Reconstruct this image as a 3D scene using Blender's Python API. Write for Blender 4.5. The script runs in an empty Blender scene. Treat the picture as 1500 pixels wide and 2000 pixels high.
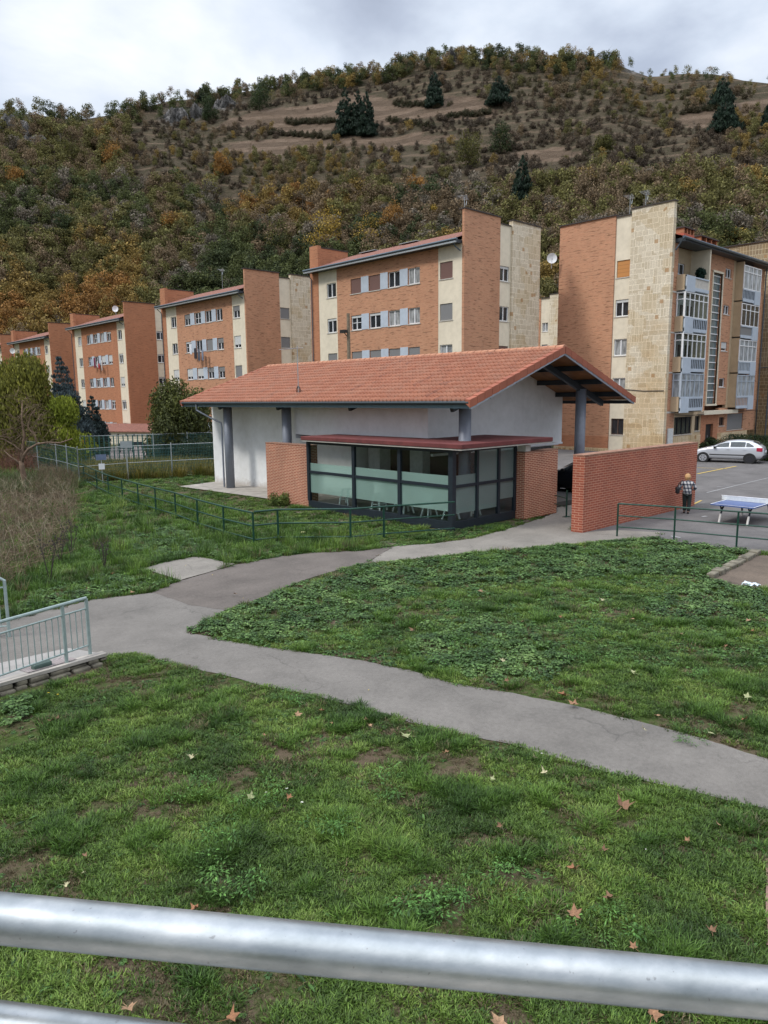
import bpy, math, random
import numpy as np
from mathutils import Vector, Matrix, noise as mnoise
random.seed(7); RNG = np.random.default_rng(7)
SC = bpy.context.scene
COL = SC.collection
PI = math.pi
# ------------------------------------------------------------------ survey camera
FL, PITCH, ROLL, YAW = 1418.3, math.radians(9.056), math.radians(-0.62), math.radians(-43.5185)
EYE = np.array([0., 0., 5.0])
_c, _s = math.cos(PITCH), math.sin(PITCH)
_right = np.array([math.cos(YAW), math.sin(YAW), 0]); _fh = np.array([-math.sin(YAW), math.cos(YAW), 0])
FWD = _fh * _c - np.array([0, 0, _s]); _up = _fh * _s + np.array([0, 0, _c])
RT = _right * math.cos(ROLL) + _up * math.sin(ROLL); UPV = -_right * math.sin(ROLL) + _up * math.cos(ROLL)
def ray(px, py): return RT * (px - 750) / FL - UPV * (py - 1000) / FL + FWD
def gz(x, y):
    """height of the ground: level round the pavilion, falling gently beyond it"""
    return -0.0166 * min(max(y - 42, 0), 160)
def g(px, py, z=None):
    d = ray(px, py)
    if z is not None:
        return Vector(EYE + d * (z - 5) / d[2])
    zz = 0.
    for _ in range(12):
        p = EYE + d * (zz - 5) / d[2]; zz = gz(p[0], p[1])
    return Vector(p)
def onX(px, py, X): d = ray(px, py); return Vector(EYE + d * X / d[0])
def onY(px, py, Y): d = ray(px, py); return Vector(EYE + d * Y / d[1])
def proj(P):
    q = np.asarray(P, float) - EYE
    z = q @ FWD
    return 750 + FL * (q @ RT) / z, 1000 - FL * (q @ UPV) / z, z

# ------------------------------------------------------------------ mesh builder
class MB:
    def __init__(s): s.v = []; s.f = []
    def quad(s, a, b, c, d):
        n = len(s.v); s.v += [tuple(a), tuple(b), tuple(c), tuple(d)]; s.f.append((n, n+1, n+2, n+3))
    def poly(s, pts):
        n = len(s.v); s.v += [tuple(p) for p in pts]; s.f.append(tuple(range(n, n+len(pts))))
    def box(s, x0, y0, z0, x1, y1, z1):
        if x0 > x1: x0, x1 = x1, x0
        if y0 > y1: y0, y1 = y1, y0
        if z0 > z1: z0, z1 = z1, z0
        n = len(s.v)
        s.v += [(x0,y0,z0),(x1,y0,z0),(x1,y1,z0),(x0,y1,z0),(x0,y0,z1),(x1,y0,z1),(x1,y1,z1),(x0,y1,z1)]
        s.f += [(n,n+3,n+2,n+1),(n+4,n+5,n+6,n+7),(n,n+1,n+5,n+4),(n+1,n+2,n+6,n+5),(n+2,n+3,n+7,n+6),(n+3,n,n+4,n+7)]
        return s
    def prism(s, pts, z0, z1):
        """pts: plan polygon; z0/z1 numbers"""
        n = len(s.v); k = len(pts)
        s.v += [(p[0], p[1], z0) for p in pts] + [(p[0], p[1], z1) for p in pts]
        s.f.append(tuple(n+i for i in reversed(range(k)))); s.f.append(tuple(n+k+i for i in range(k)))
        for i in range(k):
            j = (i+1) % k; s.f.append((n+i, n+j, n+k+j, n+k+i))
        return s
    def beam(s, a, b, w, h):
        """square bar from a to b"""
        a = Vector(a); b = Vector(b); d = (b-a).normalized()
        up = Vector((0,0,1)) if abs(d.z) < .95 else Vector((1,0,0))
        r = d.cross(up).normalized(); u = r.cross(d).normalized()
        n = len(s.v)
        for p in (a, b):
            for sx, sy in ((-1,-1),(1,-1),(1,1),(-1,1)):
                s.v.append(tuple(p + r*(sx*w/2) + u*(sy*h/2)))
        s.f += [(n,n+1,n+2,n+3),(n+7,n+6,n+5,n+4)]
        for i in range(4):
            j = (i+1) % 4; s.f.append((n+i, n+4+i, n+4+j, n+j))
        return s
    def tube(s, pts, rad, k=8, cap=True):
        pts = [Vector(p) for p in pts]; m = len(pts)
        rr = rad if isinstance(rad, (list, tuple)) else [rad]*m
        n = len(s.v); prev = None
        for i, p in enumerate(pts):
            d = (pts[min(i+1, m-1)] - pts[max(i-1, 0)])
            d = d.normalized() if d.length > 1e-9 else Vector((0,0,1))
            if prev is None:
                up = Vector((0,0,1)) if abs(d.z) < .9 else Vector((1,0,0))
                r = d.cross(up).normalized()
            else:
                r = (prev - d*prev.dot(d)).normalized()
            prev = r; u = r.cross(d)
            for q in range(k):
                t = 2*PI*q/k
                s.v.append(tuple(p + r*(math.cos(t)*rr[i]) + u*(math.sin(t)*rr[i])))
        for i in range(m-1):
            for q in range(k):
                q2 = (q+1) % k
                s.f.append((n+i*k+q, n+i*k+q2, n+(i+1)*k+q2, n+(i+1)*k+q))
        if cap:
            s.f.append(tuple(n+q for q in reversed(range(k)))); s.f.append(tuple(n+(m-1)*k+q for q in range(k)))
        return s
    def build(s, name, mat, parent=None, smooth=False, bevel=0):
        me = bpy.data.meshes.new(name); me.from_pydata(s.v, [], s.f); me.update()
        if isinstance(mat, (list, tuple)):
            for m_ in mat: me.materials.append(m_)
        else: me.materials.append(mat)
        if smooth:
            me.polygons.foreach_set('use_smooth', [True]*len(me.polygons))
        o = bpy.data.objects.new(name, me); COL.objects.link(o)
        if parent is not None:
            o.parent = parent
            o.matrix_parent_inverse = ((Matrix.Translation(parent.location) @ parent.rotation_euler.to_matrix().to_4x4()).inverted()
                                       if parent.type == 'EMPTY' else Matrix.Identity(4))
        if bevel:
            b = o.modifiers.new('bev', 'BEVEL'); b.width = bevel; b.segments = 2; b.limit_method = 'ANGLE'
        return o
def tag(o, label=None, cat=None, group=None, kind=None):
    if label: o['label'] = label
    if cat: o['category'] = cat
    if group: o['group'] = group
    if kind: o['kind'] = kind
    return o
def empty(name, loc, label, cat, group=None, rz=0):
    o = bpy.data.objects.new(name, None); COL.objects.link(o); o.location = loc; o.rotation_euler = (0, 0, rz)
    o.empty_display_size = .2
    return tag(o, label, cat, group)
def local(o, parent):
    """mesh written in its thing's own space"""
    o.parent = parent; o.matrix_parent_inverse = Matrix.Identity(4); return o
def kids(o): return [c for c in bpy.data.objects if c.parent == o]
def copy_tree(o, parent=None):
    c = o.copy(); COL.objects.link(c); c.parent = parent
    if parent is not None: c.matrix_parent_inverse = o.matrix_parent_inverse.copy()
    for ch in kids(o): copy_tree(ch, c)
    return c

# ------------------------------------------------------------------ materials
MATS = {}
def newmat(name):
    m = bpy.data.materials.new(name); m.use_nodes = True
    nt = m.node_tree; b = nt.nodes['Principled BSDF']; MATS[name] = m
    return m, nt, b
def N(nt, t, **kw):
    n = nt.nodes.new(t)
    for k, v in kw.items():
        if k.startswith('i_'):
            key = k[2:]; key = int(key) if key.isdigit() else key.replace('_', ' ')
            n.inputs[key].default_value = v
        else: setattr(n, k, v)
    return n
def L(nt, a, b): nt.links.new(a, b)
def ramp(nt, fac, stops, interp='LINEAR'):
    r = N(nt, 'ShaderNodeValToRGB'); r.color_ramp.interpolation = interp
    e = r.color_ramp.elements
    while len(e) < len(stops): e.new(.5)
    for i, (p, c) in enumerate(stops):
        e[i].position = p; e[i].color = (*c, 1) if len(c) == 3 else c
    L(nt, fac, r.inputs[0]); return r.outputs[0]
def mixc(nt, fac, a, b, mode='MIX'):
    m = N(nt, 'ShaderNodeMix', data_type='RGBA', blend_type=mode)
    for idx, v in ((0, fac), (6, a), (7, b)):
        if hasattr(v, 'links'): L(nt, v, m.inputs[idx])
        elif isinstance(v, (int, float)): m.inputs[idx].default_value = v
        else: m.inputs[idx].default_value = (*v, 1)
    return m.outputs[2]
def mth(nt, op, a, b=None, c=None):
    m = N(nt, 'ShaderNodeMath', operation=op)
    for i, v in enumerate((a, b, c)):
        if v is None: continue
        if hasattr(v, 'links'): L(nt, v, m.inputs[i])
        else: m.inputs[i].default_value = v
    return m.outputs[0]
def noi(nt, vec, scale, detail=4, rough=.55, dist=0, out=0):
    n = N(nt, 'ShaderNodeTexNoise'); n.inputs['Scale'].default_value = scale; n.inputs['Detail'].default_value = detail
    n.inputs['Roughness'].default_value = rough; n.inputs['Distortion'].default_value = dist
    if vec is not None: L(nt, vec, n.inputs['Vector'])
    return n.outputs[out]
def pos(nt): return N(nt, 'ShaderNodeNewGeometry').outputs['Position']
def scl(nt, vec, x, y, z):
    m = N(nt, 'ShaderNodeVectorMath', operation='MULTIPLY'); L(nt, vec, m.inputs[0]); m.inputs[1].default_value = (x, y, z); return m.outputs[0]
def wallvec(nt):
    """(x+y, z) on any upright axis-aligned wall"""
    p = pos(nt); s = N(nt, 'ShaderNodeSeparateXYZ'); L(nt, p, s.inputs[0])
    c = N(nt, 'ShaderNodeCombineXYZ'); L(nt, mth(nt, 'ADD', s.outputs[0], s.outputs[1]), c.inputs[0]); L(nt, s.outputs[2], c.inputs[1])
    return c.outputs[0]
def bump(nt, b, h, strength=.3, dist=.02):
    n = N(nt, 'ShaderNodeBump'); n.inputs['Strength'].default_value = strength; n.inputs['Distance'].default_value = dist
    L(nt, h, n.inputs['Height']); L(nt, n.outputs[0], b.inputs['Normal'])
def plain(name, col, rough=.7, metal=0, var=.12, scale=6, bmp=0.0):
    m, nt, b = newmat(name)
    n = noi(nt, pos(nt), scale, 5)
    dark = tuple(c*(1-var) for c in col); light = tuple(min(1, c*(1+var)) for c in col)
    L(nt, ramp(nt, n, [(.3, dark), (.7, light)]), b.inputs['Base Color'])
    b.inputs['Roughness'].default_value = rough; b.inputs['Metallic'].default_value = metal
    if bmp: bump(nt, b, noi(nt, pos(nt), scale*6, 4), bmp, .01)
    return m
def brick(name, cols, mortar, bw, bh, ms, streak=0., vec=None, bmp=.4, rough=.85, stain=.25):
    m, nt, b = newmat(name)
    v = wallvec(nt)
    t = N(nt, 'ShaderNodeTexBrick'); L(nt, v, t.inputs['Vector'])
    t.inputs['Scale'].default_value = 1; t.inputs['Brick Width'].default_value = bw; t.inputs['Row Height'].default_value = bh
    t.inputs['Mortar Size'].default_value = ms; t.inputs['Mortar Smooth'].default_value = .2
    t.inputs['Color1'].default_value = (*cols[0], 1); t.inputs['Color2'].default_value = (*cols[1], 1); t.inputs['Mortar'].default_value = (*mortar, 1)
    c = t.outputs['Color']
    if streak:
        s = noi(nt, scl(nt, v, 1.3, 8.5, 1), 1.0, 3, .6)
        msk = ramp(nt, s, [(.56, (0,0,0)), (.64, (1,1,1))])
        c = mixc(nt, mth(nt, 'MULTIPLY', msk, streak), c, tuple(x*.42 for x in cols[0]))
        s2 = noi(nt, scl(nt, v, .9, 7, 1), 1.3, 2, .5)
        msk2 = ramp(nt, s2, [(.55, (0,0,0)), (.7, (1,1,1))])
        c = mixc(nt, mth(nt, 'MULTIPLY', msk2, .35), c, tuple(min(1, x*1.35) for x in cols[1]))
    big = noi(nt, scl(nt, pos(nt), 1, 1, .45), .8, 5, .65)
    c = mixc(nt, 1, c, ramp(nt, big, [(.3, (1-stain,)*3), (.65, (1.0,)*3)]), 'MULTIPLY')
    L(nt, c, b.inputs['Base Color']); b.inputs['Roughness'].default_value = rough
    bump(nt, b, t.outputs['Fac'], -bmp, .012)
    return m
M_brickA = brick('old_brick', [(.53,.265,.145), (.46,.21,.115)], (.50,.31,.20), .26, .075, .009, .9, stain=.15)
M_brickD = brick('deep_brick', [(.48,.205,.10), (.42,.168,.08)], (.38,.20,.125), .26, .075, .007, .6, stain=.15)
M_brickP = brick('pavilion_brick', [(.37,.105,.055), (.28,.075,.042)], (.66,.43,.29), .25, .074, .0125, 0, stain=.3)
M_brickW = brick('long_brick', [(.36,.088,.045), (.28,.068,.038)], (.52,.27,.18), .32, .092, .012, 0, stain=.22, bmp=.9)
def stone(name, c1, c2, mort, w=.8, h=.42):
    m, nt, b = newmat(name)
    v = wallvec(nt)
    def bt(off, w_, h_, fr):
        a = N(nt, 'ShaderNodeVectorMath', operation='ADD'); L(nt, v, a.inputs[0]); a.inputs[1].default_value = (off, off*.7, 0)
        t = N(nt, 'ShaderNodeTexBrick'); L(nt, a.outputs[0], t.inputs['Vector']); t.offset = .37; t.offset_frequency = 3; t.squash = .62; t.squash_frequency = fr
        t.inputs['Scale'].default_value = 1; t.inputs['Brick Width'].default_value = w_; t.inputs['Row Height'].default_value = h_
        t.inputs['Mortar Size'].default_value = .018; t.inputs['Color1'].default_value = (*c1, 1); t.inputs['Color2'].default_value = (*c2, 1); t.inputs['Mortar'].default_value = (*mort, 1)
        return t
    a = bt(0, w, h, 2); d = bt(3.3, h*.85, w*.8, 3)
    vo = N(nt, 'ShaderNodeTexVoronoi', feature='F1', distance='CHEBYCHEV'); vo.inputs['Scale'].default_value = .8; L(nt, v, vo.inputs['Vector'])
    sep = N(nt, 'ShaderNodeSeparateColor'); L(nt, vo.outputs['Color'], sep.inputs[0])
    sw = mth(nt, 'GREATER_THAN', sep.outputs[0], .5)
    c = mixc(nt, sw, a.outputs['Color'], d.outputs['Color'])
    # odd ochre or orange stones
    vs = N(nt, 'ShaderNodeTexVoronoi', feature='F1', distance='CHEBYCHEV'); vs.inputs['Scale'].default_value = 1.7; L(nt, v, vs.inputs['Vector'])
    s2 = N(nt, 'ShaderNodeSeparateColor'); L(nt, vs.outputs['Color'], s2.inputs[0])
    near = mth(nt, 'LESS_THAN', vs.outputs['Distance'], .26)
    odd = mth(nt, 'MULTIPLY', mth(nt, 'GREATER_THAN', s2.outputs[1], .87), near)
    c = mixc(nt, mth(nt, 'MULTIPLY', odd, .75), c, (.42, .24, .10))
    low = noi(nt, v, .35, 4, .6)
    sp = N(nt, 'ShaderNodeSeparateXYZ'); L(nt, v, sp.inputs[0])
    lo_ = mth(nt, 'ADD', low, mth(nt, 'MULTIPLY', mth(nt, 'SUBTRACT', 8.5, sp.outputs[1]), .03))
    c = mixc(nt, ramp(nt, lo_, [(.5, (0,0,0)), (.72, (.55,.55,.55))]), c, (.80,.62,.38), 'MULTIPLY')
    s3 = mth(nt, 'GREATER_THAN', sep.outputs[1], .62); c = mixc(nt, mth(nt, 'MULTIPLY', s3, .35), c, (.78,.66,.45), 'MULTIPLY')
    c = mixc(nt, 1, c, ramp(nt, noi(nt, v, 9, 4), [(.3, (.78,.78,.78)), (.7, (1.05,1.05,1.05))]), 'MULTIPLY')
    L(nt, c, b.inputs['Base Color']); b.inputs['Roughness'].default_value = .9
    f = N(nt, 'ShaderNodeMix', data_type='FLOAT'); L(nt, sw, f.inputs[0]); L(nt, a.outputs['Fac'], f.inputs[2]); L(nt, d.outputs['Fac'], f.inputs[3])
    bump(nt, b, f.outputs[0], -.6, .02)
    return m
M_stone = stone('stone_cladding', (.70,.62,.48), (.56,.475,.34), (.86,.78,.62))
M_stoneG = stone('rough_stone', (.36,.27,.16), (.27,.20,.12), (.66,.56,.38), .62, .36)
def stucco(name, col, dirt=.25, scale=.5):
    m, nt, b = newmat(name)
    n = noi(nt, scl(nt, pos(nt), 1, 1, .7), scale, 6, .65)
    fine = noi(nt, pos(nt), 2.2, 5, .6)
    c = mixc(nt, 1, ramp(nt, n, [(.3, tuple(x*(1-dirt) for x in col)), (.65, col)]), ramp(nt, fine, [(.3, (.9,.9,.89)), (.6, (1,1,1))]), 'MULTIPLY')
    L(nt, c, b.inputs['Base Color']); b.inputs['Roughness'].default_value = .9
    bump(nt, b, noi(nt, pos(nt), 40, 3), .15, .004)
    return m
M_cream = stucco('cream_render', (.76,.68,.53), .12)
M_tan = stucco('tan_render', (.55,.42,.27), .2)
M_white = stucco('white_render', (.84,.85,.84), .07)
def splash(m):
    nt = m.node_tree; b = nt.nodes['Principled BSDF']; src = b.inputs['Base Color'].links[0].from_socket; p = pos(nt)
    s_ = N(nt, 'ShaderNodeSeparateXYZ'); L(nt, p, s_.inputs[0])
    h = mth(nt, 'SUBTRACT', mth(nt, 'MULTIPLY', noi(nt, p, 3, 6, .7), .9), s_.outputs[2])
    c = mixc(nt, ramp(nt, h, [(.0, (0,0,0)), (.35, (.55,.55,.55))]), src, (.34,.27,.20))
    d = noi(nt, scl(nt, p, 5, 5, .35), 1, 4, .7); c = mixc(nt, ramp(nt, d, [(.62, (0,0,0)), (.75, (.22,.22,.22))]), c, (.40,.39,.36))
    L(nt, c, b.inputs['Base Color'])
splash(M_white)
M_blue = stucco('pale_blue_panel', (.47,.53,.60), .1)
M_sill = plain('sill_stone', (.5,.47,.42), .8)
M_frame = plain('white_window_frame', (.8,.81,.82), .4, var=.04)
M_bframe = plain('brown_window_frame', (.10,.06,.045), .5)
M_blindB = None
def slats(name, col, pitch=.05):
    m, nt, b = newmat(name)
    s = N(nt, 'ShaderNodeSeparateXYZ'); L(nt, pos(nt), s.inputs[0])
    w = mth(nt, 'FRACT', mth(nt, 'MULTIPLY', s.outputs[2], 1/pitch))
    L(nt, ramp(nt, w, [(0, tuple(x*.55 for x in col)), (.18, col), (1, col)]), b.inputs['Base Color']); b.inputs['Roughness'].default_value = .6
    return m
M_blindB = slats('brown_blind', (.16,.085,.07)); M_blindG = slats('grey_blind', (.20,.20,.20)); M_blindW = slats('pale_blind', (.55,.56,.55)); M_blindO = slats('wood_shutter', (.50,.22,.06), .3)
def glassy(name, col, rough=.08, lace=None):
    m, nt, b = newmat(name)
    v = wallvec(nt)
    n = noi(nt, scl(nt, v, 2.2, .8, 1), 1.5, 3)
    c = ramp(nt, n, [(.35, tuple(x*.6 for x in col)), (.7, tuple(x*1.5 for x in col))])
    L(nt, c, b.inputs['Base Color']); b.inputs['Roughness'].default_value = rough; b.inputs['IOR'].default_value = 1.5
    return m
M_pane = glassy('dark_pane', (.025,.03,.035)); M_paneC = glassy('curtained_pane', (.30,.31,.31), .2)
M_roofD = None
def corr(name, col, pitch=.24, row=.33, axis='Y'):
    m, nt, b = newmat(name)
    s = N(nt, 'ShaderNodeSeparateXYZ'); L(nt, pos(nt), s.inputs[0])
    a_ = s.outputs[1] if axis == 'Y' else s.outputs[0]; c_ = s.outputs[0] if axis == 'Y' else s.outputs[1]
    w = mth(nt, 'SINE', mth(nt, 'MULTIPLY', a_, 2*PI/pitch)); r = mth(nt, 'FRACT', mth(nt, 'MULTIPLY', c_, 1/row))
    h = mth(nt, 'ADD', mth(nt, 'MULTIPLY', w, .5), mth(nt, 'MULTIPLY', r, .6))
    n = noi(nt, scl(nt, pos(nt), 4, 4, 4), 1, 4, .7)
    c = ramp(nt, n, [(.3, tuple(x*.6 for x in col)), (.5, col), (.72, tuple(min(1, x*1.5) for x in col))])
    c = mixc(nt, 1, c, ramp(nt, h, [(.0, (.62,.6,.6)), (.5, (1,1,1))]), 'MULTIPLY')
    L(nt, c, b.inputs['Base Color']); b.inputs['Roughness'].default_value = .85; bump(nt, b, h, .8, .05)
    return m
M_roofD = corr('weathered_tile', (.27,.115,.08))
M_roofX = corr('weathered_tile_x', (.27,.115,.08), axis='X')
M_dark = plain('dark_grey_metal', (.035,.045,.055), .45, .3)
M_gut = plain('gutter_metal', (.10,.13,.16), .4, .5)
M_fascia = plain('blue_grey_steel', (.13,.19,.23), .45, .2)
M_coping = plain('dark_coping', (.05,.04,.035), .8)
M_galv = plain('galvanised_post', (.42,.45,.46), .45, .6)
M_tile = None
def tilemat():
    m, nt, b = newmat('clay_tile')
    p = pos(nt)
    vo = N(nt, 'ShaderNodeTexWhiteNoise', noise_dimensions='2D')
    at = N(nt, 'ShaderNodeAttribute', attribute_name='tid')
    L(nt, at.outputs['Vector'], vo.inputs['Vector'])
    c = ramp(nt, vo.outputs['Value'], [(0, (.255,.092,.050)), (.5, (.295,.108,.058)), (.92, (.34,.135,.075)), (1, (.19,.072,.045))])
    c = mixc(nt, ramp(nt, noi(nt, p, 1.1, 5, .65), [(.45, (0,0,0)), (.75, (.5,.5,.5))]), c, (.30,.18,.125))
    c = mixc(nt, ramp(nt, noi(nt, p, 9, 6, .75), [(.54, (0,0,0)), (.72, (.7,.7,.7))]), c, (.13,.085,.06))
    L(nt, c, b.inputs['Base Color']); b.inputs['Roughness'].default_value = .8
    return m
M_tile = tilemat()
M_soffit = plain('stained_timber', (.34,.16,.065), .6, scale=2, var=.3)
M_steel = plain('column_paint', (.21,.23,.27), .45, .1, var=.06)
M_frameN = plain('navy_frame', (.022,.03,.04), .4, .2)
M_red = plain('red_felt', (.135,.032,.030), .85, var=.22, scale=3, bmp=.3)
M_redE = plain('red_edge', (.16,.035,.032), .7)
M_conc = plain('concrete', (.36,.33,.29), .9, scale=2, var=.25, bmp=.2)
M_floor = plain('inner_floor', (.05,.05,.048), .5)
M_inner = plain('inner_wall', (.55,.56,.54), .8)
M_innerD = plain('inner_painted_dim', (.03,.032,.034), .8)  # near black: the dimness of the interior is put into the colour
M_chair = plain('white_enamel', (.75,.77,.76), .3, var=.03)
M_green = plain('green_rail_paint', (.008,.05,.032), .4, .1, var=.25, scale=9)
M_mint = plain('pale_green_paint', (.28,.35,.335), .5, .1, var=.1, scale=12)
M_bark = plain('bark', (.10,.075,.055), .9, var=.35, scale=9, bmp=.5)
M_black = plain('black_plastic', (.012,.012,.013), .5)
M_kerb = plain('mossy_stone', (.15,.135,.10), .95, scale=5, var=.5, bmp=.6)
def clearglass():
    m, nt, b = newmat('clear_glass'); nt.nodes.remove(b)
    tr = N(nt, 'ShaderNodeBsdfTransparent'); tr.inputs[0].default_value = (.80,.86,.84, 1)
    gl = N(nt, 'ShaderNodeBsdfGlossy'); gl.inputs['Roughness'].default_value = .02
    lw = N(nt, 'ShaderNodeLayerWeight'); lw.inputs[0].default_value = .5
    fr = mth(nt, 'ADD', mth(nt, 'MULTIPLY', mth(nt, 'POWER', lw.outputs['Facing'], 4), .9), .05)
    mx = N(nt, 'ShaderNodeMixShader'); L(nt, fr, mx.inputs[0]); L(nt, tr.outputs[0], mx.inputs[1]); L(nt, gl.outputs[0], mx.inputs[2])
    L(nt, mx.outputs[0], nt.nodes['Material Output'].inputs[0]); return m
M_glass = clearglass()
def frosted(name, col, thru):
    m, nt, b = newmat(name)
    b.inputs['Base Color'].default_value = (*col, 1); b.inputs['Roughness'].default_value = .35
    rf = N(nt, 'ShaderNodeBsdfRefraction'); rf.inputs['Roughness'].default_value = .11; rf.inputs['IOR'].default_value = 1.04; rf.inputs[0].default_value = (.62,.8,.76,1)
    tl = N(nt, 'ShaderNodeBsdfTranslucent'); tl.inputs[0].default_value = (*col, 1)
    m1 = N(nt, 'ShaderNodeMixShader'); m1.inputs[0].default_value = .12; L(nt, b.outputs[0], m1.inputs[1]); L(nt, tl.outputs[0], m1.inputs[2])
    mx = N(nt, 'ShaderNodeMixShader'); mx.inputs[0].default_value = thru; L(nt, m1.outputs[0], mx.inputs[1]); L(nt, rf.outputs[0], mx.inputs[2])
    L(nt, mx.outputs[0], nt.nodes['Material Output'].inputs[0]); return m
M_frost = frosted('frosted_film', (.62,.80,.74), .42)
M_frostG = frosted('frosted_film_grey', (.45,.50,.50), .42)

# ================================================================== SKY, SUN
def world():
    w = bpy.data.worlds.new("World"); SC.world = w; w.use_nodes = True
    nt = w.node_tree; bg = nt.nodes['Background']; out = nt.nodes['World Output']
    sky = N(nt, 'ShaderNodeTexSky', sky_type='NISHITA', sun_disc=False, sun_elevation=SUN_EL, sun_rotation=SUN_AZ)
    L(nt, sky.outputs[0], bg.inputs[0]); bg.inputs[1].default_value = .10
    tc = N(nt, 'ShaderNodeTexCoord'); v = tc.outputs['Generated']
    s = N(nt, 'ShaderNodeSeparateXYZ'); L(nt, v, s.inputs[0])
    # cloud deck seen in perspective: direction divided by its height
    zz = mth(nt, 'ADD', mth(nt, 'MAXIMUM', s.outputs[2], 0), .22)
    c = N(nt, 'ShaderNodeCombineXYZ'); L(nt, mth(nt, 'DIVIDE', s.outputs[0], zz), c.inputs[0]); L(nt, mth(nt, 'DIVIDE', s.outputs[1], zz), c.inputs[1]); c.inputs[2].default_value = 4.3
    n1 = noi(nt, c.outputs[0], 1.15, 7, .52, .25)
    col = ramp(nt, n1, [(.36, (.26,.30,.385)), (.45, (.37,.42,.52)), (.53, (.52,.58,.675)), (.65, (.76,.79,.84))])
    up = ramp(nt, s.outputs[2], [(.0, (.95,.95,.95)), (.50, (1.0,)*3), (.66, (1.8,1.74,1.68)), (1, (3.6,3.4,3.2))])
    b2 = N(nt, 'ShaderNodeBackground'); L(nt, mixc(nt, 1, col, up, 'MULTIPLY'), b2.inputs[0]); b2.inputs[1].default_value = 1.0
    mx = N(nt, 'ShaderNodeMixShader'); L(nt, ramp(nt, noi(nt, c.outputs[0], .8, 4, .5), [(.25, (.86,)*3), (.6, (1,)*3)]), mx.inputs[0])
    L(nt, bg.outputs[0], mx.inputs[1]); L(nt, b2.outputs[0], mx.inputs[2]); L(nt, mx.outputs[0], out.inputs[0])
SUN_EL, SUN_DIR = math.radians(48), Vector((-.62, .28, 0)).normalized()      # light comes from the left, behind the camera
SUN_AZ = math.atan2(SUN_DIR.x, SUN_DIR.y)
world()
sl = bpy.data.lights.new('sun', 'SUN'); sl.energy = 1.5; sl.angle = math.radians(10); sl.color = (1, .96, .9)
so = bpy.data.objects.new('sun', sl); COL.objects.link(so)
sd = Vector((SUN_DIR.x*math.cos(SUN_EL), SUN_DIR.y*math.cos(SUN_EL), math.sin(SUN_EL)))
so.rotation_euler = sd.to_track_quat('Z', 'Y').to_euler(); so.location = (0, 0, 60)

# ================================================================== CAMERA
cd = bpy.data.cameras.new('camera'); cam = bpy.data.objects.new('camera', cd); COL.objects.link(cam); SC.camera = cam
cd.sensor_fit = 'VERTICAL'; cd.sensor_height = 24; cd.lens = 24 * FL / 2000; cd.clip_start = .05; cd.clip_end = 6000
Mx = Matrix(((RT[0], UPV[0], -FWD[0]), (RT[1], UPV[1], -FWD[1]), (RT[2], UPV[2], -FWD[2])))
cam.rotation_euler = Mx.to_euler(); cam.location = tuple(EYE)
SC.view_settings.view_transform = 'Standard'; SC.view_settings.look = 'None'; SC.view_settings.exposure = EXPO = .52
SC.cycles.max_bounces = 8; SC.cycles.transparent_max_bounces = 24; SC.cycles.use_denoising = True

# ================================================================== HILL
_cr = [(-400,225),(-200,220),(0,222),(60,222),(150,234),(250,218),(330,196),(400,192),(450,182),(560,166),(650,152),(760,136),(850,116),(900,112),(1000,116),(1100,122),(1200,122),(1225,134),(1270,150),(1330,143),(1400,144),(1450,156),(1500,162),(1700,190),(2000,230)]
_A = []; _EL = []
for q in _cr:
    d = ray(*q); _A.append(math.degrees(math.atan2(d[0], d[1]))); _EL.append(d[2]/math.hypot(d[0], d[1]))
_A = [-60] + _A + [130]; _EL = [.28] + _EL + [.2]
def hill_R(a): return 345 + 25*math.sin(math.radians(a*3.1)) + 8*math.sin(math.radians(a*11+40))
def hill_r0(a): return float(np.interp(a, [-60, 10, 22, 45, 60, 75, 130], [215, 205, 185, 150, 135, 130, 130]))
def hill_h(x, y):
    r = math.hypot(x, y); a = math.degrees(math.atan2(x, y))
    r0 = hill_r0(a); R = hill_R(a); base = gz(x, y)
    if r < r0: return base
    zc = 5 + R*float(np.interp(a, _A, _EL))
    t = (r-r0)/(R-r0)
    if t <= 1:
        n = mnoise.fractal(Vector((x*.012, y*.012, .3)), 1, 2, 4)
        n2 = mnoise.noise(Vector((x*.05, y*.05, 2)))
        tt = t**1.12
        return base + (zc-base)*tt + (n*14*t*(1-t)*(1.6) + n2*2.0*min(1, t*6))*(1 if t < .94 else (1-t)/.06)
    return base + (zc-base)*max(.35, 1-(t-1)*.55)
def hill_at(px, py):
    d = ray(px, py); hd = math.hypot(d[0], d[1]); a = math.degrees(math.atan2(d[0], d[1]))
    r = hill_r0(a)
    while r < 420:
        x, y = d[0]/hd*r, d[1]/hd*r; z = 5 + d[2]/hd*r
        if hill_h(x, y) >= z: return Vector((x, y, hill_h(x, y)))
        r += 1.5
    r = hill_R(a)-2; x, y = d[0]/hd*r, d[1]/hd*r
    return Vector((x, y, hill_h(x, y)))
def in_poly(px, py, poly):
    ins = np.zeros(np.shape(px), bool); n = len(poly)
    for i in range(n):
        x1, y1 = poly[i]; x2, y2 = poly[(i+1) % n]
        c = ((y1 > py) != (y2 > py)) & (px < (x2-x1)*(py-y1)/((y2-y1) or 1e-9)+x1)
        ins ^= c
    return ins
FIELDS_PX = [[(450,232),(520,212),(590,208),(655,196),(690,182),(745,190),(770,196),(960,196),(965,232),(860,236),(740,250),(600,262),(520,250),(400,262)],
             [(430,285),(560,268),(800,262),(900,270),(760,292),(600,300),(470,305)],
             [(1325,232),(1350,212),(1430,200),(1500,190),(1560,190),(1500,215),(1420,222),(1380,248),(1340,250)],
             [(1000,300),(1090,290),(1150,300),(1060,318),(980,312)]]
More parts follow.
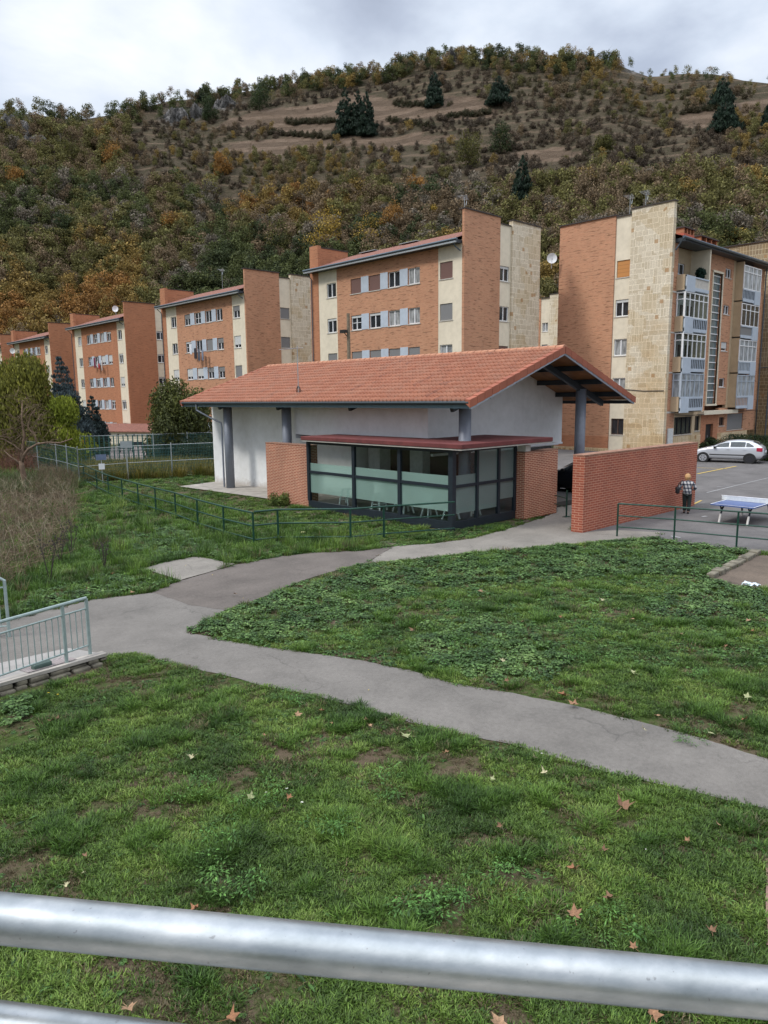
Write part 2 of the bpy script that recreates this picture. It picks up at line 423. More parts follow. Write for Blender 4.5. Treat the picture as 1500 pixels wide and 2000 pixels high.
FIELDS = [[tuple(hill_at(*q)[:2]) for q in f] for f in FIELDS_PX]
ROCKS_PX = [(20,255,60,34),(70,285,45,30),(120,262,30,20),(345,232,38,22),(385,222,26,18),(440,205,36,16),(880,100,24,8),(1240,128,16,6),(760,142,22,8),(70,240,40,18)]
ROCKZ = [(hill_at(q[0], q[1]), q) for q in ROCKS_PX]
def hill_mesh():
    na, nr = 300, 110
    vs = []; fs = []; fld = []
    for i in range(na+1):
        a = -58 + 178*i/na
        r0 = hill_r0(a)-6; R = hill_R(a)
        for j in range(nr+1):
            t = j/nr
            r = r0 + (R-r0)*t/.82 if t < .82 else R + (t-.82)/.18*260
            x, y = r*math.sin(math.radians(a)), r*math.cos(math.radians(a))
            vs.append((x, y, hill_h(x, y) - (.6 if j == 0 else 0)))
    for i in range(na):
        for j in range(nr):
            p = i*(nr+1)+j; fs.append((p, p+nr+1, p+nr+2, p+1))
    me = bpy.data.meshes.new('hillside'); me.from_pydata(vs, [], fs); me.update()
    V = np.array(vs); m = np.zeros(len(V))
    for f in FIELDS: m = np.maximum(m, in_poly(V[:,0], V[:,1], f))
    k = np.zeros(len(V))
    for c, q in ROCKZ:
        w = q[2]*.17; k = np.maximum(k, np.clip(1.4-np.hypot(V[:,0]-c.x, V[:,1]-c.y)/w, 0, 1))
    at = me.attributes.new('field', 'FLOAT', 'POINT'); at.data.foreach_set('value', m.astype(np.float32))
    at = me.attributes.new('rock', 'FLOAT', 'POINT'); at.data.foreach_set('value', k.astype(np.float32))
    me.polygons.foreach_set('use_smooth', [True]*len(fs))
    mt, nt, b = newmat('hill_ground')
    p = pos(nt); n = noi(nt, p, .09, 7, .7); n2 = noi(nt, p, .6, 5, .7)
    c = ramp(nt, n, [(.3, (.060,.050,.033)), (.5, (.092,.072,.050)), (.7, (.125,.098,.070))])
    c = mixc(nt, ramp(nt, n2, [(.4, (0,0,0)), (.65, (.6,.6,.6))]), c, (.035,.04,.018))
    fa = N(nt, 'ShaderNodeAttribute', attribute_name='field').outputs['Fac']
    n3 = noi(nt, scl(nt, p, 1, 1, 4), .25, 5, .7)
    fc = ramp(nt, n3, [(.3, (.105,.075,.052)), (.5, (.155,.112,.08)), (.7, (.20,.15,.11))])
    sz = N(nt, 'ShaderNodeSeparateXYZ'); L(nt, p, sz.inputs[0])
    tr_ = mth(nt, 'SINE', mth(nt, 'ADD', mth(nt, 'MULTIPLY', sz.outputs[2], 1.15), mth(nt, 'MULTIPLY', noi(nt, p, .02, 3), 14)))
    c = mixc(nt, ramp(nt, tr_, [(.75, (0,0,0)), (.95, (.55,.55,.55))]), c, (.17,.125,.088))
    fc = mixc(nt, ramp(nt, tr_, [(.0, (.6,.6,.6)), (.3, (0,0,0))]), fc, (.085,.062,.043))
    fa = ramp(nt, mth(nt, 'ADD', fa, mth(nt, 'MULTIPLY', mth(nt, 'SUBTRACT', noi(nt, p, .22, 6, .75), .5), 2.6)), [(.35, (0,0,0)), (.75, (1,1,1))])
    c = mixc(nt, fa, c, fc)
    ra = N(nt, 'ShaderNodeAttribute', attribute_name='rock').outputs['Fac']
    rc = ramp(nt, noi(nt, scl(nt, p, 1, 1, .35), .5, 8, .8), [(.38, (.03,.028,.025)), (.5, (.12,.115,.11)), (.62, (.28,.27,.26))])
    c = mixc(nt, mth(nt, 'MULTIPLY', ra, ramp(nt, noi(nt, p, .2, 4), [(.3, (.3,)*3), (.5, (1,)*3)])), c, rc)
    L(nt, c, b.inputs['Base Color']); b.inputs['Roughness'].default_value = 1; b.inputs['Specular IOR Level'].default_value = .1
    bump(nt, b, n2, 1.0, 1.2)
    me.materials.append(mt)
    o = bpy.data.objects.new('hillside', me); COL.objects.link(o); tag(o, kind='structure')
hill_mesh()

# ================================================================== GROUND AND PATHS
def ground():
    xs = np.concatenate([np.arange(-60, 90, 3.), np.array([90,110,140,180,240,320,450,700,1100,1800])]); xs = np.concatenate([[-1800,-1000,-500,-200,-100], xs])
    ys = np.concatenate([[-1800,-800,-300,-120,-60], np.arange(-30, 120, 3.), [120,140,170,202,260,350,500,800,1300,1800]])
    vs = [(x, y, gz(x, y)) for x in xs for y in ys]; n = len(ys)
    fs = [(i*n+j, (i+1)*n+j, (i+1)*n+j+1, i*n+j+1) for i in range(len(xs)-1) for j in range(n-1)]
    mt, nt, b = newmat('lawn_soil')
    p = pos(nt)
    n1 = noi(nt, p, .55, 6, .65); n2 = noi(nt, p, 9, 8, .8); n3 = noi(nt, p, 60, 5, .8)
    green = ramp(nt, n2, [(.3, (.030,.050,.012)), (.55, (.055,.088,.020)), (.75, (.08,.12,.032))])
    soil = ramp(nt, n3, [(.3, (.055,.040,.026)), (.55, (.12,.09,.06)), (.75, (.19,.15,.105))])
    c = mixc(nt, ramp(nt, mth(nt, 'ADD', mth(nt, 'MULTIPLY', n1, .6), mth(nt, 'MULTIPLY', n2, .5)), [(.50, (0,0,0)), (.60, (1,1,1))]), green, soil)
    L(nt, c, b.inputs['Base Color']); b.inputs['Roughness'].default_value = 1; b.inputs['Specular IOR Level'].default_value = .15
    bump(nt, b, n3, .6, .03)
    me = bpy.data.meshes.new('ground'); me.from_pydata(vs, [], fs); me.materials.append(mt)
    o = bpy.data.objects.new('ground', me); COL.objects.link(o); tag(o, kind='structure')
ground()
def asphalt(name, c0, c1, speck=(.45,.43,.40), damp=.25, sc=1.0):
    m, nt, b = newmat(name); p = pos(nt)
    f = noi(nt, p, 160*sc, 2, .7); mid = noi(nt, p, 14, 5, .7); big = noi(nt, p, .7, 6, .65)
    c = ramp(nt, mid, [(.3, c0), (.7, c1)])
    c = mixc(nt, ramp(nt, f, [(.56, (0,0,0)), (.66, (.7,.7,.7))]), c, speck)
    c = mixc(nt, ramp(nt, f, [(.30, (.6,.6,.6)), (.42, (0,0,0))]), c, tuple(x*.4 for x in c0))
    c = mixc(nt, 1, c, ramp(nt, big, [(.35, (1-damp,)*3), (.62, (1.05,)*3)]), 'MULTIPLY')
    vo = N(nt, 'ShaderNodeTexVoronoi', feature='DISTANCE_TO_EDGE'); vo.inputs['Scale'].default_value = .42
    wv = N(nt, 'ShaderNodeVectorMath', operation='MULTIPLY_ADD'); L(nt, noi(nt, p, 2.2, 5, .6, out=1), wv.inputs[0]); wv.inputs[1].default_value = (.5,.5,.5); L(nt, p, wv.inputs[2]); L(nt, wv.outputs[0], vo.inputs['Vector'])
    ck = mth(nt, 'MULTIPLY', ramp(nt, vo.outputs['Distance'], [(0, (1,1,1)), (.010, (0,0,0))]), ramp(nt, noi(nt, p, .5, 3), [(.45, (0,0,0)), (.6, (.42,.42,.42))]))
    c = mixc(nt, ck, c, tuple(x*.3 for x in c0))
    st = noi(nt, p, 3.1, 6, .75); c = mixc(nt, ramp(nt, st, [(.58, (0,0,0)), (.72, (.45,.45,.45))]), c, tuple(x*.62 for x in c0))
    c = mixc(nt, ramp(nt, noi(nt, p, 1.9, 6, .8), [(.60, (0,0,0)), (.74, (.5,.5,.5))]), c, tuple(min(1, x*1.25) for x in c1))
    L(nt, c, b.inputs['Base Color']); b.inputs['Roughness'].default_value = .92; bump(nt, b, f, .35, .004); return m
M_path = asphalt('path_asphalt', (.132,.122,.108), (.182,.168,.150), (.36,.34,.31))
M_pathD = asphalt('old_asphalt', (.105,.088,.075), (.142,.122,.105), (.22,.20,.19))
M_concP = asphalt('path_concrete', (.185,.17,.145), (.24,.22,.19), (.33,.31,.28), .25)
M_court = asphalt('court_asphalt', (.115,.108,.105), (.15,.142,.137), (.21,.20,.19), .3)
M_dirt = asphalt('bare_dirt', (.105,.078,.056), (.16,.122,.09), (.22,.18,.145), .35)
def rough_edge(pts, amp, step=.12, closed=True, skip=()):
    out = []; n = len(pts)
    for i in range(n if closed else n-1):
        a = Vector(pts[i][:2]); b = Vector(pts[(i+1) % n][:2]); ln = (b-a).length; k = max(1, int(ln/step))
        nn = Vector((-(b-a).y, (b-a).x)).normalized() if ln > 1e-6 else Vector((0,0))
        for j in range(k):
            p = a.lerp(b, j/k); w = 0 if (j == 0 and k < 3) else mnoise.fractal(Vector((p.x*2.1, p.y*2.1, 5.)), 1, 2, 4)
            out.append(p + nn*amp*w)
    return out
PATCH = {}
def sheet(name, px, mat, lift, amp=.05, w=None, label=None, kind='structure'):
    pts = [g(*q) for q in px] if w is None else [Vector((q[0], q[1], 0)) for q in w]
    poly = rough_edge(pts, amp) if amp else [p.xy for p in pts]; PATCH.setdefault('all', []).append([(p.x, p.y) for p in pts])
    import bmesh
    bm = bmesh.new(); vs = [bm.verts.new((p.x, p.y, gz(p.x, p.y)+lift)) for p in poly]
    f = bm.faces.new(vs); bmesh.ops.triangulate(bm, faces=[f])
    me = bpy.data.meshes.new(name); bm.to_mesh(me); bm.free(); me.materials.append(mat)
    if me.polygons and sum(p.normal.z for p in me.polygons) < 0: me.flip_normals()
    o = bpy.data.objects.new(name, me); COL.objects.link(o); tag(o, kind=kind); return o
P_LOW = [(2300,1740),(1760,1565),(1500,1483),(1380,1445),(1250,1412),(1130,1380),(1000,1355),(880,1335),(800,1310),(700,1290),(600,1275),(500,1262),(420,1248),(365,1235),(430,1198),
         (440,1192),(370,1180),(300,1158),(180,1172),(20,1212),(-220,1262),(-200,1420),(0,1330),(120,1300),(200,1284),(262,1275),(350,1300),(430,1318),(500,1337),(600,1357),(700,1380),(800,1410),(900,1435),(1000,1455),(1100,1485),(1200,1510),(1300,1535),(1420,1565),(1500,1583),(1760,1650),(2300,1830)]
sheet('path', P_LOW, M_path, .012, .05)
P_UP = [(440,1193),(370,1182),(298,1158),(350,1136),(400,1121),(460,1104),(545,1088),(610,1080),(700,1077),(770,1068),(745,1082),(715,1101),(655,1115),(590,1135),(520,1165)]
sheet('path', P_UP, M_pathD, .016, .04)
P_CONC = [(717,1101),(745,1082),(772,1067),(850,1062),(920,1052),(985,1036),(1022,1024),(1060,1012),(1088,1000),(1092,965),(1128,965),(1119,1040),(1200,1036),(1290,1040),(1285,1049),(1200,1056),(1100,1064),(1000,1074),(850,1088)]
sheet('path', P_CONC, M_concP, .014, .035)
sheet('concrete_slab', [(278,1112),(330,1098),(385,1088),(458,1103),(405,1120),(352,1135)], M_concP, .03, .02)
sheet('bare_earth', [(610,1078),(590,1066),(640,1052),(720,1050),(790,1062),(765,1068),(700,1076)], M_dirt, .007, .10)
sheet('bare_earth', [(890,1056),(915,1042),(1000,1024),(1024,1016),(1042,1016),(985,1034),(940,1050)], M_dirt, .007, .05)
sheet('bare_earth', [(520,985),(530,975),(603,992),(610,1003),(760,1032),(740,1034),(590,1004)], M_dirt, .007, .08)
sheet('terrace', None, M_conc, .05, .0, w=[(19.9,37.9),(22.6,38.4),(24,38.4),(24,26.2),(20.4,26.2),(20.4,30.2)])
# car park, court and road
_k = [g(1290,1040), g(1285,1052), g(1330,1062), g(1470,1076)]
sheet('car_park', None, M_court, .008, .0, w=[(_k[0].x, _k[0].y), (_k[1].x, _k[1].y), (_k[2].x, _k[2].y), (_k[3].x, _k[3].y), (25.5,3), (26,-30), (90,-30), (90,27.5), (57.9,27.5), (57.9,41), (33.6,41), (33.6,20.4), (26.9,20.4), (26.8,14.0), (23.6,13.9)])
sheet('bare_earth', [(1383,1131),(1430,1108),(1478,1084),(1640,1090),(1640,1152),(1500,1152),(1450,1150)], M_dirt, .007, .05)
sheet('paving_strip', [(1495,1680),(1530,1672),(1532,1840),(1499,1850)], plain('pink_paver', (.25,.15,.12), .9, scale=5, var=.3), .02, .02)
# painted lines
M_yel = plain('yellow_paint', (.50,.36,.10), .8, var=.3, scale=20); M_wht = plain('faded_white_paint', (.36,.36,.36), .85, var=.25, scale=14)
def line(a, b, w, mat, z=.022, name='painted_line'):
    a = Vector(a); b = Vector(b); n = Vector((-(b-a).y, (b-a).x)).normalized()*w/2
    m = MB(); m.quad((a.x-n.x, a.y-n.y, z), (b.x-n.x, b.y-n.y, z), (b.x+n.x, b.y+n.y, z), (a.x+n.x, a.y+n.y, z))
    o = m.build(name, mat); tag(o, kind='structure'); return o
def pl(a, b, w, mat): return line(g(*a).xy, g(*b).xy, w, mat)
pl((1362,926),(1438,911), .16, M_yel); pl((1362,914),(1420,916), .12, M_yel); pl((1345,990),(1370,978), .1, M_yel)
pl((1380,963),(1437,949), .07, M_wht); pl((1400,951),(1425,950), .07, M_wht); pl((1437,949),(1500,934), .06, M_wht); pl((1310,1048),(1329,1051), .1, M_wht); pl((1371,1010),(1380,1009), .12, M_wht)
PATHS = [[(v.x, v.y) for v in (g(*q) for q in P)] for P in (P_LOW, P_UP, P_CONC)]

# ================================================================== APARTMENT BLOCKS
def PT(pl, c, a, z, d=0):
    """point on an outer wall; pl 'X': wall in the plane x=c running along y, 'Y': plane y=c running along x; d = depth inwards"""
    return (c+d, a, z) if pl == 'X' else (a, c+d, z)
def wall(name, mat, parent, pl, c, a0, a1, z0, z1, holes=(), th=.3, ztop=None):
    m = MB()
    as_ = sorted({a0, a1, *[h[0] for h in holes], *[h[1] for h in holes]}); zs = sorted({z0, z1, *[h[2] for h in holes], *[h[3] for h in holes]})
    def solid(a, z): return not any(h[0] < a < h[1] and h[2] < z < h[3] for h in holes)
    for i in range(len(as_)-1):
        for j in range(len(zs)-1):
            if solid((as_[i]+as_[i+1])/2, (zs[j]+zs[j+1])/2):
                m.quad(PT(pl,c,as_[i],zs[j]), PT(pl,c,as_[i+1],zs[j]), PT(pl,c,as_[i+1],zs[j+1]), PT(pl,c,as_[i],zs[j+1]))
    for h in holes:
        e = .22
        for (p, q) in (((h[0],h[2]),(h[1],h[2])), ((h[1],h[2]),(h[1],h[3])), ((h[1],h[3]),(h[0],h[3])), ((h[0],h[3]),(h[0],h[2]))):
            m.quad(PT(pl,c,*p), PT(pl,c,*q), PT(pl,c,*q,e), PT(pl,c,*p,e))
    for (p, q) in (((a0,z0),(a0,z1)), ((a1,z1),(a1,z0)), ((a0,z1),(a1,z1))):
        m.quad(PT(pl,c,*p), PT(pl,c,*q), PT(pl,c,*q,th), PT(pl,c,*p,th))
    m.quad(PT(pl,c,a0,z0,th), PT(pl,c,a1,z0,th), PT(pl,c,a1,z1,th), PT(pl,c,a0,z1,th))
    return m.build(name, mat, parent)
def BX(m, pl, c, a0, a1, z0, z1, d0, d1):
    p = PT(pl, c, a0, z0, d0); q = PT(pl, c, a1, z1, d1); m.box(*p, *q); return m
def window(parent, pl, c, a0, a1, z0, z1, style='dark', mull=1, frame=None, sill=True, cross=False):
    """window > pane, blind, sill; the frame is the window's own mesh"""
    fr = frame or M_frame; t = .07; m = MB(); d0, d1 = .10, .16
    BX(m,pl,c,a0,a1,z0,z0+t,d0,d1); BX(m,pl,c,a0,a1,z1-t,z1,d0,d1); BX(m,pl,c,a0,a0+t,z0+t,z1-t,d0,d1); BX(m,pl,c,a1-t,a1,z0+t,z1-t,d0,d1)
    for k in range(mull):
        x = a0+(a1-a0)*(k+1)/(mull+1); BX(m,pl,c,x-.045,x+.045,z0+t,z1-t,d0-.01,d1-.01)
    if cross: BX(m,pl,c,a0+t,a1-t,(z0+z1)/2-.02,(z0+z1)/2+.02,d0+.012,d1-.02)
    w = m.build('window', fr, parent)
    p = MB(); p.quad(PT(pl,c,a0,z0,.15), PT(pl,c,a1,z0,.15), PT(pl,c,a1,z1,.15), PT(pl,c,a0,z1,.15)); p.build('pane', M_paneC if style == 'curtain' else M_pane, w)
    bl = {'brown': (M_blindB, 1), 'grey': (M_blindG, 1), 'half': (M_blindG, .45), 'top': (M_blindW, .2), 'pale': (M_blindW, .75), 'wood': (M_blindO, 1), 'halfb': (M_blindB, .5)}.get(style)
    if bl:
        b = MB(); BX(b,pl,c,a0+.03,a1-.03,z1-(z1-z0)*bl[1]+.03,z1-.02,.06,.085); b.build('blind', bl[0], w)
    if sill:
        s = MB(); BX(s,pl,c,a0-.08,a1+.08,z0-.07,z0-.002,-.05,.10); s.build('sill', M_sill, w)
    return w
STY = ['dark','grey','curtain','half','top','dark','pale','grey','curtain','halfb']
def antenna(loc, h, label, rz=0, group=None):
    t = empty('tv_antenna', loc, label, 'antenna', group, rz)
    m = MB(); m.tube([(0,0,0),(0,0,h)], .022, 6); local(m.build('mast', M_galv), t)
    m = MB(); m.tube([(-.9,0,h-.1),(.9,0,h-.1)], .016, 5)
    for k in range(5): m.tube([(-.8+k*.32,-.42+.04*k,h-.1),(-.8+k*.32,.42-.04*k,h-.1)], .008, 4)
    m.tube([(.9,0,h-.1),(.65,0,h+.35)], .02, 4); m.tube([(.9,0,h-.1),(.65,0,h-.5)], .02, 4)
    local(m.build('antenna_head', M_galv), t); return t
def dish(loc, r, label, rz=0):
    t = empty('satellite_dish', loc, label, 'satellite dish', None, rz)
    m = MB(); n = len(m.v); K = 16
    for i in range(5):
        rr = r*i/4
        for q in range(K): m.v.append((rr*math.cos(2*PI*q/K), -.25*r*(1-(i/4)**2)*-1, rr*math.sin(2*PI*q/K)))
    for i in range(4):
        for q in range(K): m.f.append((i*K+q, i*K+(q+1)%K, (i+1)*K+(q+1)%K, (i+1)*K+q))
    local(m.build('reflector', M_frame, smooth=True), t)
    m = MB(); m.tube([(0,.3*r,0),(0,.3*r,-r*1.9)], .04, 5); m.tube([(0,.1,-r*.8),(0,-r*.7,-.05)], .02, 4); local(m.build('bracket', M_galv), t); return t
def row_block(Y0, zt, nm_label, styles, full=True, low_rows=5, wgable=None, lite=False, dims=None):
    """block whose long facade faces -X and whose gable faces -Y; zt = top of the gable parapet"""
    X = 45.; zb = gz(X, Y0)-2.5
    b = empty('apartment_block', (X, Y0, zb), nm_label, 'apartment block', 'brick apartment blocks set in a row below the hill')
    e = zt-2.52                                   # underside of the eaves
    rows = [zt-4.97-3.21*k for k in range(low_rows)]
    H = 1.3
    # facade, from the near (right) end: fin, cream strip, brick, cream strip, fin
    wx = [(Y0+4.75,Y0+6.1),(Y0+7.1,Y0+8.5),(Y0+9.5,Y0+10.95),(Y0+12.0,Y0+13.4)]
    fin0, fin1 = (Y0, Y0+.22), (Y0+18.05, Y0+19.3)
    cr0, cr1 = (Y0+.22, Y0+2.72), (Y0+15.35, Y0+18.05)
    # full end walls
    wall('end_wall', M_brickA if not lite else M_brickD, b, 'X', X, fin0[0]+.001, fin0[1], zb, zt-.002, th=.4)
    hol = [(Y0+1.2, Y0+2.55, z, z+H) for z in rows]
    wall('cream_strip', M_cream, b, 'X', X+.02, *cr0, zb, e+.3, hol)
    for i, h in enumerate(hol): window(b, 'X', X+.02, *h, style=styles[(i*7+3) % len(styles)])
    hb = [(a0, a1, z, z+H) for z in rows for a0, a1 in wx]
    wall('brick_wall', M_brickA if not lite else M_brickD, b, 'X', X, cr0[1], cr1[0], zb, e+.3, hb)
    for i, h in enumerate(hb): window(b, 'X', X, *h, style=styles[i % len(styles)], cross=(i % 5 == 2), frame=M_frame)
    for z in rows:
        for k in range(3):
            m = MB(); BX(m,'X',X,wx[k][1]+.03,wx[k+1][0]-.03,z-.02,z+H+.05,-.03,.0); m.build('window_panel', M_blue, b)
    hol = [(cr1[0]+.15, cr1[0]+1.5, z, z+H) for z in rows]
    wall('cream_strip', M_cream, b, 'X', X+.02, *cr1, zb, e+.3, hol)
    for i, h in enumerate(hol): window(b, 'X', X+.02, *h, style=styles[(i*5+1) % len(styles)])
    wall('end_wall', M_brickD, b, 'X', X, *fin1, zb, zt, th=.4)
    # gable: brick, cream with windows, stone
    g_ = M_brickA if not lite else M_brickD
    wall('gable_brick', g_, b, 'Y', Y0, X+.002, X+4.5, zb, zt, th=.2)
    hg = [(X+4.62, X+5.9, z+.1, z+H) for z in rows]
    wall('gable_cream', M_cream, b, 'Y', Y0+.12, X+4.5, X+6.08, zb, zt-.45, hg)
    for i, h in enumerate(hg): window(b, 'Y', Y0+.12, *h, style=(wgable or styles)[(i*3) % len(wgable or styles)])
    wall('gable_stone', M_stone, b, 'Y', Y0-.06, X+6.08, X+10.05, zb, zt, th=.4)
    m = MB(); m.box(X-.06, Y0-.08, zt, X+4.55, Y0+.5, zt+.09); m.box(X+4.55, Y0+.04, zt-.45, X+6.04, Y0+.5, zt-.37); m.box(X+6.04, Y0-.14, zt, X+10.1, Y0+.5, zt+.09)
    m.build('coping', M_coping, b)
    # far parapet, rear and side walls
    m = MB(); m.box(X+.4, Y0+18.9, zb, X+4.5, Y0+19.3, zt); m.build('parapet', M_brickD, b)
    m = MB(); m.box(X+.001, Y0+18.86, zt, X+4.6, Y0+19.34, zt+.09); m.build('coping', M_coping, b)
    m = MB(); m.box(X+4.5, Y0+.6, zb, X+10, Y0+18.9, zt-2.2); m.build('rear_wall', M_brickD, b)
    # roof
    m = MB(); zr = zt-.28; ze = e+.32
    m.quad((X-.75,Y0+.3,ze),(X-.75,Y0+18.95,ze),(X+5,Y0+18.95,zr),(X+5,Y0+.3,zr)); m.quad((X+5,Y0+.3,zr),(X+5,Y0+18.95,zr),(X+10.6,Y0+18.95,ze),(X+10.6,Y0+.3,ze))
    m.quad((X-.75,Y0+.3,ze-.06),(X-.75,Y0+18.95,ze-.06),(X-.75,Y0+18.95,ze),(X-.75,Y0+.3,ze))
    m.build('roof', M_roofD, b)
    m = MB(); m.box(X-.72, Y0+.24, e, X+.3, Y0+19.0, ze-.08); m.build('eaves', M_dark, b)
    m = MB(); m.tube([(X-.84,Y0+.05,ze-.10),(X-.84,Y0+19.3,ze-.10)], .10, 8); m.build('gutter', M_gut, b)
    m = MB(); m.box(X-.86, Y0+.2, e-.03, X-.72, Y0+19.25, e+.10); m.build('fascia', M_galv, b)
    m = MB(); m.tube([(X-.84,Y0+.5,ze-.16),(X-.5,Y0+.5,e-.25),(X-.1,Y0+.3,e-.55)], .05, 6); m.build('downpipe', M_gut, b)
    m = MB(); m.tube([(X-.84,Y0+19.0,ze-.16),(X-.1,Y0+19.0,e-.5),(X-.1,Y0+19.0,zb)], .05, 6); m.build('downpipe', M_gut, b)
    return b
sA = ['brown','dark','curtain','curtain','brown','halfb','grey','dark','half','grey','pale','grey']
row_block(38.06, 19.15, 'nearest brick block of the row, brown blinds in top windows, above the pavilion roof', ['curtain','dark','brown','brown','curtain','curtain','top','top','grey','grey','grey','grey'], low_rows=5, wgable=['top','dark','halfb','dark'])
row_block(68.70, 18.64, 'second brick block of the row, black and white washing hung under its middle windows', ['dark','dark','dark','half','half','grey','dark','top','half','half','pale','pale'], wgable=['grey','grey','dark'])
row_block(98.62, 18.16, 'third brick block of the row, white roof dish and red washing', ['top','curtain','dark','dark','pale','pale','dark','dark','dark','dark','top','half'], lite=True, wgable=['top','pale','dark'])
row_block(127.35, 17.62, 'fourth brick block of the row, half hidden by the domed olive tree', ['top','dark','dark','half'], lite=True)
row_block(153.0, 17.44, 'farthest brick block of the row, only its plain gable showing at the picture edge', ['dark','half'], lite=True)
# roof furniture
p = onX(915, 408, 47.5); antenna((p.x, 40.2, 18.2), p.z-18.2+1.0, 'tangled television antenna on the roof of the nearest brick block of the row', .5)
p = onX(433, 528, 50); antenna((50, p.y, 18.2), p.z-18.2+.1, 'thin mast antenna on the roof of the second brick block of the row', .9)
p = onX(225, 603, 48); dish((48, p.y, p    .z), .46, 'round white satellite dish on the roof of the third brick block', -PI/4)
dish((44.5, 145.0, onX(44, 682, 44.5).z), .5, 'small white satellite dish on the front of the fourth brick block', -PI/4)
for q, X_ in (((1262,380),60.5), ((1231,388),61.)):
    p = onX(*q, X_); antenna((X_, p.y, 19.7), p.z-19.7+.2, 'thin forked antenna on the stone corner of the balcony block' if q[0] == 1262 else 'bent thin antenna left of the forked one on the balcony block', .3)
p = onX(107, 668, 45); 
dish((57.2, 38.25, onX(1086, 503, 57.2).z), .45, 'white satellite dish sticking out behind the left edge of the balcony block', -PI/4)
# solar panels lying on the nearest roof
for q, lb in (((720,470),'tilted grey roof panel left of the other on the nearest block'), ((800,462),'tilted grey roof panel right of the other on the nearest block')):
    p = onX(q[0], q[1], 49.5); m = MB(); zz = 18.75
    m.box(49.2, p.y-1.1, zz, 50.4, p.y+1.1, zz+.06); o = m.build('roof_panel', M_galv); tag(o, lb, 'roof panel', 'grey panels on the roof of the nearest block')

# ------- block with balconies (front X 58, balcony side Y 27.65)
B = empty('balcony_block', (58, 27.65, 0), 'large brick and stone block with glazed balconies on the right, behind the silver hatchback', 'apartment block')
X, Yb = 58., 27.65
rows = [14.62, 11.44, 8.2, 4.95, 1.5]
wall('brick_wall', M_brickA, B, 'X', X, 32.6, 38.0, 1.32, 19.64)
wall('brick_base', M_brickD, B, 'X', X-.03, 32.6, 38.02, .3, 1.32)
m = MB(); m.box(X-.08, 32.6, -.1, X+.3, 38.05, .3); m.build('stone_plinth', M_stone, B)
hol = [(31.2, 32.42, z, z+1.38) for z in rows]
wall('cream_strip', M_cream, B, 'X', X+.10, 31.16, 32.6, -.1, 19.5, hol)
for h, st in zip(hol, ('wood','top','curtain','curtain','dark')):
    w = window(B, 'X', X+.1, *h, style=st, frame=M_bframe if st in ('wood','dark') else M_frame)
wall('stone_wall', M_stone, B, 'X', X-.05, 27.6, 31.16, -.1, 19.88, th=.45)
m = MB(); m.box(X-.12, 32.58, 19.64, X+.4, 38.08, 19.73); m.box(X-.02, 31.18, 19.5, X+.4, 32.58, 19.58); m.box(X-.14, 27.5, 19.88, X+.45, 31.2, 19.97); m.build('coping', M_coping, B)
m = MB(); m.box(X+.5, 29.0, -.1, X+20, 38, 16.8); m.build('core_walls', M_brickD, B)
# balcony side
sm = [(68.6, 69.9, z+.55, z+1.35) for z in rows[:4]]
wall('brick_wall', M_brickA, B, 'Y', Yb, 58.38, 59.2, 3.4, 16.9)
wall('brick_wall', M_brickA, B, 'Y', Yb, 58.38, 59.85, -.1, 3.4)
wall('loggia_wall', M_tan, B, 'Y', Yb+.9, 59.2, 63.6, 3.4, 16.9, [(59.8, 62.4, 14.0, 15.7)])
window(B, 'Y', Yb+.9, 59.8, 62.4, 14.0, 15.7, 'dark', mull=2, cross=True)
m = MB(); m.box(63.5, Yb-.72, 3.4, 63.7, Yb+.9, 16.9); m.build('cream_pier', M_cream, B)
wall('brick_wall', M_brickA, B, 'Y', Yb, 63.7, 65.75, 3.4, 16.9)
wall('brick_wall', M_brickA, B, 'Y', Yb, 65.75, 70.4, 3.9, 16.9, [(66.0, 68.0, 4.0, 15.35), *[(h[0], h[1], h[2], h[3]) for h in sm]])
for i, h in enumerate(sm): window(B, 'Y', Yb, *h, style=('dark','dark','pale','dark')[i], mull=1 if i < 2 else 0)
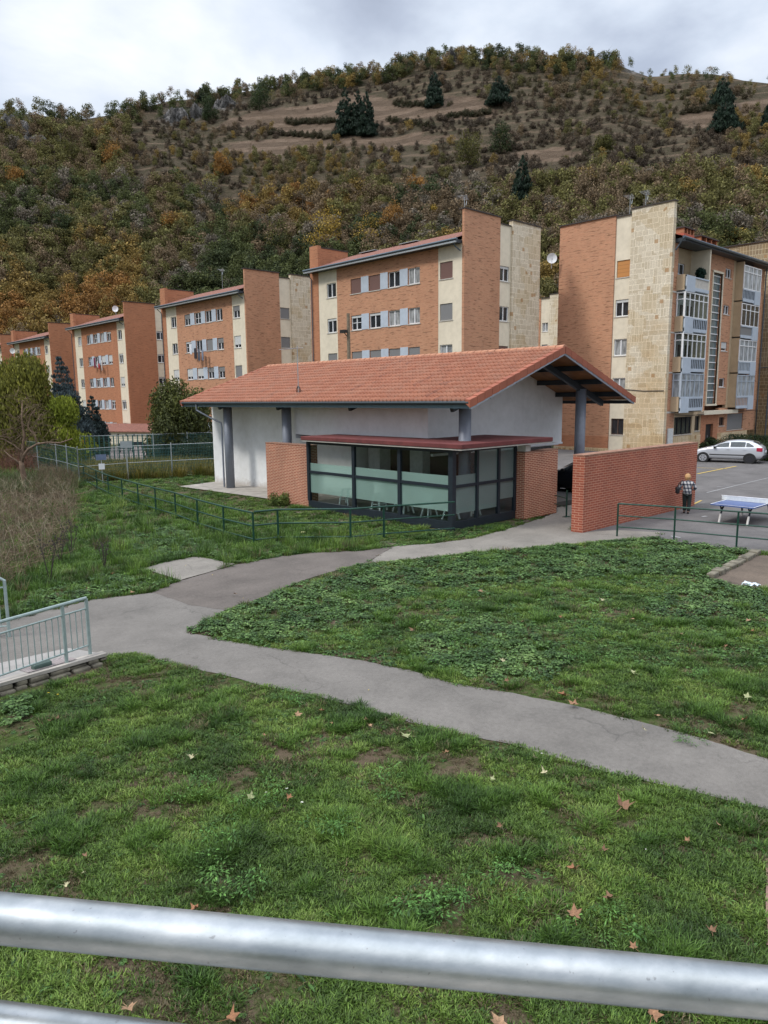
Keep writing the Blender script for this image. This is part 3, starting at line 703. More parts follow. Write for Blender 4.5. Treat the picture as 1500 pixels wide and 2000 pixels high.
# stair window
m = MB(); m.box(65.86, Yb-.07, 3.9, 66.0, Yb+.1, 15.45); m.box(68.0, Yb-.07, 3.9, 68.14, Yb+.1, 15.45); m.box(65.86, Yb-.08, 15.35, 68.14, Yb+.1, 15.52); m.box(65.8, Yb-.1, 3.84, 68.2, Yb+.1, 4.0)
sf = m.build('stair_window', M_cream, B)
m = MB(); m.quad((66,Yb+.2,4),(68,Yb+.2,4),(68,Yb+.2,15.35),(66,Yb+.2,15.35)); m.build('pane', glassy('stair_glass', (.13,.17,.18), .2), sf)
m = MB()
for k in range(18): z = 4.55+k*.62; m.box(66, Yb+.14, z, 68, Yb+.19, z+.07)
m.build('glazing_bars', M_frame, sf)
def bay(x0, x1, kind):
    """projecting glazed balconies, one per storey"""
    yf = Yb-.75
    if kind == 'r': wall('bay_side', M_tan, B, 'X', x0, yf+.05, Yb+.2, 3.5, 16.7, th=.12)
    for i, zf in enumerate((13.2, 9.95, 6.72, 3.5)):
        st = (('open','glazed','glazed','curtained') if kind == 'l' else ('panel','dark','curtained','panel'))[i]
        m = MB(); m.box(x0, yf, zf, x1, Yb+.9, zf+.12); m.build('balcony_slab', M_blue, B)
        bal = MB(); bal.box(x0, yf-.03, zf+.02, x1, yf+.05, zf+.28); bal.box(x0, yf-.03, zf+1.02, x1, yf+.05, zf+1.12)
        split = x0+(x1-x0)*.36 if kind == 'l' else x0+(x1-x0)*.66
        if kind == 'l': bal.box(x0, yf-.06, zf-.12, split, yf+.06, zf+1.14)
        else: bal.box(split, yf-.06, zf-.12, x1, yf+.06, zf+1.14)
        bo = bal.build('balcony_front', M_blue, B)
        a0, a1 = (split, x1) if kind == 'l' else (x0, split)
        bk = MB(); bk.quad((a0,yf+.04,zf+.28),(a1,yf+.04,zf+.28),(a1,yf+.04,zf+1.02),(a0,yf+.04,zf+1.02))
        bk.build('balustrade_back', {('l',0): M_sill, ('r',1): M_blindG, ('r',2): M_paneC, ('r',3): M_blindO}.get((kind, i), M_black), bo)
        bars = MB()
        if (kind, i) not in (('l',0), ('r',1)):
            k_ = int((a1-a0)/.32)
            for k in range(k_+1): x = a0+(a1-a0)*k/k_; bars.box(x-.04, yf-.02, zf+.28, x+.04, yf+.03, zf+1.02)
            bars.build('balusters', M_blue, bo)
        if kind == 'l':
            sd = MB(); sd.box(x0-.12, yf+.1, zf-.02, x0, Yb, zf+1.2); sd.build('side_panel', M_tan, B)
        if st != 'open':
            fr = MB(); n = 5 if kind == 'l' else 4; zt_ = zf+3.1 if not (kind == 'r' and i == 0) else 16.4
            for k in range(n+1):
                x = x0+(x1-x0)*k/n; fr.box(x-.045, yf-.02, zf+1.12, x+.045, yf+.05, zt_)
            for z in (zf+1.12, zt_-.6, zt_-.07): fr.box(x0, yf-.03, z, x1, yf+.045, z+.07)
            if kind == 'l':
                for yy in (yf+.1, Yb-.08): fr.box(x0-.02, yy-.04, zf+1.2, x0+.05, yy+.04, zt_)
                fr.box(x0-.03, yf, zt_-.6, x0+.06, Yb, zt_-.53); fr.box(x0-.03, yf, zt_-.07, x0+.06, Yb, zt_)
            fo = fr.build('glazing_frame', M_frame if i != 3 else M_blue, B)
            pn = MB(); pn.quad((x0,yf+.02,zf+1.15),(x1,yf+.02,zf+1.15),(x1,yf+.02,zt_),(x0,yf+.02,zt_))
            if kind == 'l': pn.quad((x0+.02,yf,zf+1.15),(x0+.02,Yb,zf+1.15),(x0+.02,Yb,zt_),(x0+.02,yf,zt_))
            pn.build('glazing', {'glazed': M_glass, 'curtained': M_bayc, 'dark': M_pane, 'panel': M_bayp}[st], fo)
            if st == 'glazed':
                q = MB(); q.box(x0+.1, Yb+.5, zf+.1, x1-.1, Yb+.55, zt_); q.build('inner_curtain', M_paneC if i == 2 else M_inner, fo)
                q = MB(); [q.box(x0+.5+k*1.3, Yb+.42, zf+1.2, x0+1.3+k*1.3, Yb+.5, zf+2.3) for k in range(3)]; q.build('inner_window', M_pane, fo)
M_bayc = glassy('bay_curtain', (.28,.31,.33), .25); M_bayp = glassy('bay_panel', (.34,.37,.39), .3)
bay(59.2, 63.5, 'l'); bay(70.9, 75.0, 'r')
wall('brick_wall', M_brickA, B, 'Y', Yb, 75.0, 78.0, 3.6, 16.9)
wall('bay_wall', M_tan, B, 'Y', Yb, 70.4, 70.9, 3.6, 16.9)
# ground storey of that side
wall('ground_wall', M_tan, B, 'Y', Yb+.02, 59.85, 65.2, 1.35, 3.4, [(60.0, 63.4, 1.5, 3.0), (64.0, 65.0, 1.7, 3.0)])
window(B, 'Y', Yb+.02, 60.0, 63.4, 1.5, 3.0, 'dark', mull=3, frame=M_black); window(B, 'Y', Yb+.02, 64.0, 65.0, 1.7, 3.0, 'dark', mull=0, frame=M_black)
m = MB(); m.box(59.85, Yb-.04, -.1, 65.2, Yb+.3, 1.35); m.box(68.9, Yb-.04, -.1, 76.0, Yb+.3, 1.3); m.build('stone_base', M_stone, B)
wall('entrance_wall', M_brickD, B, 'Y', Yb, 65.2, 68.9, -.1, 3.1, [(66.3, 67.9, -.1, 2.2)])
dd = MB(); dd.box(66.3, Yb+.2, -.1, 67.9, Yb+.26, 2.2); do = dd.build('door', M_black, B)
dd = MB(); dd.box(67.1, Yb+.15, .9, 67.16, Yb+.195, 1.2); dd.build('handle', M_galv, do)
m = MB(); m.box(64.6, Yb-.5, 3.08, 72.2, Yb+.05, 3.42); m.build('entrance_canopy', M_cream, B)
wall('ground_wall', M_brickA, B, 'Y', Yb, 68.9, 78.0, 1.3, 3.6, [(69.2, 70.3, 1.95, 2.75), (71.0, 74.8, 1.5, 3.0)])
window(B, 'Y', Yb, 69.2, 70.3, 1.95, 2.75, 'dark', mull=1, frame=M_bframe); window(B, 'Y', Yb, 71.0, 74.8, 1.5, 3.0, 'grey', mull=3, frame=M_black)
m = MB(); m.box(58.7, Yb-.13, .0, 59.6, Yb-.02, 2.1); m.build('service_door', M_inner, B)
m = MB(); m.box(58.4, Yb-.02, 3.35, 59.85, Yb+.2, 3.5); [m.box(58.4, Yb-.03, z, 59.85, Yb+.1, z+.12) for z in (6.6, 9.8, 13.0)]; m.build('brick_bands', M_sill, B)
# roof, gutter, chimneys
m = MB(); m.quad((58.3,26.75,17.15),(79.2,26.75,17.15),(79.2,32.6,19.2),(58.3,32.6,19.2)); m.quad((58.3,32.6,19.2),(79.2,32.6,19.2),(79.2,38.6,17.1),(58.3,38.6,17.1)); m.build('roof', M_roofX, B)
m = MB(); m.box(58.45, 26.8, 16.82, 79.2, 28.2, 17.1); m.build('eaves', M_dark, B)
m = MB(); m.tube([(57.9,26.7,17.05),(79.2,26.7,17.05)], .11, 8); m.build('gutter', M_gut, B)
m = MB(); m.tube([(58.0,26.72,17.0),(58.3,27.2,16.6),(58.3,27.5,16.2)], .06, 6); m.tube([(77.9,27.5,16.8),(77.9,27.5,0)], .06, 6); m.build('downpipe', M_gut, B)
m = MB()
for a, b_ in (((59.9,27.55,3.2),(64.5,27.1,3.15)), ((68,27.5,3.3),(77.8,27.5,3.25)), ((57.9,27.7,5.2),(57.9,31.1,5.35)), ((77.7,27.4,3.3),(77.7,27.4,0.2))): m.tube([a, ((a[0]+b_[0])/2,(a[1]+b_[1])/2,(a[2]+b_[2])/2-.08), b_], .03, 4)
m.build('cable', M_black, B)
for q in ((1335,1357,441,470), (1368,1402,458,484)):
    p0 = onY(q[0], q[3], 30.5); p1 = onY(q[1], q[2]+6, 30.5); zt_ = onY(q[0], q[2], 30.5).z
    m = MB(); m.box(p0.x, 30.5, 17.6, p1.x, 31.7, zt_-.55)
    ch = m.build('chimney', plain('chimney_red', (.42,.11,.07), .9), B)
    m = MB(); m.box(p0.x-.12, 30.38, zt_-.12, p1.x+.12, 31.82, zt_); m.build('cap', M_coping, ch)
    m = MB(); n_ = 3
    for k in range(n_+1): x = p0.x+(p1.x-p0.x-.2)*k/n_; m.box(x, 30.52, zt_-.55, x+.2, 31.68, zt_-.12)
    m.build('vents', M_brickD, ch)
# potted plant on the open top balcony
# ------- block seen in the gap between the two
Hb = empty('far_block', (95, 62, -.5), 'distant cream and stone block glimpsed in the gap left of the balcony block', 'apartment block')
wall('brick_wall', M_brickA, Hb, 'X', 95, 65.3, 70.5, -.8, 19.2)
hol = [(64.0, 65.05, z, z+1.3) for z in (14.6-.25, 11.4-.25, 8.2-.25, 4.9)]
wall('cream_strip', M_cream, Hb, 'X', 95.1, 63.7, 65.3, -.8, 19.25, hol)
for h, st in zip(hol, ('curtain','grey','dark','dark')): window(Hb, 'X', 95.1, *h, style=st)
wall('stone_wall', M_stone, Hb, 'X', 94.95, 60.0, 63.7, -.8, 19.65)
m = MB(); m.box(94.85, 60, 19.65, 95.4, 63.72, 19.74); m.box(94.9, 63.72, 19.25, 95.4, 65.3, 19.33); m.build('coping', M_coping, Hb)
m = MB(); m.box(95.5, 60.2, -.8, 114, 70.4, 17); m.build('core_walls', M_brickD, Hb)
# ------- block at the right edge
Gb = empty('stone_block', (82, 27, 0), 'dark rough stone block at the right edge, joined behind the balcony block', 'apartment block')
wall('stone_wall', M_stoneG, Gb, 'X', 81.95, 27.2, 33.6, -.1, 20.2, th=.5)
hol = [(25.2, 26.9, z, z+1.35) for z in (11.6, 8.5, 5.3, 2.25)]
wall('cream_strip', M_cream, Gb, 'X', 82.1, 24.6, 27.2, -.1, 19.9, hol)
for h, st in zip(hol, ('grey','half','pale','curtain')): window(Gb, 'X', 82.1, *h, style=st)
wall('stone_wall', M_stoneG, Gb, 'X', 81.95, 20.0, 24.6, -.1, 20.2, th=.5)
wall('cream_strip', M_cream, Gb, 'X', 82.05, 33.6, 35.2, -.1, 19.7)
m = MB(); m.box(81.8, 20, 20.2, 82.5, 33.65, 20.3); m.box(81.9, 33.65, 19.7, 82.5, 35.3, 19.78); m.build('coping', M_coping, Gb)
m = MB(); m.box(82.5, 20.1, -.1, 98, 38, 17); m.build('core_walls', M_brickD, Gb)
m = MB(); m.tube([(79.5,27.1,16),(79.5,27.1,0)], .06, 5); m.tube([(81.8,27.3,7.6),(81.8,29.0,7.5)], .05, 5); m.build('downpipe', M_gut, Gb)

# ------- washing hung out under windows
def washing(name_pts, label, X_):
    for (px, py, w, h, col, lb) in name_pts:
        p = onX(px, py, X_); m = MB(); n = 6
        for i in range(n):
            a0, a1 = p.y-w/2+w*i/n, p.y-w/2+w*(i+1)/n; z0 = p.z-h*(1-.12*math.sin(i*1.7)); z1 = p.z-h*(1-.12*math.sin((i+1)*1.7))
            dx0, dx1 = .05*math.sin(i*2.1), .05*math.sin((i+1)*2.1)
            m.quad((X_,a0,p.z),(X_,a1,p.z),(X_+dx1,a1,z1),(X_+dx0,a0,z0)); m.quad((X_+.02,a0,p.z),(X_+.02,a1,p.z),(X_+.02+dx1,a1,z1),(X_+.02+dx0,a0,z0))
        o = m.build('laundry', plain('cloth_'+lb[:8].strip().replace(' ', '_'), col, .9)); tag(o, lb, 'laundry', label)
washing([(372,672,.5,1.25,(.7,.72,.75),'white cloth, left end of the washing on the second block'), (381,680,.6,1.3,(.03,.03,.04),'black cloth hanging between white and grey washing on the second block'), (388,682,.5,1.4,(.10,.11,.14),'dark grey cloth in the washing on the second block'), (395,683,.4,1.3,(.22,.25,.32),'blue grey cloth, right end of the washing on the second block')], 'washing hung out on the second brick block', 44.3)
washing([(178,702,.6,1.0,(.38,.42,.52),'pale blue cloth, left end of the washing on the third block'), (184,699,.6,1.5,(.18,.03,.07),'dark crimson cloth in the washing on the third block'), (190,706,.4,.9,(.6,.6,.62),'white cloth between red pieces on the third block'), (193,710,.45,.8,(.45,.04,.05),'short bright red cloth on the third block'), (198,704,.25,1.4,(.7,.68,.66),'narrow white cloth, right end of the washing on the third block')], 'washing hung out on the third brick block', 44.3)
# ------- wooden pole with a lamp in front of the nearest block
pz = onX(680, 612, 40); t = empty('utility_pole', (40, pz.y, 0), 'weathered timber pole with a lamp, standing before the nearest brick block', 'pole')
m = MB(); m.tube([(40,pz.y,0),(40,pz.y,pz.z)], [.17,.13], 8); m.build('pole', plain('pole_wood', (.20,.16,.11), .9, var=.3), t)
q = onX(671, 648, 39.6); m = MB(); m.tube([(40,pz.y,q.z-.5),(39.6,q.y,q.z)], .04, 5); m.box(39.4,q.y-.35,q.z-.1,39.75,q.y+.25,q.z+.15); m.build('lamp', M_black, t)

# ================================================================== PAVILION
XE, XM, XR, YF, YL = 20.6, 26.5, 32.4, 17.0, 38.2      # eaves, ridge, rear eaves, near gable, far gable
ZE, ZM = 4.80, 6.86
PV = empty('pavilion', (26.5, 28, 0), 'white walled pavilion with a gabled orange clay tile roof on round grey columns', 'pavilion')
def roof_z(x): return ZE + (ZM-ZE)*(1-abs(x-XM)/(XM-XE))
def tiles():
    vs = []; fs = []; ids = []
    n_c = 98; pitch = (YL-YF)/n_c; n_r = 14
    K = 6
    for side in (1, -1):
        x_e = XE-.18 if side == 1 else XR+.18
        for r in range(n_r):
            t0 = r/n_r; t1 = (r+1.12)/n_r
            for c in range(n_c):
                y0 = YF+.12+c*pitch*(1-.004); jit = random.uniform(-.006, .006); lift = random.uniform(0, .006)
                n = len(vs)
                for (t, up) in ((t0, .062), (min(t1, 1.0), .002)):
                    x = x_e+(XM-x_e)*t; z = roof_z(x)+up+lift
                    for k in range(K+1):
                        u = k/K
                        # roll then pan
                        hgt = .085*math.sin(PI*min(u/.58, 1)) if u < .58 else -.02*math.sin(PI*(u-.58)/.42)
                        vs.append((x+jit*side, y0+u*pitch*1.02, z+hgt))
                # lip at the lower edge
                for k in range(K+1):
                    v = vs[n+k]; vs.append((v[0], v[1], v[2]-.055))
                for k in range(K):
                    fs.append((n+k, n+k+1, n+K+1+k+1, n+K+1+k)); fs.append((n+2*(K+1)+k, n+2*(K+1)+k+1, n+k+1, n+k))
                ids.append((n, len(vs), (r*.731+side)%7, (c*.377)%9))
    me = bpy.data.meshes.new('roof_tiles'); me.from_pydata(vs, [], fs); me.materials.append(M_tile)
    a = np.zeros((len(vs), 3), np.float32)
    for s, e, p, q in ids: a[s:e, 0] = p; a[s:e, 1] = q
    at = me.attributes.new('tid', 'FLOAT_VECTOR', 'POINT'); at.data.foreach_set('vector', a.ravel())
    me.polygons.foreach_set('use_smooth', [i % 2 == 0 for i in range(len(fs))])
    o = bpy.data.objects.new('roof_tiles', me); COL.objects.link(o); o.parent = PV; o.matrix_parent_inverse = Matrix.Translation(-PV.location)
tiles()
def tinted(m_, name):                # objects built from MB with the tile material carry no per-tile id
    return m_
M_verge = brick('verge_tile', [(.36,.115,.065), (.31,.098,.056)], (.3,.10,.06), .45, 3., .001, 0, stain=.25)
for yy, dirn in ((YF, -1), (YL, 1)):                 # verge tiles along the two gables
    m = MB()
    for side in (1, -1):
        x_e = XE-.2 if side == 1 else XR+.2
        for r in range(14):
            xa = x_e+(XM-x_e)*r/14; xb = x_e+(XM-x_e)*(r+.965)/14
            za, zb_ = roof_z(xa)+.085, roof_z(xb)+.06
            n = len(m.v); ya, yb = (yy-.05, yy+.17) if dirn == -1 else (yy-.17, yy+.05)
            m.v += [(xa,ya,za-.26),(xb,ya,zb_-.26),(xb,ya,zb_+.03),(xa,ya,za+.03),(xa,yb,za-.10),(xb,yb,zb_-.10),(xb,yb,zb_+.05),(xa,yb,za+.05)]
            m.f += [(n,n+1,n+2,n+3),(n+4,n+7,n+6,n+5),(n+3,n+2,n+6,n+7),(n,n+3,n+7,n+4),(n+1,n+5,n+6,n+2)]
    m.build('verge_tiles', M_verge, PV)
m = MB()
for k in range(54):
    y0 = YF-.02+k*(YL-YF)/54; y1 = y0+(YL-YF)/54*1.06
    K = 6; n = len(m.v)
    for (y, s) in ((y0, 1.12), (y1, .95)):
        for q in range(K+1):
            a = PI*q/K; m.v.append((XM+.15*s*math.cos(a), y, ZM+.02+.13*s*math.sin(a)))
    for q in range(K): m.f.append((n+q, n+q+1, n+K+1+q+1, n+K+1+q))
    m.f.append(tuple(n+q for q in range(K+1)))
m.build('ridge_tiles', plain('ridge_clay', (.42,.20,.12), .85, scale=3, var=.25), PV, smooth=False)
# deck under the tiles, soffit
m = MB()
for (xa, xb) in ((XE, XM), (XM, XR)):
    za, zb_ = roof_z(xa)-.04, roof_z(xb)-.04
    for dz in (0, -.05): m.quad((xa,YF+.05,za+dz),(xb,YF+.05,zb_+dz),(xb,YL-.05,zb_+dz),(xa,YL-.05,za+dz))
m.build('roof_deck', M_soffit, PV)
m = MB()
for (xa, xb) in ((XE-.12, XM), (XM, XR+.12)):
    for yy in (YF-.02, YL-.04): m.beam((xa,yy+.03,roof_z(xa)-.20),(xb,yy+.03,roof_z(xb)-.20), .06, .11)
m.build('barge_board', plain('barge_steel', (.36,.40,.46), .4), PV)
m = MB(); m.box(XE-.06, YF+.02, ZE-.27, XE+.02, YL-.02, ZE-.12); m.build('fascia', M_fascia, PV)
m = MB(); m.box(XE-.10, YF+.0, ZE-.14, XE-.0, YL, ZE-.02); m.tube([(XE-.14,YF+.02,ZE-.06),(XE-.14,YL-.02,ZE-.06)], .075, 8); m.build('gutter', plain('dark_gutter', (.05,.065,.075), .4, .4), PV)
m = MB(); m.box(XR-.05, YF+.02, ZE-.27, XR+.06, YL, ZE-.10); m.build('fascia', M_dark, PV)
# purlins and sloping beams
m = MB()
for x in (21.7, 23.3, 24.9, 26.5, 28.1, 29.7, 31.3): m.beam((x,YF+.08,roof_z(x)-.20),(x,YL-.1,roof_z(x)-.20), .12, .22)
m.build('purlins', M_dark, PV)
for yy in (18.3, 24.2, 29.6, 35.0):
    m = MB()
    m.beam((XE+.35,yy,roof_z(XE+.35)-.42),(XM,yy,ZM-.42), .16, .26); m.beam((XM,yy,ZM-.42),(XR-.5,yy,roof_z(XR-.5)-.42), .16, .26); m.build('rafter', M_dark, PV)
def column(x, y, z0, z1, r=.24):
    m = MB(); m.tube([(x,y,z0),(x,y,z1)], r, 24); o = m.build('column', M_steel, PV, smooth=True)
    for p_ in o.data.polygons: p_.use_smooth = len(p_.vertices) == 4
column(21.62, 18.2, 0, roof_z(21.62)-.4); column(21.55, 35.1, 0, roof_z(21.55)-.4); column(21.62, 29.75, 0, roof_z(21.6)-.4); column(30.0, 18.3, 0, roof_z(30)-.4)
m = MB(); m.box(30.0, 18.22, roof_z(30)-.75, 30.35, 18.4, roof_z(30)-.4); m.build('bracket', M_dark, PV)
# walls
def polywall(name, pts, mat, th=None):
    m = MB(); m.poly(pts); return m.build(name, mat, PV)
zU = 2.98
rz = lambda x: roof_z(x)-.07
m = MB()      # raised white volume: front, gable with its slope, back, underside
m.poly([(22.0,20.5,zU-.02),(22.0,29.55,zU+.2),(22.0,29.55,rz(22)),(22.0,20.5,rz(22))])
m.poly([(22.0,20.5,zU-.02),(22.0,20.5,rz(22)),(26.5,20.5,rz(26.5)),(31.9,20.5,rz(31.9)),(31.9,20.5,2.62)])
m.poly([(31.9,20.5,2.62),(31.9,20.5,rz(31.9)),(31.9,29.55,rz(31.9)),(31.9,29.55,2.62)])
m.poly([(22.0,20.5,zU-.02),(31.9,20.5,2.62),(31.9,29.55,2.62),(22.0,29.55,zU)])
m.poly([(22.0,29.55,zU),(22.0,29.55,rz(22)),(26.5,29.55,rz(26.5)),(31.9,29.55,rz(31.9)),(31.9,29.55,2.62)])
m.build('upper_wall', M_white, PV)
m = MB(); m.box(22.3, 20.48, 2.50, 31.6, 20.62, 2.60); m.box(24.0,20.42,2.54,31.88,20.49,2.63); m.build('steel_strip', M_frame, PV)
# ground-floor wall to the left, gently bowed, with its end turned
pts = [(23.6,38.15),(22.35,38.12),(22.28,37.9),(22.45,36.8),(22.62,35.6),(22.75,34.3),(22.85,33.0),(22.9,31.0),(22.9,29.4),(22.9,26.35),(31.5,26.35),(31.5,38.15)]
m = MB(); n = len(m.v); k = len(pts)
for p_ in pts: m.v.append((p_[0], p_[1], 0.0))
for p_ in pts: m.v.append((p_[0], p_[1], rz(p_[0]) if p_[1] > 29.5 else 2.97))
for i in range(k): j = (i+1) % k; m.f.append((n+i, n+j, n+k+j, n+k+i))
m.build('side_wall', M_white, PV)
# glass-walled rooms under the white volume
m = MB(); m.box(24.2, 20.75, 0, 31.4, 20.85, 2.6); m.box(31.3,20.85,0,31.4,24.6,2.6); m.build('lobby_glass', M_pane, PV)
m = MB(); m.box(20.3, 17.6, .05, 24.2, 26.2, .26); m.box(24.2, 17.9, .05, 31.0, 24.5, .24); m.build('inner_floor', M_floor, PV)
m = MB(); m.box(24.5, 26.2, .24, 31.0, 26.3, 2.95); m.box(30.9, 20.9, .24, 31.0, 26.2, 2.95); m.build('inner_darkening_wall', M_innerD, PV)  # dark walls added before the white one so the rooms look unlit
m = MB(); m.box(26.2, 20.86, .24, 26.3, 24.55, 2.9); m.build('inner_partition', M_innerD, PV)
for a in ((23.6, 25.1, 24.3, 25.9), (23.9, 22.6, 24.4, 23.4), (26.2, 21.2, 26.8, 22.0)):
    m = MB(); m.box(a[0], a[1], .26, a[2], a[3], 2.96); m.build('inner_pillar', M_inner, PV)
# brick panels
def brickbox(name, x0, y0, x1, y1, z, label, mat=M_brickP, cap=None):
    t = empty(name, ((x0+x1)/2, (y0+y1)/2, 0), label, 'brick wall')
    m = MB(); m.box(x0,y0,-.1,x1,y1,z); m.build('brickwork', mat, t)
    m = MB(); m.box(x0-.01,y0-.01,z,x1+.01,y1+.01,z+.045); m.build('coping', cap or M_capb, t); return t
M_capb = plain('brick_cap', (.28,.15,.10), .9, scale=5, var=.35)
brickbox('brick_wall', 20.32, 26.25, 20.75, 29.75, 2.80, 'short brick wall panel left of the glass booth, before the white wall')
brickbox('brick_wall', 24.06, 17.12, 26.40, 17.55, 2.70, 'brick pier wall joining the right side of the glass booth')
# long free-standing wall: its end and top follow the photo's slight rake
t = empty('brick_wall', (28, 14, 0), 'long free-standing brick wall with joints like grooves, beside the walking person', 'brick wall')
m = MB(); n = 0
P4 = [(23.08,14.32),(23.10,13.86),(32.3,13.77),(32.3,14.22)]
m.prism(P4, -.1, 2.80); m.build('brickwork', M_brickW, t)
m = MB(); m.prism([(p_[0]+(-.01 if i < 2 else .01), p_[1]+(.012 if i in (0,3) else -.012)) for i, p_ in enumerate(P4)], 2.80, 2.85); m.build('coping', M_capb, t)

# glass booth
GB = empty('glass_booth', (22, 22, 0), 'glazed booth with dark frame, frosted panes and a flat dark red roof', 'glass booth')
X0, X1, Y0, Y1 = 20.15, 24.02, 17.55, 26.2
m = MB(); m.box(X0-.02, Y0-.02, .02, X0+.14, Y1, .34); m.box(X0-.02, Y0-.02, .02, X1, Y0+.14, .34); m.build('plinth', M_frameN, GB)
m = MB()
ys = [Y0, 20.35, 23.1, Y1]
for y in ys[1:]: m.box(X0-.03, y-.11, .34, X0+.10, y+.05, 3.02)
m.box(X0-.04, Y0-.05, .0, X0+.16, Y0+.17, 3.05); m.box(X0-.02, Y0, 2.92, X0+.1, Y1, 3.05)
m.box(X0-.015, Y0+.1, 1.60, X0+.09, Y1, 1.72)
xs = [X0, 21.62, 22.95, X1]
for x in xs[1:]: m.box(x-.07, Y0-.03, .34, x+.05, Y0+.10, 3.02)
m.box(X0, Y0-.02, 2.92, X1, Y0+.1, 3.05); m.box(X0+.1, Y0-.015, 1.60, X1, Y0+.09, 1.71)
m.build('frame', M_frameN, GB)
for i in range(3):
    a, b_ = ys[i]+.05+(.12 if i == 0 else 0), ys[i+1]-.11
    m = MB(); m.quad((X0+.04,a,.34),(X0+.04,b_,.34),(X0+.04,b_,2.95),(X0+.04,a,2.95)); gl = m.build('pane', M_glass, GB)
    m = MB(); m.quad((X0+.05,a,.72),(X0+.05,b_,.72),(X0+.05,b_,2.06),(X0+.05,a,2.06)); m.build('frosted_film', M_frost, gl)
    a, b_ = xs[i]+.05+(.1 if i == 0 else 0), xs[i+1]-.07
    m = MB(); m.quad((a,Y0+.04,.34),(b_,Y0+.04,.34),(b_,Y0+.04,2.95),(a,Y0+.04,2.95)); gl = m.build('pane', M_glass, GB)
    m = MB(); m.quad((a,Y0+.05,.62 if i < 2 else .9),(b_,Y0+.05,.62 if i < 2 else .9),(b_,Y0+.05,2.06 if i == 0 else 2.94),(a,Y0+.05,2.06 if i == 0 else 2.94)); m.build('frosted_film', M_frostG, gl)
m = MB(); m.prism([(19.85,16.85),(25.6,16.85),(25.6,20.4),(22.4,20.4),(22.4,26.3),(19.85,26.3)], 3.10, 3.27); m.build('roof_slab', M_red, GB, bevel=.02)
m = MB(); m.prism([(19.88,16.88),(25.57,16.88),(25.57,20.4),(22.4,20.4),(22.4,26.27),(19.88,26.27)], 3.05, 3.098); m.build('drip_edge', M_sill, GB)
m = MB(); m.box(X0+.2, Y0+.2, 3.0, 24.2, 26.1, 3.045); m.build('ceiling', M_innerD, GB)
m = MB(); m.box(24.06, 17.1, 2.76, 24.4, 17.5, 3.0); m.build('junction_box', M_sill, GB)
# stools and chairs inside
def stool(loc, rz, label, back=False):
    t = empty('metal_stool' if not back else 'metal_chair', loc, label, 'stool' if not back else 'chair', 'white metal seats inside the glass booth', rz)
    h = .70 if not back else .46
    m = MB(); m.box(-.19,-.19,h-.03,.19,.19,h); local(m.build('seat', M_chair, bevel=.03), t)
    for sx in (-1,1):
        for sy in (-1,1):
            m = MB(); m.beam((sx*.15,sy*.15,h-.02),(sx*.24,sy*.24,0), .06, .035); local(m.build('leg', M_chair), t)
    if not back:
        m = MB()
        for a_, b_ in (((-.2,-.2),(.2,-.2)),((.2,-.2),(.2,.2)),((.2,.2),(-.2,.2)),((-.2,.2),(-.2,-.2))): m.beam((*a_,.25),(*b_,.25), .02, .02)
        local(m.build('footrest', M_chair), t)
    else:
        m = MB(); m.box(-.19,.16,h+.12,.19,.19,h+.42); m.beam((-.17,.175,h),(-.17,.19,h+.42), .03,.03); m.beam((.17,.175,h),(.17,.19,h+.42), .03,.03); local(m.build('backrest', M_chair), t)
    return t
stool((20.85,24.35,.26), .2, 'white metal stool behind the left pane of the booth, nearest the brick panel')
stool((20.75,22.15,.26), .1, 'white metal stool at the left of the middle pane of the booth')
stool((21.1,21.2,.26), PI/2+.2, 'white metal chair right of centre behind the middle pane of the booth', True)
stool((20.95,20.75,.26), PI/2-.3, 'white metal chair beside the booth post between middle and right panes', True)
stool((20.9,19.4,.26), -.2, 'white metal chair behind the wide right pane of the long booth side', True)
stool((21.0,18.35,.26), PI, 'white metal chair behind the first pane of the short booth side', True)
stool((22.35,18.4,.26), PI-.2, 'white metal chair behind the second pane of the short booth side', True)
# downpipe and roof aerial
m = MB(); yy = 37.2
m.tube([(XE-.12,36.55,ZE-.1),(XE-.12,36.55,ZE-.45),(XE+.35,36.0,ZE-.85),(21.3,35.42,ZE-1.15),(21.3,35.36,ZE-1.4),(21.3,35.36,.1)], .05, 8); m.build('downpipe', M_steel, PV)
p = None
d = ray(583, 768)      # foot of the mast on the near slope
for k in range(2000):
    q = EYE + d*(20+k*.02)/1.0
    if q[0] > XE and q[2] <= roof_z(q[0])+.06: p = q; break
hh = 2.35
t = empty('tv_antenna', (p[0], p[1], p[2]-.1), 'slim television antenna on the tiled pavilion roof', 'antenna')
m = MB(); m.tube([(0,0,0),(0,0,hh)], .022, 6); local(m.build('mast', M_galv), t)
m = MB(); m.tube([(-.1,1.3,hh-.12),(.1,-.35,hh-.12)], .012, 4)
for k in range(11): yk = 1.25-.15*k; m.tube([(-.18,yk,hh-.12),(.18,yk,hh-.12)], .008, 4)
local(m.build('antenna_head', M_galv), t)
m = MB(); m.tube([(.02,.14,.0),(.02,.14,.30),(.02,.08,.42),(.02,-.02,.42),(.02,-.1,.30),(.02,-.1,-.05)], .028, 6); local(m.build('cable_loop', M_black), t)

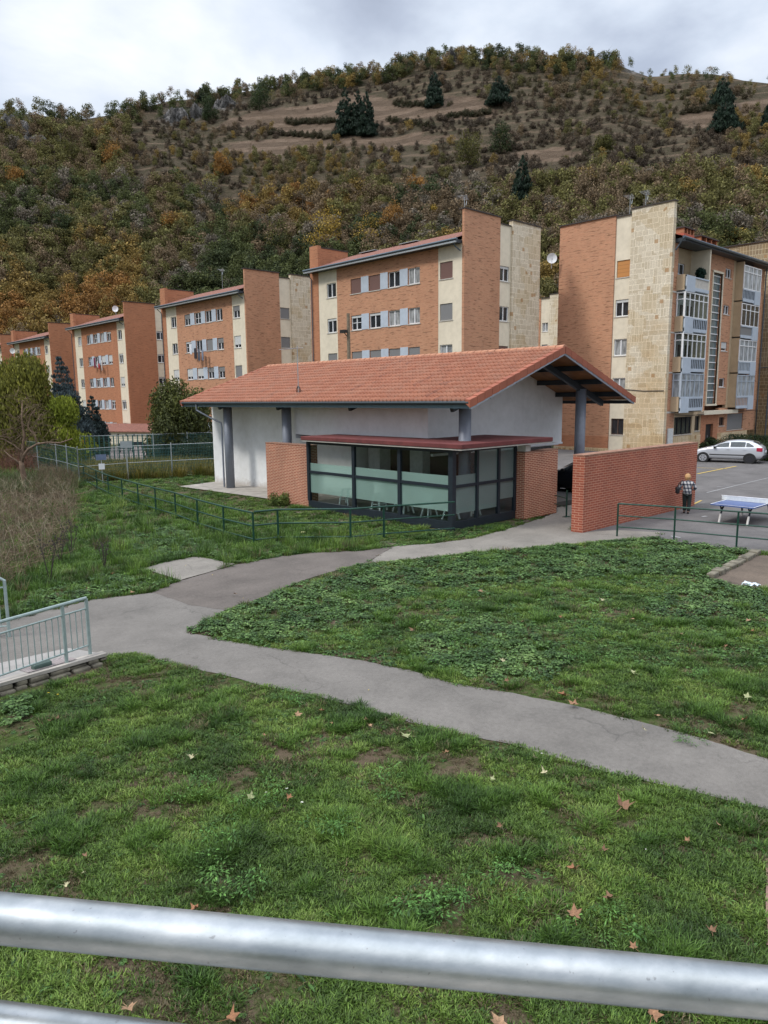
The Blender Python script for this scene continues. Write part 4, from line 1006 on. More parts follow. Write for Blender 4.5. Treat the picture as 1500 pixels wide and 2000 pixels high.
# ================================================================== RAILINGS
def railing(name, label, pts, h, tubes, r_post, r_rail, mat, foot=False, post_skip=()):
    t = empty(name, (pts[0].x, pts[0].y, pts[0].z), label, 'railing')
    for i, p in enumerate(pts):
        if i in post_skip: continue
        m = MB(); m.tube([(p.x,p.y,p.z-.05),(p.x,p.y,p.z+h)], r_post, 8); m.build('post', mat, t)
    for f in tubes:
        m = MB(); m.tube([(p.x,p.y,p.z+h*f) for p in pts], r_rail if f < 1 else r_rail*1.2, 8); m.build('rail', mat, t)
    return t
lp = [g(*q) for q in ((141,937),(165,943),(190,957),(213,969),(240,979),(271,990),(305,1001),(344,1013),(387,1030),(438,1047),(496,1063))]
railing('green_railing', 'long green three-bar railing running down the grass left of the pavilion', lp, 1.10, (1, .58, .16), .036, .027, M_green)
rp = [g(*q) for q in ((496,1063),(544,1058),(685,1057),(750,1051))]; rp[0] = rp[0]+Vector((.03,-.05,0)); rp.append(Vector((20.05, 17.35, 0.0)))
railing('green_railing', 'short green railing joining the long one to the glass booth corner', rp, 1.14, (1, .58, .14), .038, .027, M_green, post_skip=(0, 4))
rr = [g(1205,1048), g(1316,1057), g(1438,1069)]; rr.append(rr[2]+(rr[2]-rr[1])*1.0); rr.append(rr[3]+(rr[2]-rr[1]))
railing('green_railing', 'green three-bar railing between the ivy lawn and the table tennis table', rr, 1.18, (1, .64, .30), .032, .024, M_green)
gr_ = [g(1106,1010), Vector((26.5,17.3,0))]
t = empty('green_railing', tuple(gr_[0]), 'short dark rail post in the gap between brick pier and long brick wall', 'railing')
m = MB(); m.tube([tuple(gr_[0]), (gr_[0].x,gr_[0].y,1.12)], .035, 8); m.box(gr_[0].x-.15,gr_[0].y-.1,0.016,gr_[0].x+.15,gr_[0].y+.1,.03); m.build('post', M_green, t)
for z in (.78,.42): m = MB(); m.tube([(gr_[0].x,gr_[0].y,z),(26.4,17.4,z)], .022, 6); m.build('rail', M_green, t)

# ---- pale green ramp railing and the ramp it stands on, left edge
def rampz(x, y): return .30 + max(0, min(1, (5.2-x)/1.6))*.12
a = g(176, 1275, .22); b = g(130, 1290, .24)
a = Vector((a.x, a.y, .22)); b = Vector((b.x, b.y, .24)); dv = (b-a).normalized(); dv.z = 0
T = empty('ramp_railing', tuple(a), 'pale green barred railing beside the paved ramp at the left edge, in front', 'railing')
end = a+dv*5.0
for s, sp in ((0, a), ((b-a).length, b)):
    m = MB(); m.tube([(sp.x,sp.y,.15),(sp.x,sp.y,1.28)], .035, 8); m.build('post', M_mint, T)
m = MB(); m.tube([(end.x,end.y,.2),(end.x,end.y,1.34)], .035, 8); m.build('post', M_mint, T)
def rp_(s, z): q = a+dv*s; return (q.x, q.y, z+.012*s)
for z, r_ in ((1.30, .032), (1.10, .018), (.38, .018)):
    m = MB(); m.tube([rp_(0, z), rp_(5.0, z)], r_, 8); m.build('rail', M_mint, T)
k = 0; s = .13
while s < 5.0:
    if abs(s-(b-a).length) > .06:
        m = MB(); m.tube([rp_(s, .38), rp_(s, 1.10)], .010, 6); m.build('baluster', M_mint, T)
    s += .125
q0 = g(18, 1236, .1); q1 = q0+Vector((-.9,.55,0))
T2 = empty('ramp_railing', tuple(q0), 'end of a second pale green railing by the dry thicket, at the left edge behind', 'railing')
m = MB(); m.tube([(q0.x,q0.y,0),(q0.x,q0.y,1.25),(q0.x-.10,q0.y+.06,1.32)], .035, 8); m.build('post', M_mint, T2)
q2 = q0+Vector((-2.4,1.5,0)); m = MB(); m.tube([(q2.x,q2.y,0),(q2.x,q2.y,1.3)], .035, 8); m.build('post', M_mint, T2)
for z, r_ in ((1.33,.032),(1.10,.018),(.25,.018)): m = MB(); m.tube([(q0.x-(.1 if z > 1.3 else 0),q0.y,z),(q2.x,q2.y,z)], r_, 8); m.build('rail', M_mint, T2)
for k in range(1, 20):
    q = q0.lerp(q2, k/20); m = MB(); m.tube([(q.x,q.y,.25),(q.x,q.y,1.1)], .010, 6); m.build('baluster', M_mint, T2)
# ramp surface, tactile strips, stone edge
e0 = g(198, 1277, .2); e1 = g(0, 1335, .2); ed = (e1-e0).normalized(); ed.z = 0
nrm = Vector((-ed.y, ed.x, 0)); 
if nrm.dot(Vector((1,1,0))) < 0: nrm = -nrm
E0 = e0.copy(); E0.z = 0; E9 = E0+ed*6
m = MB(); n = 0
F0 = E0+nrm*.05; F1 = E9+nrm*.05; G0 = E0+nrm*1.35; G1 = E9+nrm*2.2
m.poly([(F0.x,F0.y,.20),(F1.x,F1.y,.26),(G1.x,G1.y,.06),(G0.x,G0.y,.02)]); o = m.build('ramp_paving', asphalt('ramp_concrete', (.27,.26,.24), (.35,.33,.31), (.42,.40,.38), .15), None); tag(o, kind='structure')
def tact(s0, s1, w0, w1, col, nm):
    m = MB(); P = []
    for s_, w_ in ((s0,w0),(s1,w0),(s1,w1),(s0,w1)):
        q = E0+ed*s_+nrm*(.05+w_); f = w_/1.6; P.append((q.x,q.y,(.20+.01*s_)*(1-f)+.05*f+.012))
    m.poly(P); m.poly([(p_[0],p_[1],p_[2]-.002) for p_ in P]); o = m.build('paving_slabs', nm); tag(o, kind='structure')
def studs(name, col):
    m, nt, b = newmat(name); p = pos(nt)
    rot = N(nt, 'ShaderNodeMapping'); rot.inputs['Rotation'].default_value = (0,0,math.atan2(ed.y, ed.x)); rot.inputs['Scale'].default_value = (22,22,22); L(nt, p, rot.inputs[0])
    ck = N(nt, 'ShaderNodeTexChecker'); ck.inputs['Scale'].default_value = 1; L(nt, rot.outputs[0], ck.inputs[0])
    ck.inputs[1].default_value = (*col, 1); ck.inputs[2].default_value = (*[x*.55 for x in col], 1)
    L(nt, mixc(nt, 1, ck.outputs[0], ramp(nt, noi(nt, p, 3, 5), [(.3, (.75,)*3), (.6, (1,)*3)]), 'MULTIPLY'), b.inputs['Base Color']); b.inputs['Roughness'].default_value = .9; return m
M_stud = studs('studded_slab', (.38,.33,.32)); M_pink = plain('pink_slab', (.42,.29,.24), .9, scale=4, var=.2)
tact(.45, 1.35, .02, .45, 0, M_stud); tact(1.9, 6, .02, .55, 0, M_stud); tact(1.5, 6, .95, 1.8, 0, M_pink)
WL = empty('stone_edging', tuple(E0), 'low mossy stone edging under the pale green ramp railing', 'stone edging')
m = MB(); s = -.12
while s < 6.0:
    ln = random.uniform(.16, .42)
    for (z0, z1, off) in ((-.05, .05, .05), (.05, .125, .0)):
        jl = random.uniform(-.03, .03); top = z1+.01*s+random.uniform(-.02, .012)
        q = E0+ed*(s+jl); r_ = E0+ed*(s+ln-.03+jl); o_ = nrm*(-off-random.uniform(.0,.08)); i_ = nrm*.14
        P = [q+o_, r_+o_, r_+i_, q+i_]; m.prism([(v.x,v.y) for v in P], z0, max(top, z0+.05))
    s += ln
m.build('stones', M_kerb, WL, bevel=.03)
m = MB(); qa, qb = E0-ed*.1, E0+ed*6; P = [qa-nrm*.03, qb-nrm*.03, qb+nrm*.16, qa+nrm*.16]
nb_ = len(m.v)
for zz in (.135, .195):
    for i_, v_ in enumerate(P): m.v.append((v_.x, v_.y, zz+(.06 if i_ in (1, 2) else 0)))
m.f += [(nb_,nb_+1,nb_+2,nb_+3),(nb_+4,nb_+5,nb_+6,nb_+7),(nb_,nb_+1,nb_+5,nb_+4),(nb_+1,nb_+2,nb_+6,nb_+5),(nb_+2,nb_+3,nb_+7,nb_+6),(nb_+3,nb_,nb_+4,nb_+7)]
m.build('slab', M_conc, WL)
q = g(84, 1312, .12); 
tv = empty('valve_box', (q.x,q.y,0), 'small dark green box with a pale mark in the mossy stone edging', 'utility box')
m = MB(); u_ = ed*.17; P = [(q-u_-nrm*.05), (q+u_-nrm*.05), (q+u_+nrm*.12), (q-u_+nrm*.12)]; m.prism([(v.x,v.y) for v in P], .0, .30); m.build('box', plain('box_green', (.06,.10,.085), .5), tv, bevel=.04)
m = MB(); P = [(q-u_*.3-nrm*.056), (q+u_*.5-nrm*.056), (q+u_*.5-nrm*.05), (q-u_*.3-nrm*.05)]; m.prism([(v.x,v.y) for v in P], .12, .2); m.build('mark', M_mint, tv)

# ---- galvanised handrail right in front of the camera
def railmat():
    m, nt, b = newmat('galvanised_tube'); p = pos(nt)
    n = noi(nt, scl(nt, p, 9, 9, 22), 1, 6, .65); n2 = noi(nt, p, 70, 4, .6); n3 = noi(nt, p, 160, 2, .5)
    c = ramp(nt, n, [(.3, (.26,.29,.30)), (.5, (.37,.40,.41)), (.7, (.52,.54,.54))])
    c = mixc(nt, ramp(nt, n3, [(.70, (0,0,0)), (.76, (.6,)*3)]), c, (.2,.2,.2))
    L(nt, c, b.inputs['Base Color']); b.inputs['Metallic'].default_value = .8
    L(nt, ramp(nt, noi(nt, scl(nt, p, 4, 4, 10), 2, 5, .7), [(.3, (.27,)*3), (.7, (.48,)*3)]), b.inputs['Roughness'])
    bump(nt, b, n2, .10, .002); return m
M_rail = railmat()
R0 = Vector(EYE + ray(0, 1793)*.755); R1 = Vector(EYE + ray(1500, 1938)*.735)
hd = Vector((R1.x-R0.x, R1.y-R0.y, 0)); L_ = hd.length
HR = empty('handrail', tuple(R0), 'thick galvanised tube handrail crossing the bottom of the view', 'railing')
def ext(P, Q, e): d_ = (Q-P); return P-d_*e, Q+d_*e
A_, B_ = ext(R0, R1, 1.6)
m = MB(); m.tube([tuple(A_.lerp(B_, i/24)) for i in range(25)], .0241, 32); o = m.build('top_tube', M_rail, HR, smooth=True)
def on_plane(px, py):      # the upright plane of the handrail
    d = Vector(ray(px, py)); nn = Vector((hd.y, -hd.x, 0)).normalized(); t_ = (R0-Vector(EYE)).dot(nn)/d.dot(nn); return Vector(EYE)+d*t_
S0, S1 = on_plane(0, 2006), on_plane(300, 2045)
S0, S1 = S0-(S1-S0)*4, S0+(S1-S0)*9
m = MB(); m.tube([tuple(S0.lerp(S1, i/16)) for i in range(17)], .0235, 24); m.build('lower_tube', M_rail, HR, smooth=True)
for P in (A_, B_):
    m = MB(); m.tube([(P.x,P.y,3.25),(P.x,P.y,P.z)], .027, 20); m.build('post', M_rail, HR, smooth=True)
hn = Vector((-hd.y, hd.x, 0)).normalized()
if hn.dot(Vector((1,1,0))) > 0: hn = -hn
m = MB(); P = [A_-hn*.06, B_-hn*.06, B_+hn*2.2, A_+hn*2.2]; m.prism([(v.x,v.y) for v in P], 3.05, 3.25); o = m.build('walkway', M_conc); tag(o, kind='structure')
m = MB()
for P in (A_+hn*1.8, B_+hn*1.8): m.box(P.x-.12,P.y-.12,-.1,P.x+.12,P.y+.12,3.05)
o = m.build('walkway_supports', M_conc); tag(o, kind='structure')

# ---- mesh fences left of the pavilion
def meshmat(name, col, dens):
    m, nt, b = newmat(name); b.inputs['Base Color'].default_value = (*col, 1); b.inputs['Roughness'].default_value = .6
    tr = N(nt, 'ShaderNodeBsdfTransparent'); mx = N(nt, 'ShaderNodeMixShader'); v = wallvec(nt)
    s = N(nt, 'ShaderNodeSeparateXYZ'); L(nt, v, s.inputs[0])
    a_ = mth(nt, 'LESS_THAN', mth(nt, 'FRACT', mth(nt, 'MULTIPLY', s.outputs[0], 1/.06)), dens); b_ = mth(nt, 'LESS_THAN', mth(nt, 'FRACT', mth(nt, 'MULTIPLY', s.outputs[1], 1/.2)), .09)
    L(nt, mth(nt, 'MAXIMUM', a_, b_), mx.inputs[0]); L(nt, tr.outputs[0], mx.inputs[1]); L(nt, b.outputs[0], mx.inputs[2]); L(nt, mx.outputs[0], nt.nodes['Material Output'].inputs[0]); return m
M_mesh = meshmat('fence_mesh', (.03,.09,.08), .26)
def meshfence(label, pts, h):
    t = empty('mesh_fence', tuple(pts[0]), label, 'fence')
    for i, p in enumerate(pts):
        m = MB(); m.tube([(p.x,p.y,p.z-.1),(p.x,p.y,p.z+h+.12)], .035, 8); m.build('post', M_galv, t)
    m = MB()
    for a_, b_ in zip(pts, pts[1:]): m.quad((a_.x,a_.y,a_.z+.03),(b_.x,b_.y,b_.z+.03),(b_.x,b_.y,b_.z+h),(a_.x,a_.y,a_.z+h))
    m.build('mesh_panel', M_mesh, t)
    m = MB(); [m.tube([(p.x,p.y,p.z+h*f) for p in pts], .012, 4) for f in (.03, .5, 1)]; m.build('wire', M_galv, t); return t
f0 = g(156, 946); f1 = g(250, 936); f2 = g(337, 931); f3 = f2+(f2-f1); f4 = f3+(f2-f1)
meshfence('nearer wire mesh fence on grey posts across the grass, left of the pavilion', [f0, f1, f2, f3], 2.1)
meshfence('wire mesh fence running away from the end of the long green railing', [f0, g(134,937), g(113,930), g(76,920), g(40,912)], 2.15)
h0 = g(160, 908); h1 = g(231, 906); h2 = g(302, 904); h3 = g(368, 901)
meshfence('farther wire mesh fence in front of the playground path', [h0, h1, h2, h3, h3+(h3-h2)], 2.35)
# signs
def sign(px0, px1, py0, py1, base, label, col, post_only=True, extra=None):
    b0 = g(*base); dd_ = math.hypot(b0.x, b0.y); zf = lambda py: (Vector(EYE)+Vector(ray(base[0], py))*(Vector(b0)-Vector(EYE)).dot(Vector(FWD))).z
    w = (px1-px0)/FL*((Vector(b0)-Vector(EYE)).dot(Vector(FWD))); rz_ = -math.atan2(b0.x, b0.y)
    t = empty('sign_board', tuple(b0), label, 'sign', None, rz_)
    z0, z1 = zf(py1)-b0.z, zf(py0)-b0.z
    m = MB(); m.tube([(0,.04,0),(0,.04,z1)], .03, 6); local(m.build('post', M_galv, None), t)
    m = MB(); m.box(-w/2,-.02,z0,w/2,.02,z1); local(m.build('board', col, None), t)
    if extra:
        m = MB(); [m.box(-w/2+w*.12,-.032,z0+(z1-z0)*f,w/2-w*.12,-.022,z0+(z1-z0)*(f+.13)) for f in extra]; local(m.build('print', M_blindG, None), t)
    return t
sign(240,262,861,874,(251,938), 'blank light grey board high on a thin post behind the long green railing', M_galv)
t = sign(191,210,887,898,(201,944), 'blue grey board on a low post with a small white plate under it', plain('sign_blue', (.13,.17,.26), .6))
t2 = sign(365,385,875,891,(369,902), 'white notice board with faint print on the farther mesh fence', M_frame, extra=(.25,.5))
zc = t['label']; m = MB(); m.box(-.17,-.05,.85,.17,-.025,1.2); local(m.build('plate', M_frame), t)

# ================================================================== PLAYGROUND BITS, ANNEX
M_lane = asphalt('far_path', (.20,.17,.16), (.26,.22,.21), (.3,.27,.25), .15)
sheet('path', [(175,897),(300,900),(430,893),(430,886),(330,893),(290,884),(300,874),(240,872),(180,880)], M_lane, .03, .05)
A0 = g(214, 868); A1 = g(330, 868); zt0 = onX(180,838,A0.x)
def annex():
    t = empty('low_outbuilding', tuple(A0), 'long low cream building with a dark tiled roof in front of the third block', 'outbuilding')
    D = (A1-A0).normalized(); D.z = 0; nn = Vector((-D.y, D.x, 0))
    if nn.dot(Vector((1,1,0))) < 0: nn = -nn
    s = A0-D*9; e = A1+D*4; dist = (A0-Vector(EYE)).dot(Vector(FWD)); h = 26/FL*dist; zb = gz(A0.x, A0.y)-.5
    m = MB(); P = [s, e, e+nn*7, s+nn*7]; m.prism([(v.x,v.y) for v in P], zb, zb+.5+h); m.build('wall', M_cream2, t)
    m = MB(); o = nn*-.35; r = nn*3.5; zt_ = zb+.5+h
    m.quad((*(s+o).xy,zt_),(*(e+o).xy,zt_),(*(e+r).xy,zt_+.85),(*(s+r).xy,zt_+.85)); m.quad((*(s+r).xy,zt_+.85),(*(e+r).xy,zt_+.85),(*(e+nn*7.3).xy,zt_),(*(s+nn*7.3).xy,zt_))
    m.quad((*(s+o).xy,zt_-.12),(*(e+o).xy,zt_-.12),(*(e+o).xy,zt_),(*(s+o).xy,zt_)); m.build('roof', M_roofD, t)
    m = MB()
    for k in range(14): q = s+D*(1.5+k*1.3)-nn*.02; m.box(q.x-.08,q.y-.08,zb+.5+h*.68,q.x+.08,q.y+.08,zb+.5+h*.80)
    m.build('vent_holes', M_black, t)
M_cream2 = stucco('outbuilding_render', (.78,.70,.55), .2)
annex()
# red play panel
q = g(166, 899); t = empty('play_panel', tuple(q), 'worn orange-red play panel with pale shapes beside the mesh fence posts', 'play equipment', None, -math.atan2(q.x, q.y))
m = MB(); pts = []
for k in range(28):
    a = 2*PI*k/28; r_ = 1+.10*math.sin(3*a+1); pts.append((.40*r_*math.cos(a), 1.0+.92*r_*math.sin(a)))
m.poly([(p_[0],-.04,p_[1]) for p_ in pts]); m.poly([(p_[0],.04,p_[1]) for p_ in pts])
for i in range(28): j = (i+1)%28; m.quad((pts[i][0],-.04,pts[i][1]),(pts[j][0],-.04,pts[j][1]),(pts[j][0],.04,pts[j][1]),(pts[i][0],.04,pts[i][1]))
local(m.build('panel', plain('panel_red', (.55,.11,.04), .5)), t)
m = MB(); [m.box(x0,-.06,z0,x1,-.045,z1) for x0,z0,x1,z1 in ((-.1,.5,.0,1.2),(.05,.6,.15,1.25),(-.25,1.3,-.1,1.6),(.12,1.4,.3,1.55))]; local(m.build('pale_shapes', plain('panel_cream', (.7,.55,.25), .6)), t)
# benches
def bench(px, py, rz_, label):
    q = g(px, py); t = empty('park_bench', tuple(q), label, 'bench', 'dark benches on the playground path', rz_)
    m = MB(); m.box(-.75,-.22,.43,.75,.22,.48); local(m.build('seat', M_dark), t)
    m = MB(); m.box(-.75,.2,.6,.75,.24,.95); local(m.build('backrest', M_dark), t)
    for x in (-.62,.62): m = MB(); m.box(x-.03,-.2,0,x+.03,-.15,.45); m.box(x-.03,.18,0,x+.03,.24,.95); local(m.build('leg', M_dark), t)
bench(247, 884, -.6, 'leftmost of the three dark benches beyond the mesh fences'); bench(266, 880, -.6, 'middle one of the three dark benches beyond the mesh fences'); bench(292, 884, -.3, 'rightmost of the three dark benches beyond the mesh fences, longest looking')

# ================================================================== TABLE TENNIS TABLE
def tt():
    t = empty('table_tennis_table', (29.95, 10.9, 0), 'blue outdoor table tennis table with white net and splayed legs on the asphalt court', 'table', None, 0)
    x0, x1, y0, y1 = 28.3, 31.1, 9.85, 11.45
    m = MB(); m.box(x0,y0,.71,x1,y1,.76); m.build('tabletop', plain('table_blue', (.065,.11,.27), .35, var=.1), t)
    m = MB(); w = .03
    m.box(x0,y0,.7602,x0+w,y1,.764); m.box(x1-w,y0,.7602,x1,y1,.764); m.box(x0+w,y0,.7602,x1-w,y0+w,.764); m.box(x0+w,y1-w,.7602,x1-w,y1,.764); m.build('edge_lines', M_frame, t)
    xm = (x0+x1)/2; m = MB(); m.box(xm-.012,y0-.12,.765,xm+.012,y1+.12,.93); m.build('net', M_net, t)
    m = MB(); m.box(xm-.02,y0-.14,.925,xm+.02,y1+.14,.945); m.build('net_band', M_frame, t)
    for yy in (y0+.28, y1-.28):
        for xx, s in ((x0+.45,-1), (x1-.45,1)):
            m = MB(); P = [(xx-s*.28,yy,.71),(xx-s*.02,yy,.56),(xx+s*.10,yy,.34),(xx+s*.24,yy,.0)]
            m.tube([(xx+s*.22,yy,.71),(xx+s*.06,yy,.52),(xx+s*.04,yy,.45)], .03, 8); m.tube(P[:3]+[(xx+s*.14,yy,.24)], .035, 8); lg = m.build('leg', M_dark, t, smooth=True)
            m = MB(); m.tube([(xx+s*.115,yy,.36),P[3]], .042, 8); m.build('pale_foot', M_leg, lg)
    m = MB(); m.beam((x0+.4,y0+.28,.68),(x1-.4,y0+.28,.68),.05,.05); m.beam((x0+.4,y1-.28,.68),(x1-.4,y1-.28,.68),.05,.05); m.build('underframe', M_dark, t)
M_leg = plain('pale_leg_paint', (.62,.60,.56), .5); M_net = plain('net_plate', (.66,.70,.70), .5)
tt()

# ================================================================== CARS
def carpaint(name, col, metal=.5):
    m, nt, b = newmat(name); b.inputs['Base Color'].default_value = (*col, 1); b.inputs['Metallic'].default_value = metal; b.inputs['Roughness'].default_value = .32
    b.inputs['Coat Weight'].default_value = .7; b.inputs['Coat Roughness'].default_value = .06
    return m
M_tyre = plain('tyre', (.02,.02,.02), .9); M_hub = plain('hubcap', (.50,.51,.53), .35, .6); M_hubB = plain('dark_hub', (.04,.04,.045), .5, .5); M_carg = glassy('car_glass', (.05,.06,.065), .04)
M_tail = plain('tail_lamp', (.40,.02,.05), .25); M_head = plain('head_lamp', (.7,.72,.74), .15)
def hatchback(name, label, loc, rz_, paint, hubs):
    t = empty(name, loc, label, 'car', None, rz_)
    # stations along the length: x, z_low, z_belt, z_top, half width low, belt, top ; front at -x
    S = [(-2.02,.30,.52,.56,.45,.42,.35),(-1.95,.24,.62,.68,.70,.66,.55),(-1.75,.21,.74,.80,.82,.78,.62),(-1.35,.20,.86,.93,.86,.84,.70),(-1.0,.20,.93,1.01,.87,.86,.72),
         (-.80,.20,.95,1.08,.87,.86,.70),(-.45,.20,.97,1.27,.87,.86,.66),(-.1,.20,.99,1.41,.87,.86,.60),(.3,.20,1.00,1.47,.87,.86,.58),(.8,.20,1.01,1.475,.87,.86,.57),
         (1.25,.20,1.03,1.43,.87,.86,.56),(1.55,.21,1.06,1.33,.86,.85,.56),(1.78,.24,1.06,1.16,.84,.83,.62),(1.92,.28,.95,1.03,.80,.79,.66),(1.99,.34,.78,.86,.70,.70,.60),(2.01,.42,.62,.66,.55,.55,.5)]
    def sect(s):
        x, zl, zb, zt, wl, wb, wt = s
        return [(x,-wl*.88,zl),(x,-wl,zl+.14),(x,-wl*1.01,(zl+zb)/2),(x,-wb,zb-.03),(x,-wb*.97,zb+.02),(x,-(wt+(wb-wt)*.25),zb+(zt-zb)*.72),(x,-wt*.93,zt-.025),(x,-wt*.5,zt),(x,0,zt+.008)]
    m = MB(); K = 17
    for s in S:
        h = sect(s); full = h+[(p_[0],-p_[1],p_[2]) for p_ in reversed(h[:-1])]
        m.v += full
    for i in range(len(S)-1):
        for k in range(K-1): m.f.append((i*K+k, (i+1)*K+k, (i+1)*K+k+1, i*K+k+1))
        m.f.append((i*K+K-1, (i+1)*K+K-1, (i+1)*K, i*K))
    m.f.append(tuple(range(K))); m.f.append(tuple((len(S)-1)*K+k for k in reversed(range(K))))
    body = local(m.build('body', paint, smooth=True), t)
    sb = body.modifiers.new('s', 'SUBSURF'); sb.levels = sb.render_levels = 1
    def pt(x, f, off=.012):      # point on the cabin side, f 0 belt .. 1 roof edge
        xs_ = [s[0] for s in S]; zb = np.interp(x, xs_, [s[2] for s in S]); zt = np.interp(x, xs_, [s[3] for s in S]); wb = np.interp(x, xs_, [s[5] for s in S]); wt = np.interp(x, xs_, [s[6] for s in S])
        ff = f*.72; w = wb*.97+((wt+(wb-wt)*.25)-wb*.97)*f
        return (x, -(w+off), zb+.035+(zt-zb-.035)*ff)
    for side in (1, -1):
        for (xa, xb, top) in ((-.78,.10,.98),(.17,.98,1.0),(1.02,1.42,.9)):
            m = MB(); n_ = 6; up = []; lo = []
            for i in range(n_+1):
                x = xa+(xb-xa)*i/n_; f_ = top*min(1, (x+.82)/.35) if xa < -.5 else (top if xb < 1.2 else top*(1-.75*max(0, (x-1.15)/.3)))
                lo.append(pt(x, .04)); up.append(pt(x, max(f_, .08)))
            for i in range(n_): m.quad(*[(p_[0], p_[1]*side, p_[2]) for p_ in (lo[i], lo[i+1], up[i+1], up[i])])
            local(m.build('side_window', M_carg), t)
        m = MB(); m.box(-.95,-side*.872,.50,1.05,-side*.885,.56); local(m.build('side_moulding', M_black), t)
        m = MB(); m.box(-.74,-side*.86,.93,-.60,-side*1.0,1.06); local(m.build('door_mirror', M_black, bevel=.03), t)
        for x in (-.02, .88): m = MB(); m.box(x,-side*.868,.86,x+.16,-side*.89,.89); local(m.build('door_handle', paint), t)
        m = MB(); m.box(1.58,-side*.72,.78,1.90,-side*.865,1.02); local(m.build('tail_lamp', M_tail, bevel=.03), t)
        m = MB(); m.box(-1.90,-side*.50,.62,-1.55,-side*.80,.76); local(m.build('headlight', M_head, bevel=.03), t)
    # windscreen and rear window
    m = MB()
    def cross(x, o=.012): zt = np.interp(x, [s[0] for s in S], [s[3] for s in S]); w = np.interp(x, [s[0] for s in S], [s[6] for s in S]); return [(x,-w*.9,zt-.0+o),(x,-w*.4,zt+.018+o),(x,w*.4,zt+.018+o),(x,w*.9,zt+o)]
    L1 = [cross(x) for x in (-.86,-.62,-.38,-.18)]
    for i in range(3):
        for k in range(3): m.quad(L1[i][k], L1[i+1][k], L1[i+1][k+1], L1[i][k+1])
    local(m.build('windscreen', M_carg), t)
    m = MB(); L1 = [cross(x, .02) for x in (1.36,1.55,1.74)]
    for i in range(2):
        for k in range(3): m.quad(L1[i][k], L1[i+1][k], L1[i+1][k+1], L1[i][k+1])
    local(m.build('rear_window', M_carg), t)
    m = MB(); m.box(1.72,-.78,.34,2.045,.78,.56); local(m.build('rear_bumper', M_black, bevel=.04), t)
    m = MB(); m.box(2.0,-.26,.70,2.02,.26,.81); local(m.build('number_plate', M_frame), t)
    for x, wn in ((-1.30, 0), (1.24, 1)):
        for side in (1, -1):
            m = MB(); m.tube([(x,-side*.62,.325),(x,-side*.882,.325)], .345, 28); local(m.build('wheel_arch', M_black), t)
            m = MB(); m.tube([(x,-side*.70,.31),(x,-side*.90,.31)], .31, 28); w = local(m.build('wheel', M_tyre, smooth=False), t)
            m = MB(); m.tube([(x,-side*.88,.31),(x,-side*.908,.31)], .215, 24)
            hb = m.build('hubcap', hubs[wn]); hb.parent = w
            m = MB()
            for k in range(6): a = k*PI/3; m.tube([(x+.12*math.cos(a),-side*.905,.31+.12*math.sin(a)),(x+.12*math.cos(a),-side*.913,.31+.12*math.sin(a))], .035, 8)
            hh_ = m.build('hub_holes', M_black); hh_.parent = w
    m = MB(); m.tube([(-.2,0,1.47),(.1,0,1.62)], .008, 4); local(m.build('aerial', M_black), t)
    return t
# local front (-x) turned to +Y: rotation -90 deg
hatchback('parked_car', 'silver five-door hatchback parked side-on by the hedge, dark rear wheel', (54.6, 21.0, 0), -PI/2+math.radians(13), carpaint('silver_paint', (.62,.64,.67)), (M_hub, M_hubB)).scale = (1.2, 1.12, 1.12)
q = g(1100, 967); hatchback('parked_car', 'black car glimpsed through the gap between brick pier and long brick wall', (q.x+1.1, q.y-.75, 0), -PI/2, carpaint('black_paint', (.015,.018,.025), .3), (M_hub, M_hub)).scale = (1.2, 1.2, 1.27)

# ================================================================== PERSON (seen from behind, head bowed, elbows out)
def skinned(name, verts, edges, radii, mat, parent, root=0, sub=2, flat=None):
    me = bpy.data.meshes.new(name); me.from_pydata(verts, edges, []); me.materials.append(mat)
    o = bpy.data.objects.new(name, me); COL.objects.link(o); o.parent = parent
    sk = o.modifiers.new('skin', 'SKIN'); sk.use_smooth_shade = True
    for i, r in enumerate(radii):
        d = me.skin_vertices[0].data[i]; d.radius = r if isinstance(r, tuple) else (r, r)
        d.use_root = (i == root)
    s = o.modifiers.new('s', 'SUBSURF'); s.levels = s.render_levels = sub
    return o
def plaid():
    m, nt, b = newmat('plaid_cloth'); tc = N(nt, 'ShaderNodeTexCoord').outputs['Object']
    s = N(nt, 'ShaderNodeSeparateXYZ'); L(nt, tc, s.inputs[0])
    a_ = mth(nt, 'LESS_THAN', mth(nt, 'FRACT', mth(nt, 'MULTIPLY', mth(nt, 'ADD', s.outputs[0], mth(nt, 'MULTIPLY', s.outputs[2], .25)), 1/.13)), .42)
    c_ = mth(nt, 'LESS_THAN', mth(nt, 'FRACT', mth(nt, 'MULTIPLY', s.outputs[2], 1/.15)), .40)
    f = mth(nt, 'MULTIPLY', mth(nt, 'ADD', a_, c_), .5)
    L(nt, ramp(nt, f, [(0, (.46,.45,.43)), (.5, (.10,.11,.14)), (1, (.012,.014,.018))], 'CONSTANT'), b.inputs['Base Color']); b.inputs['Roughness'].default_value = .9; return m
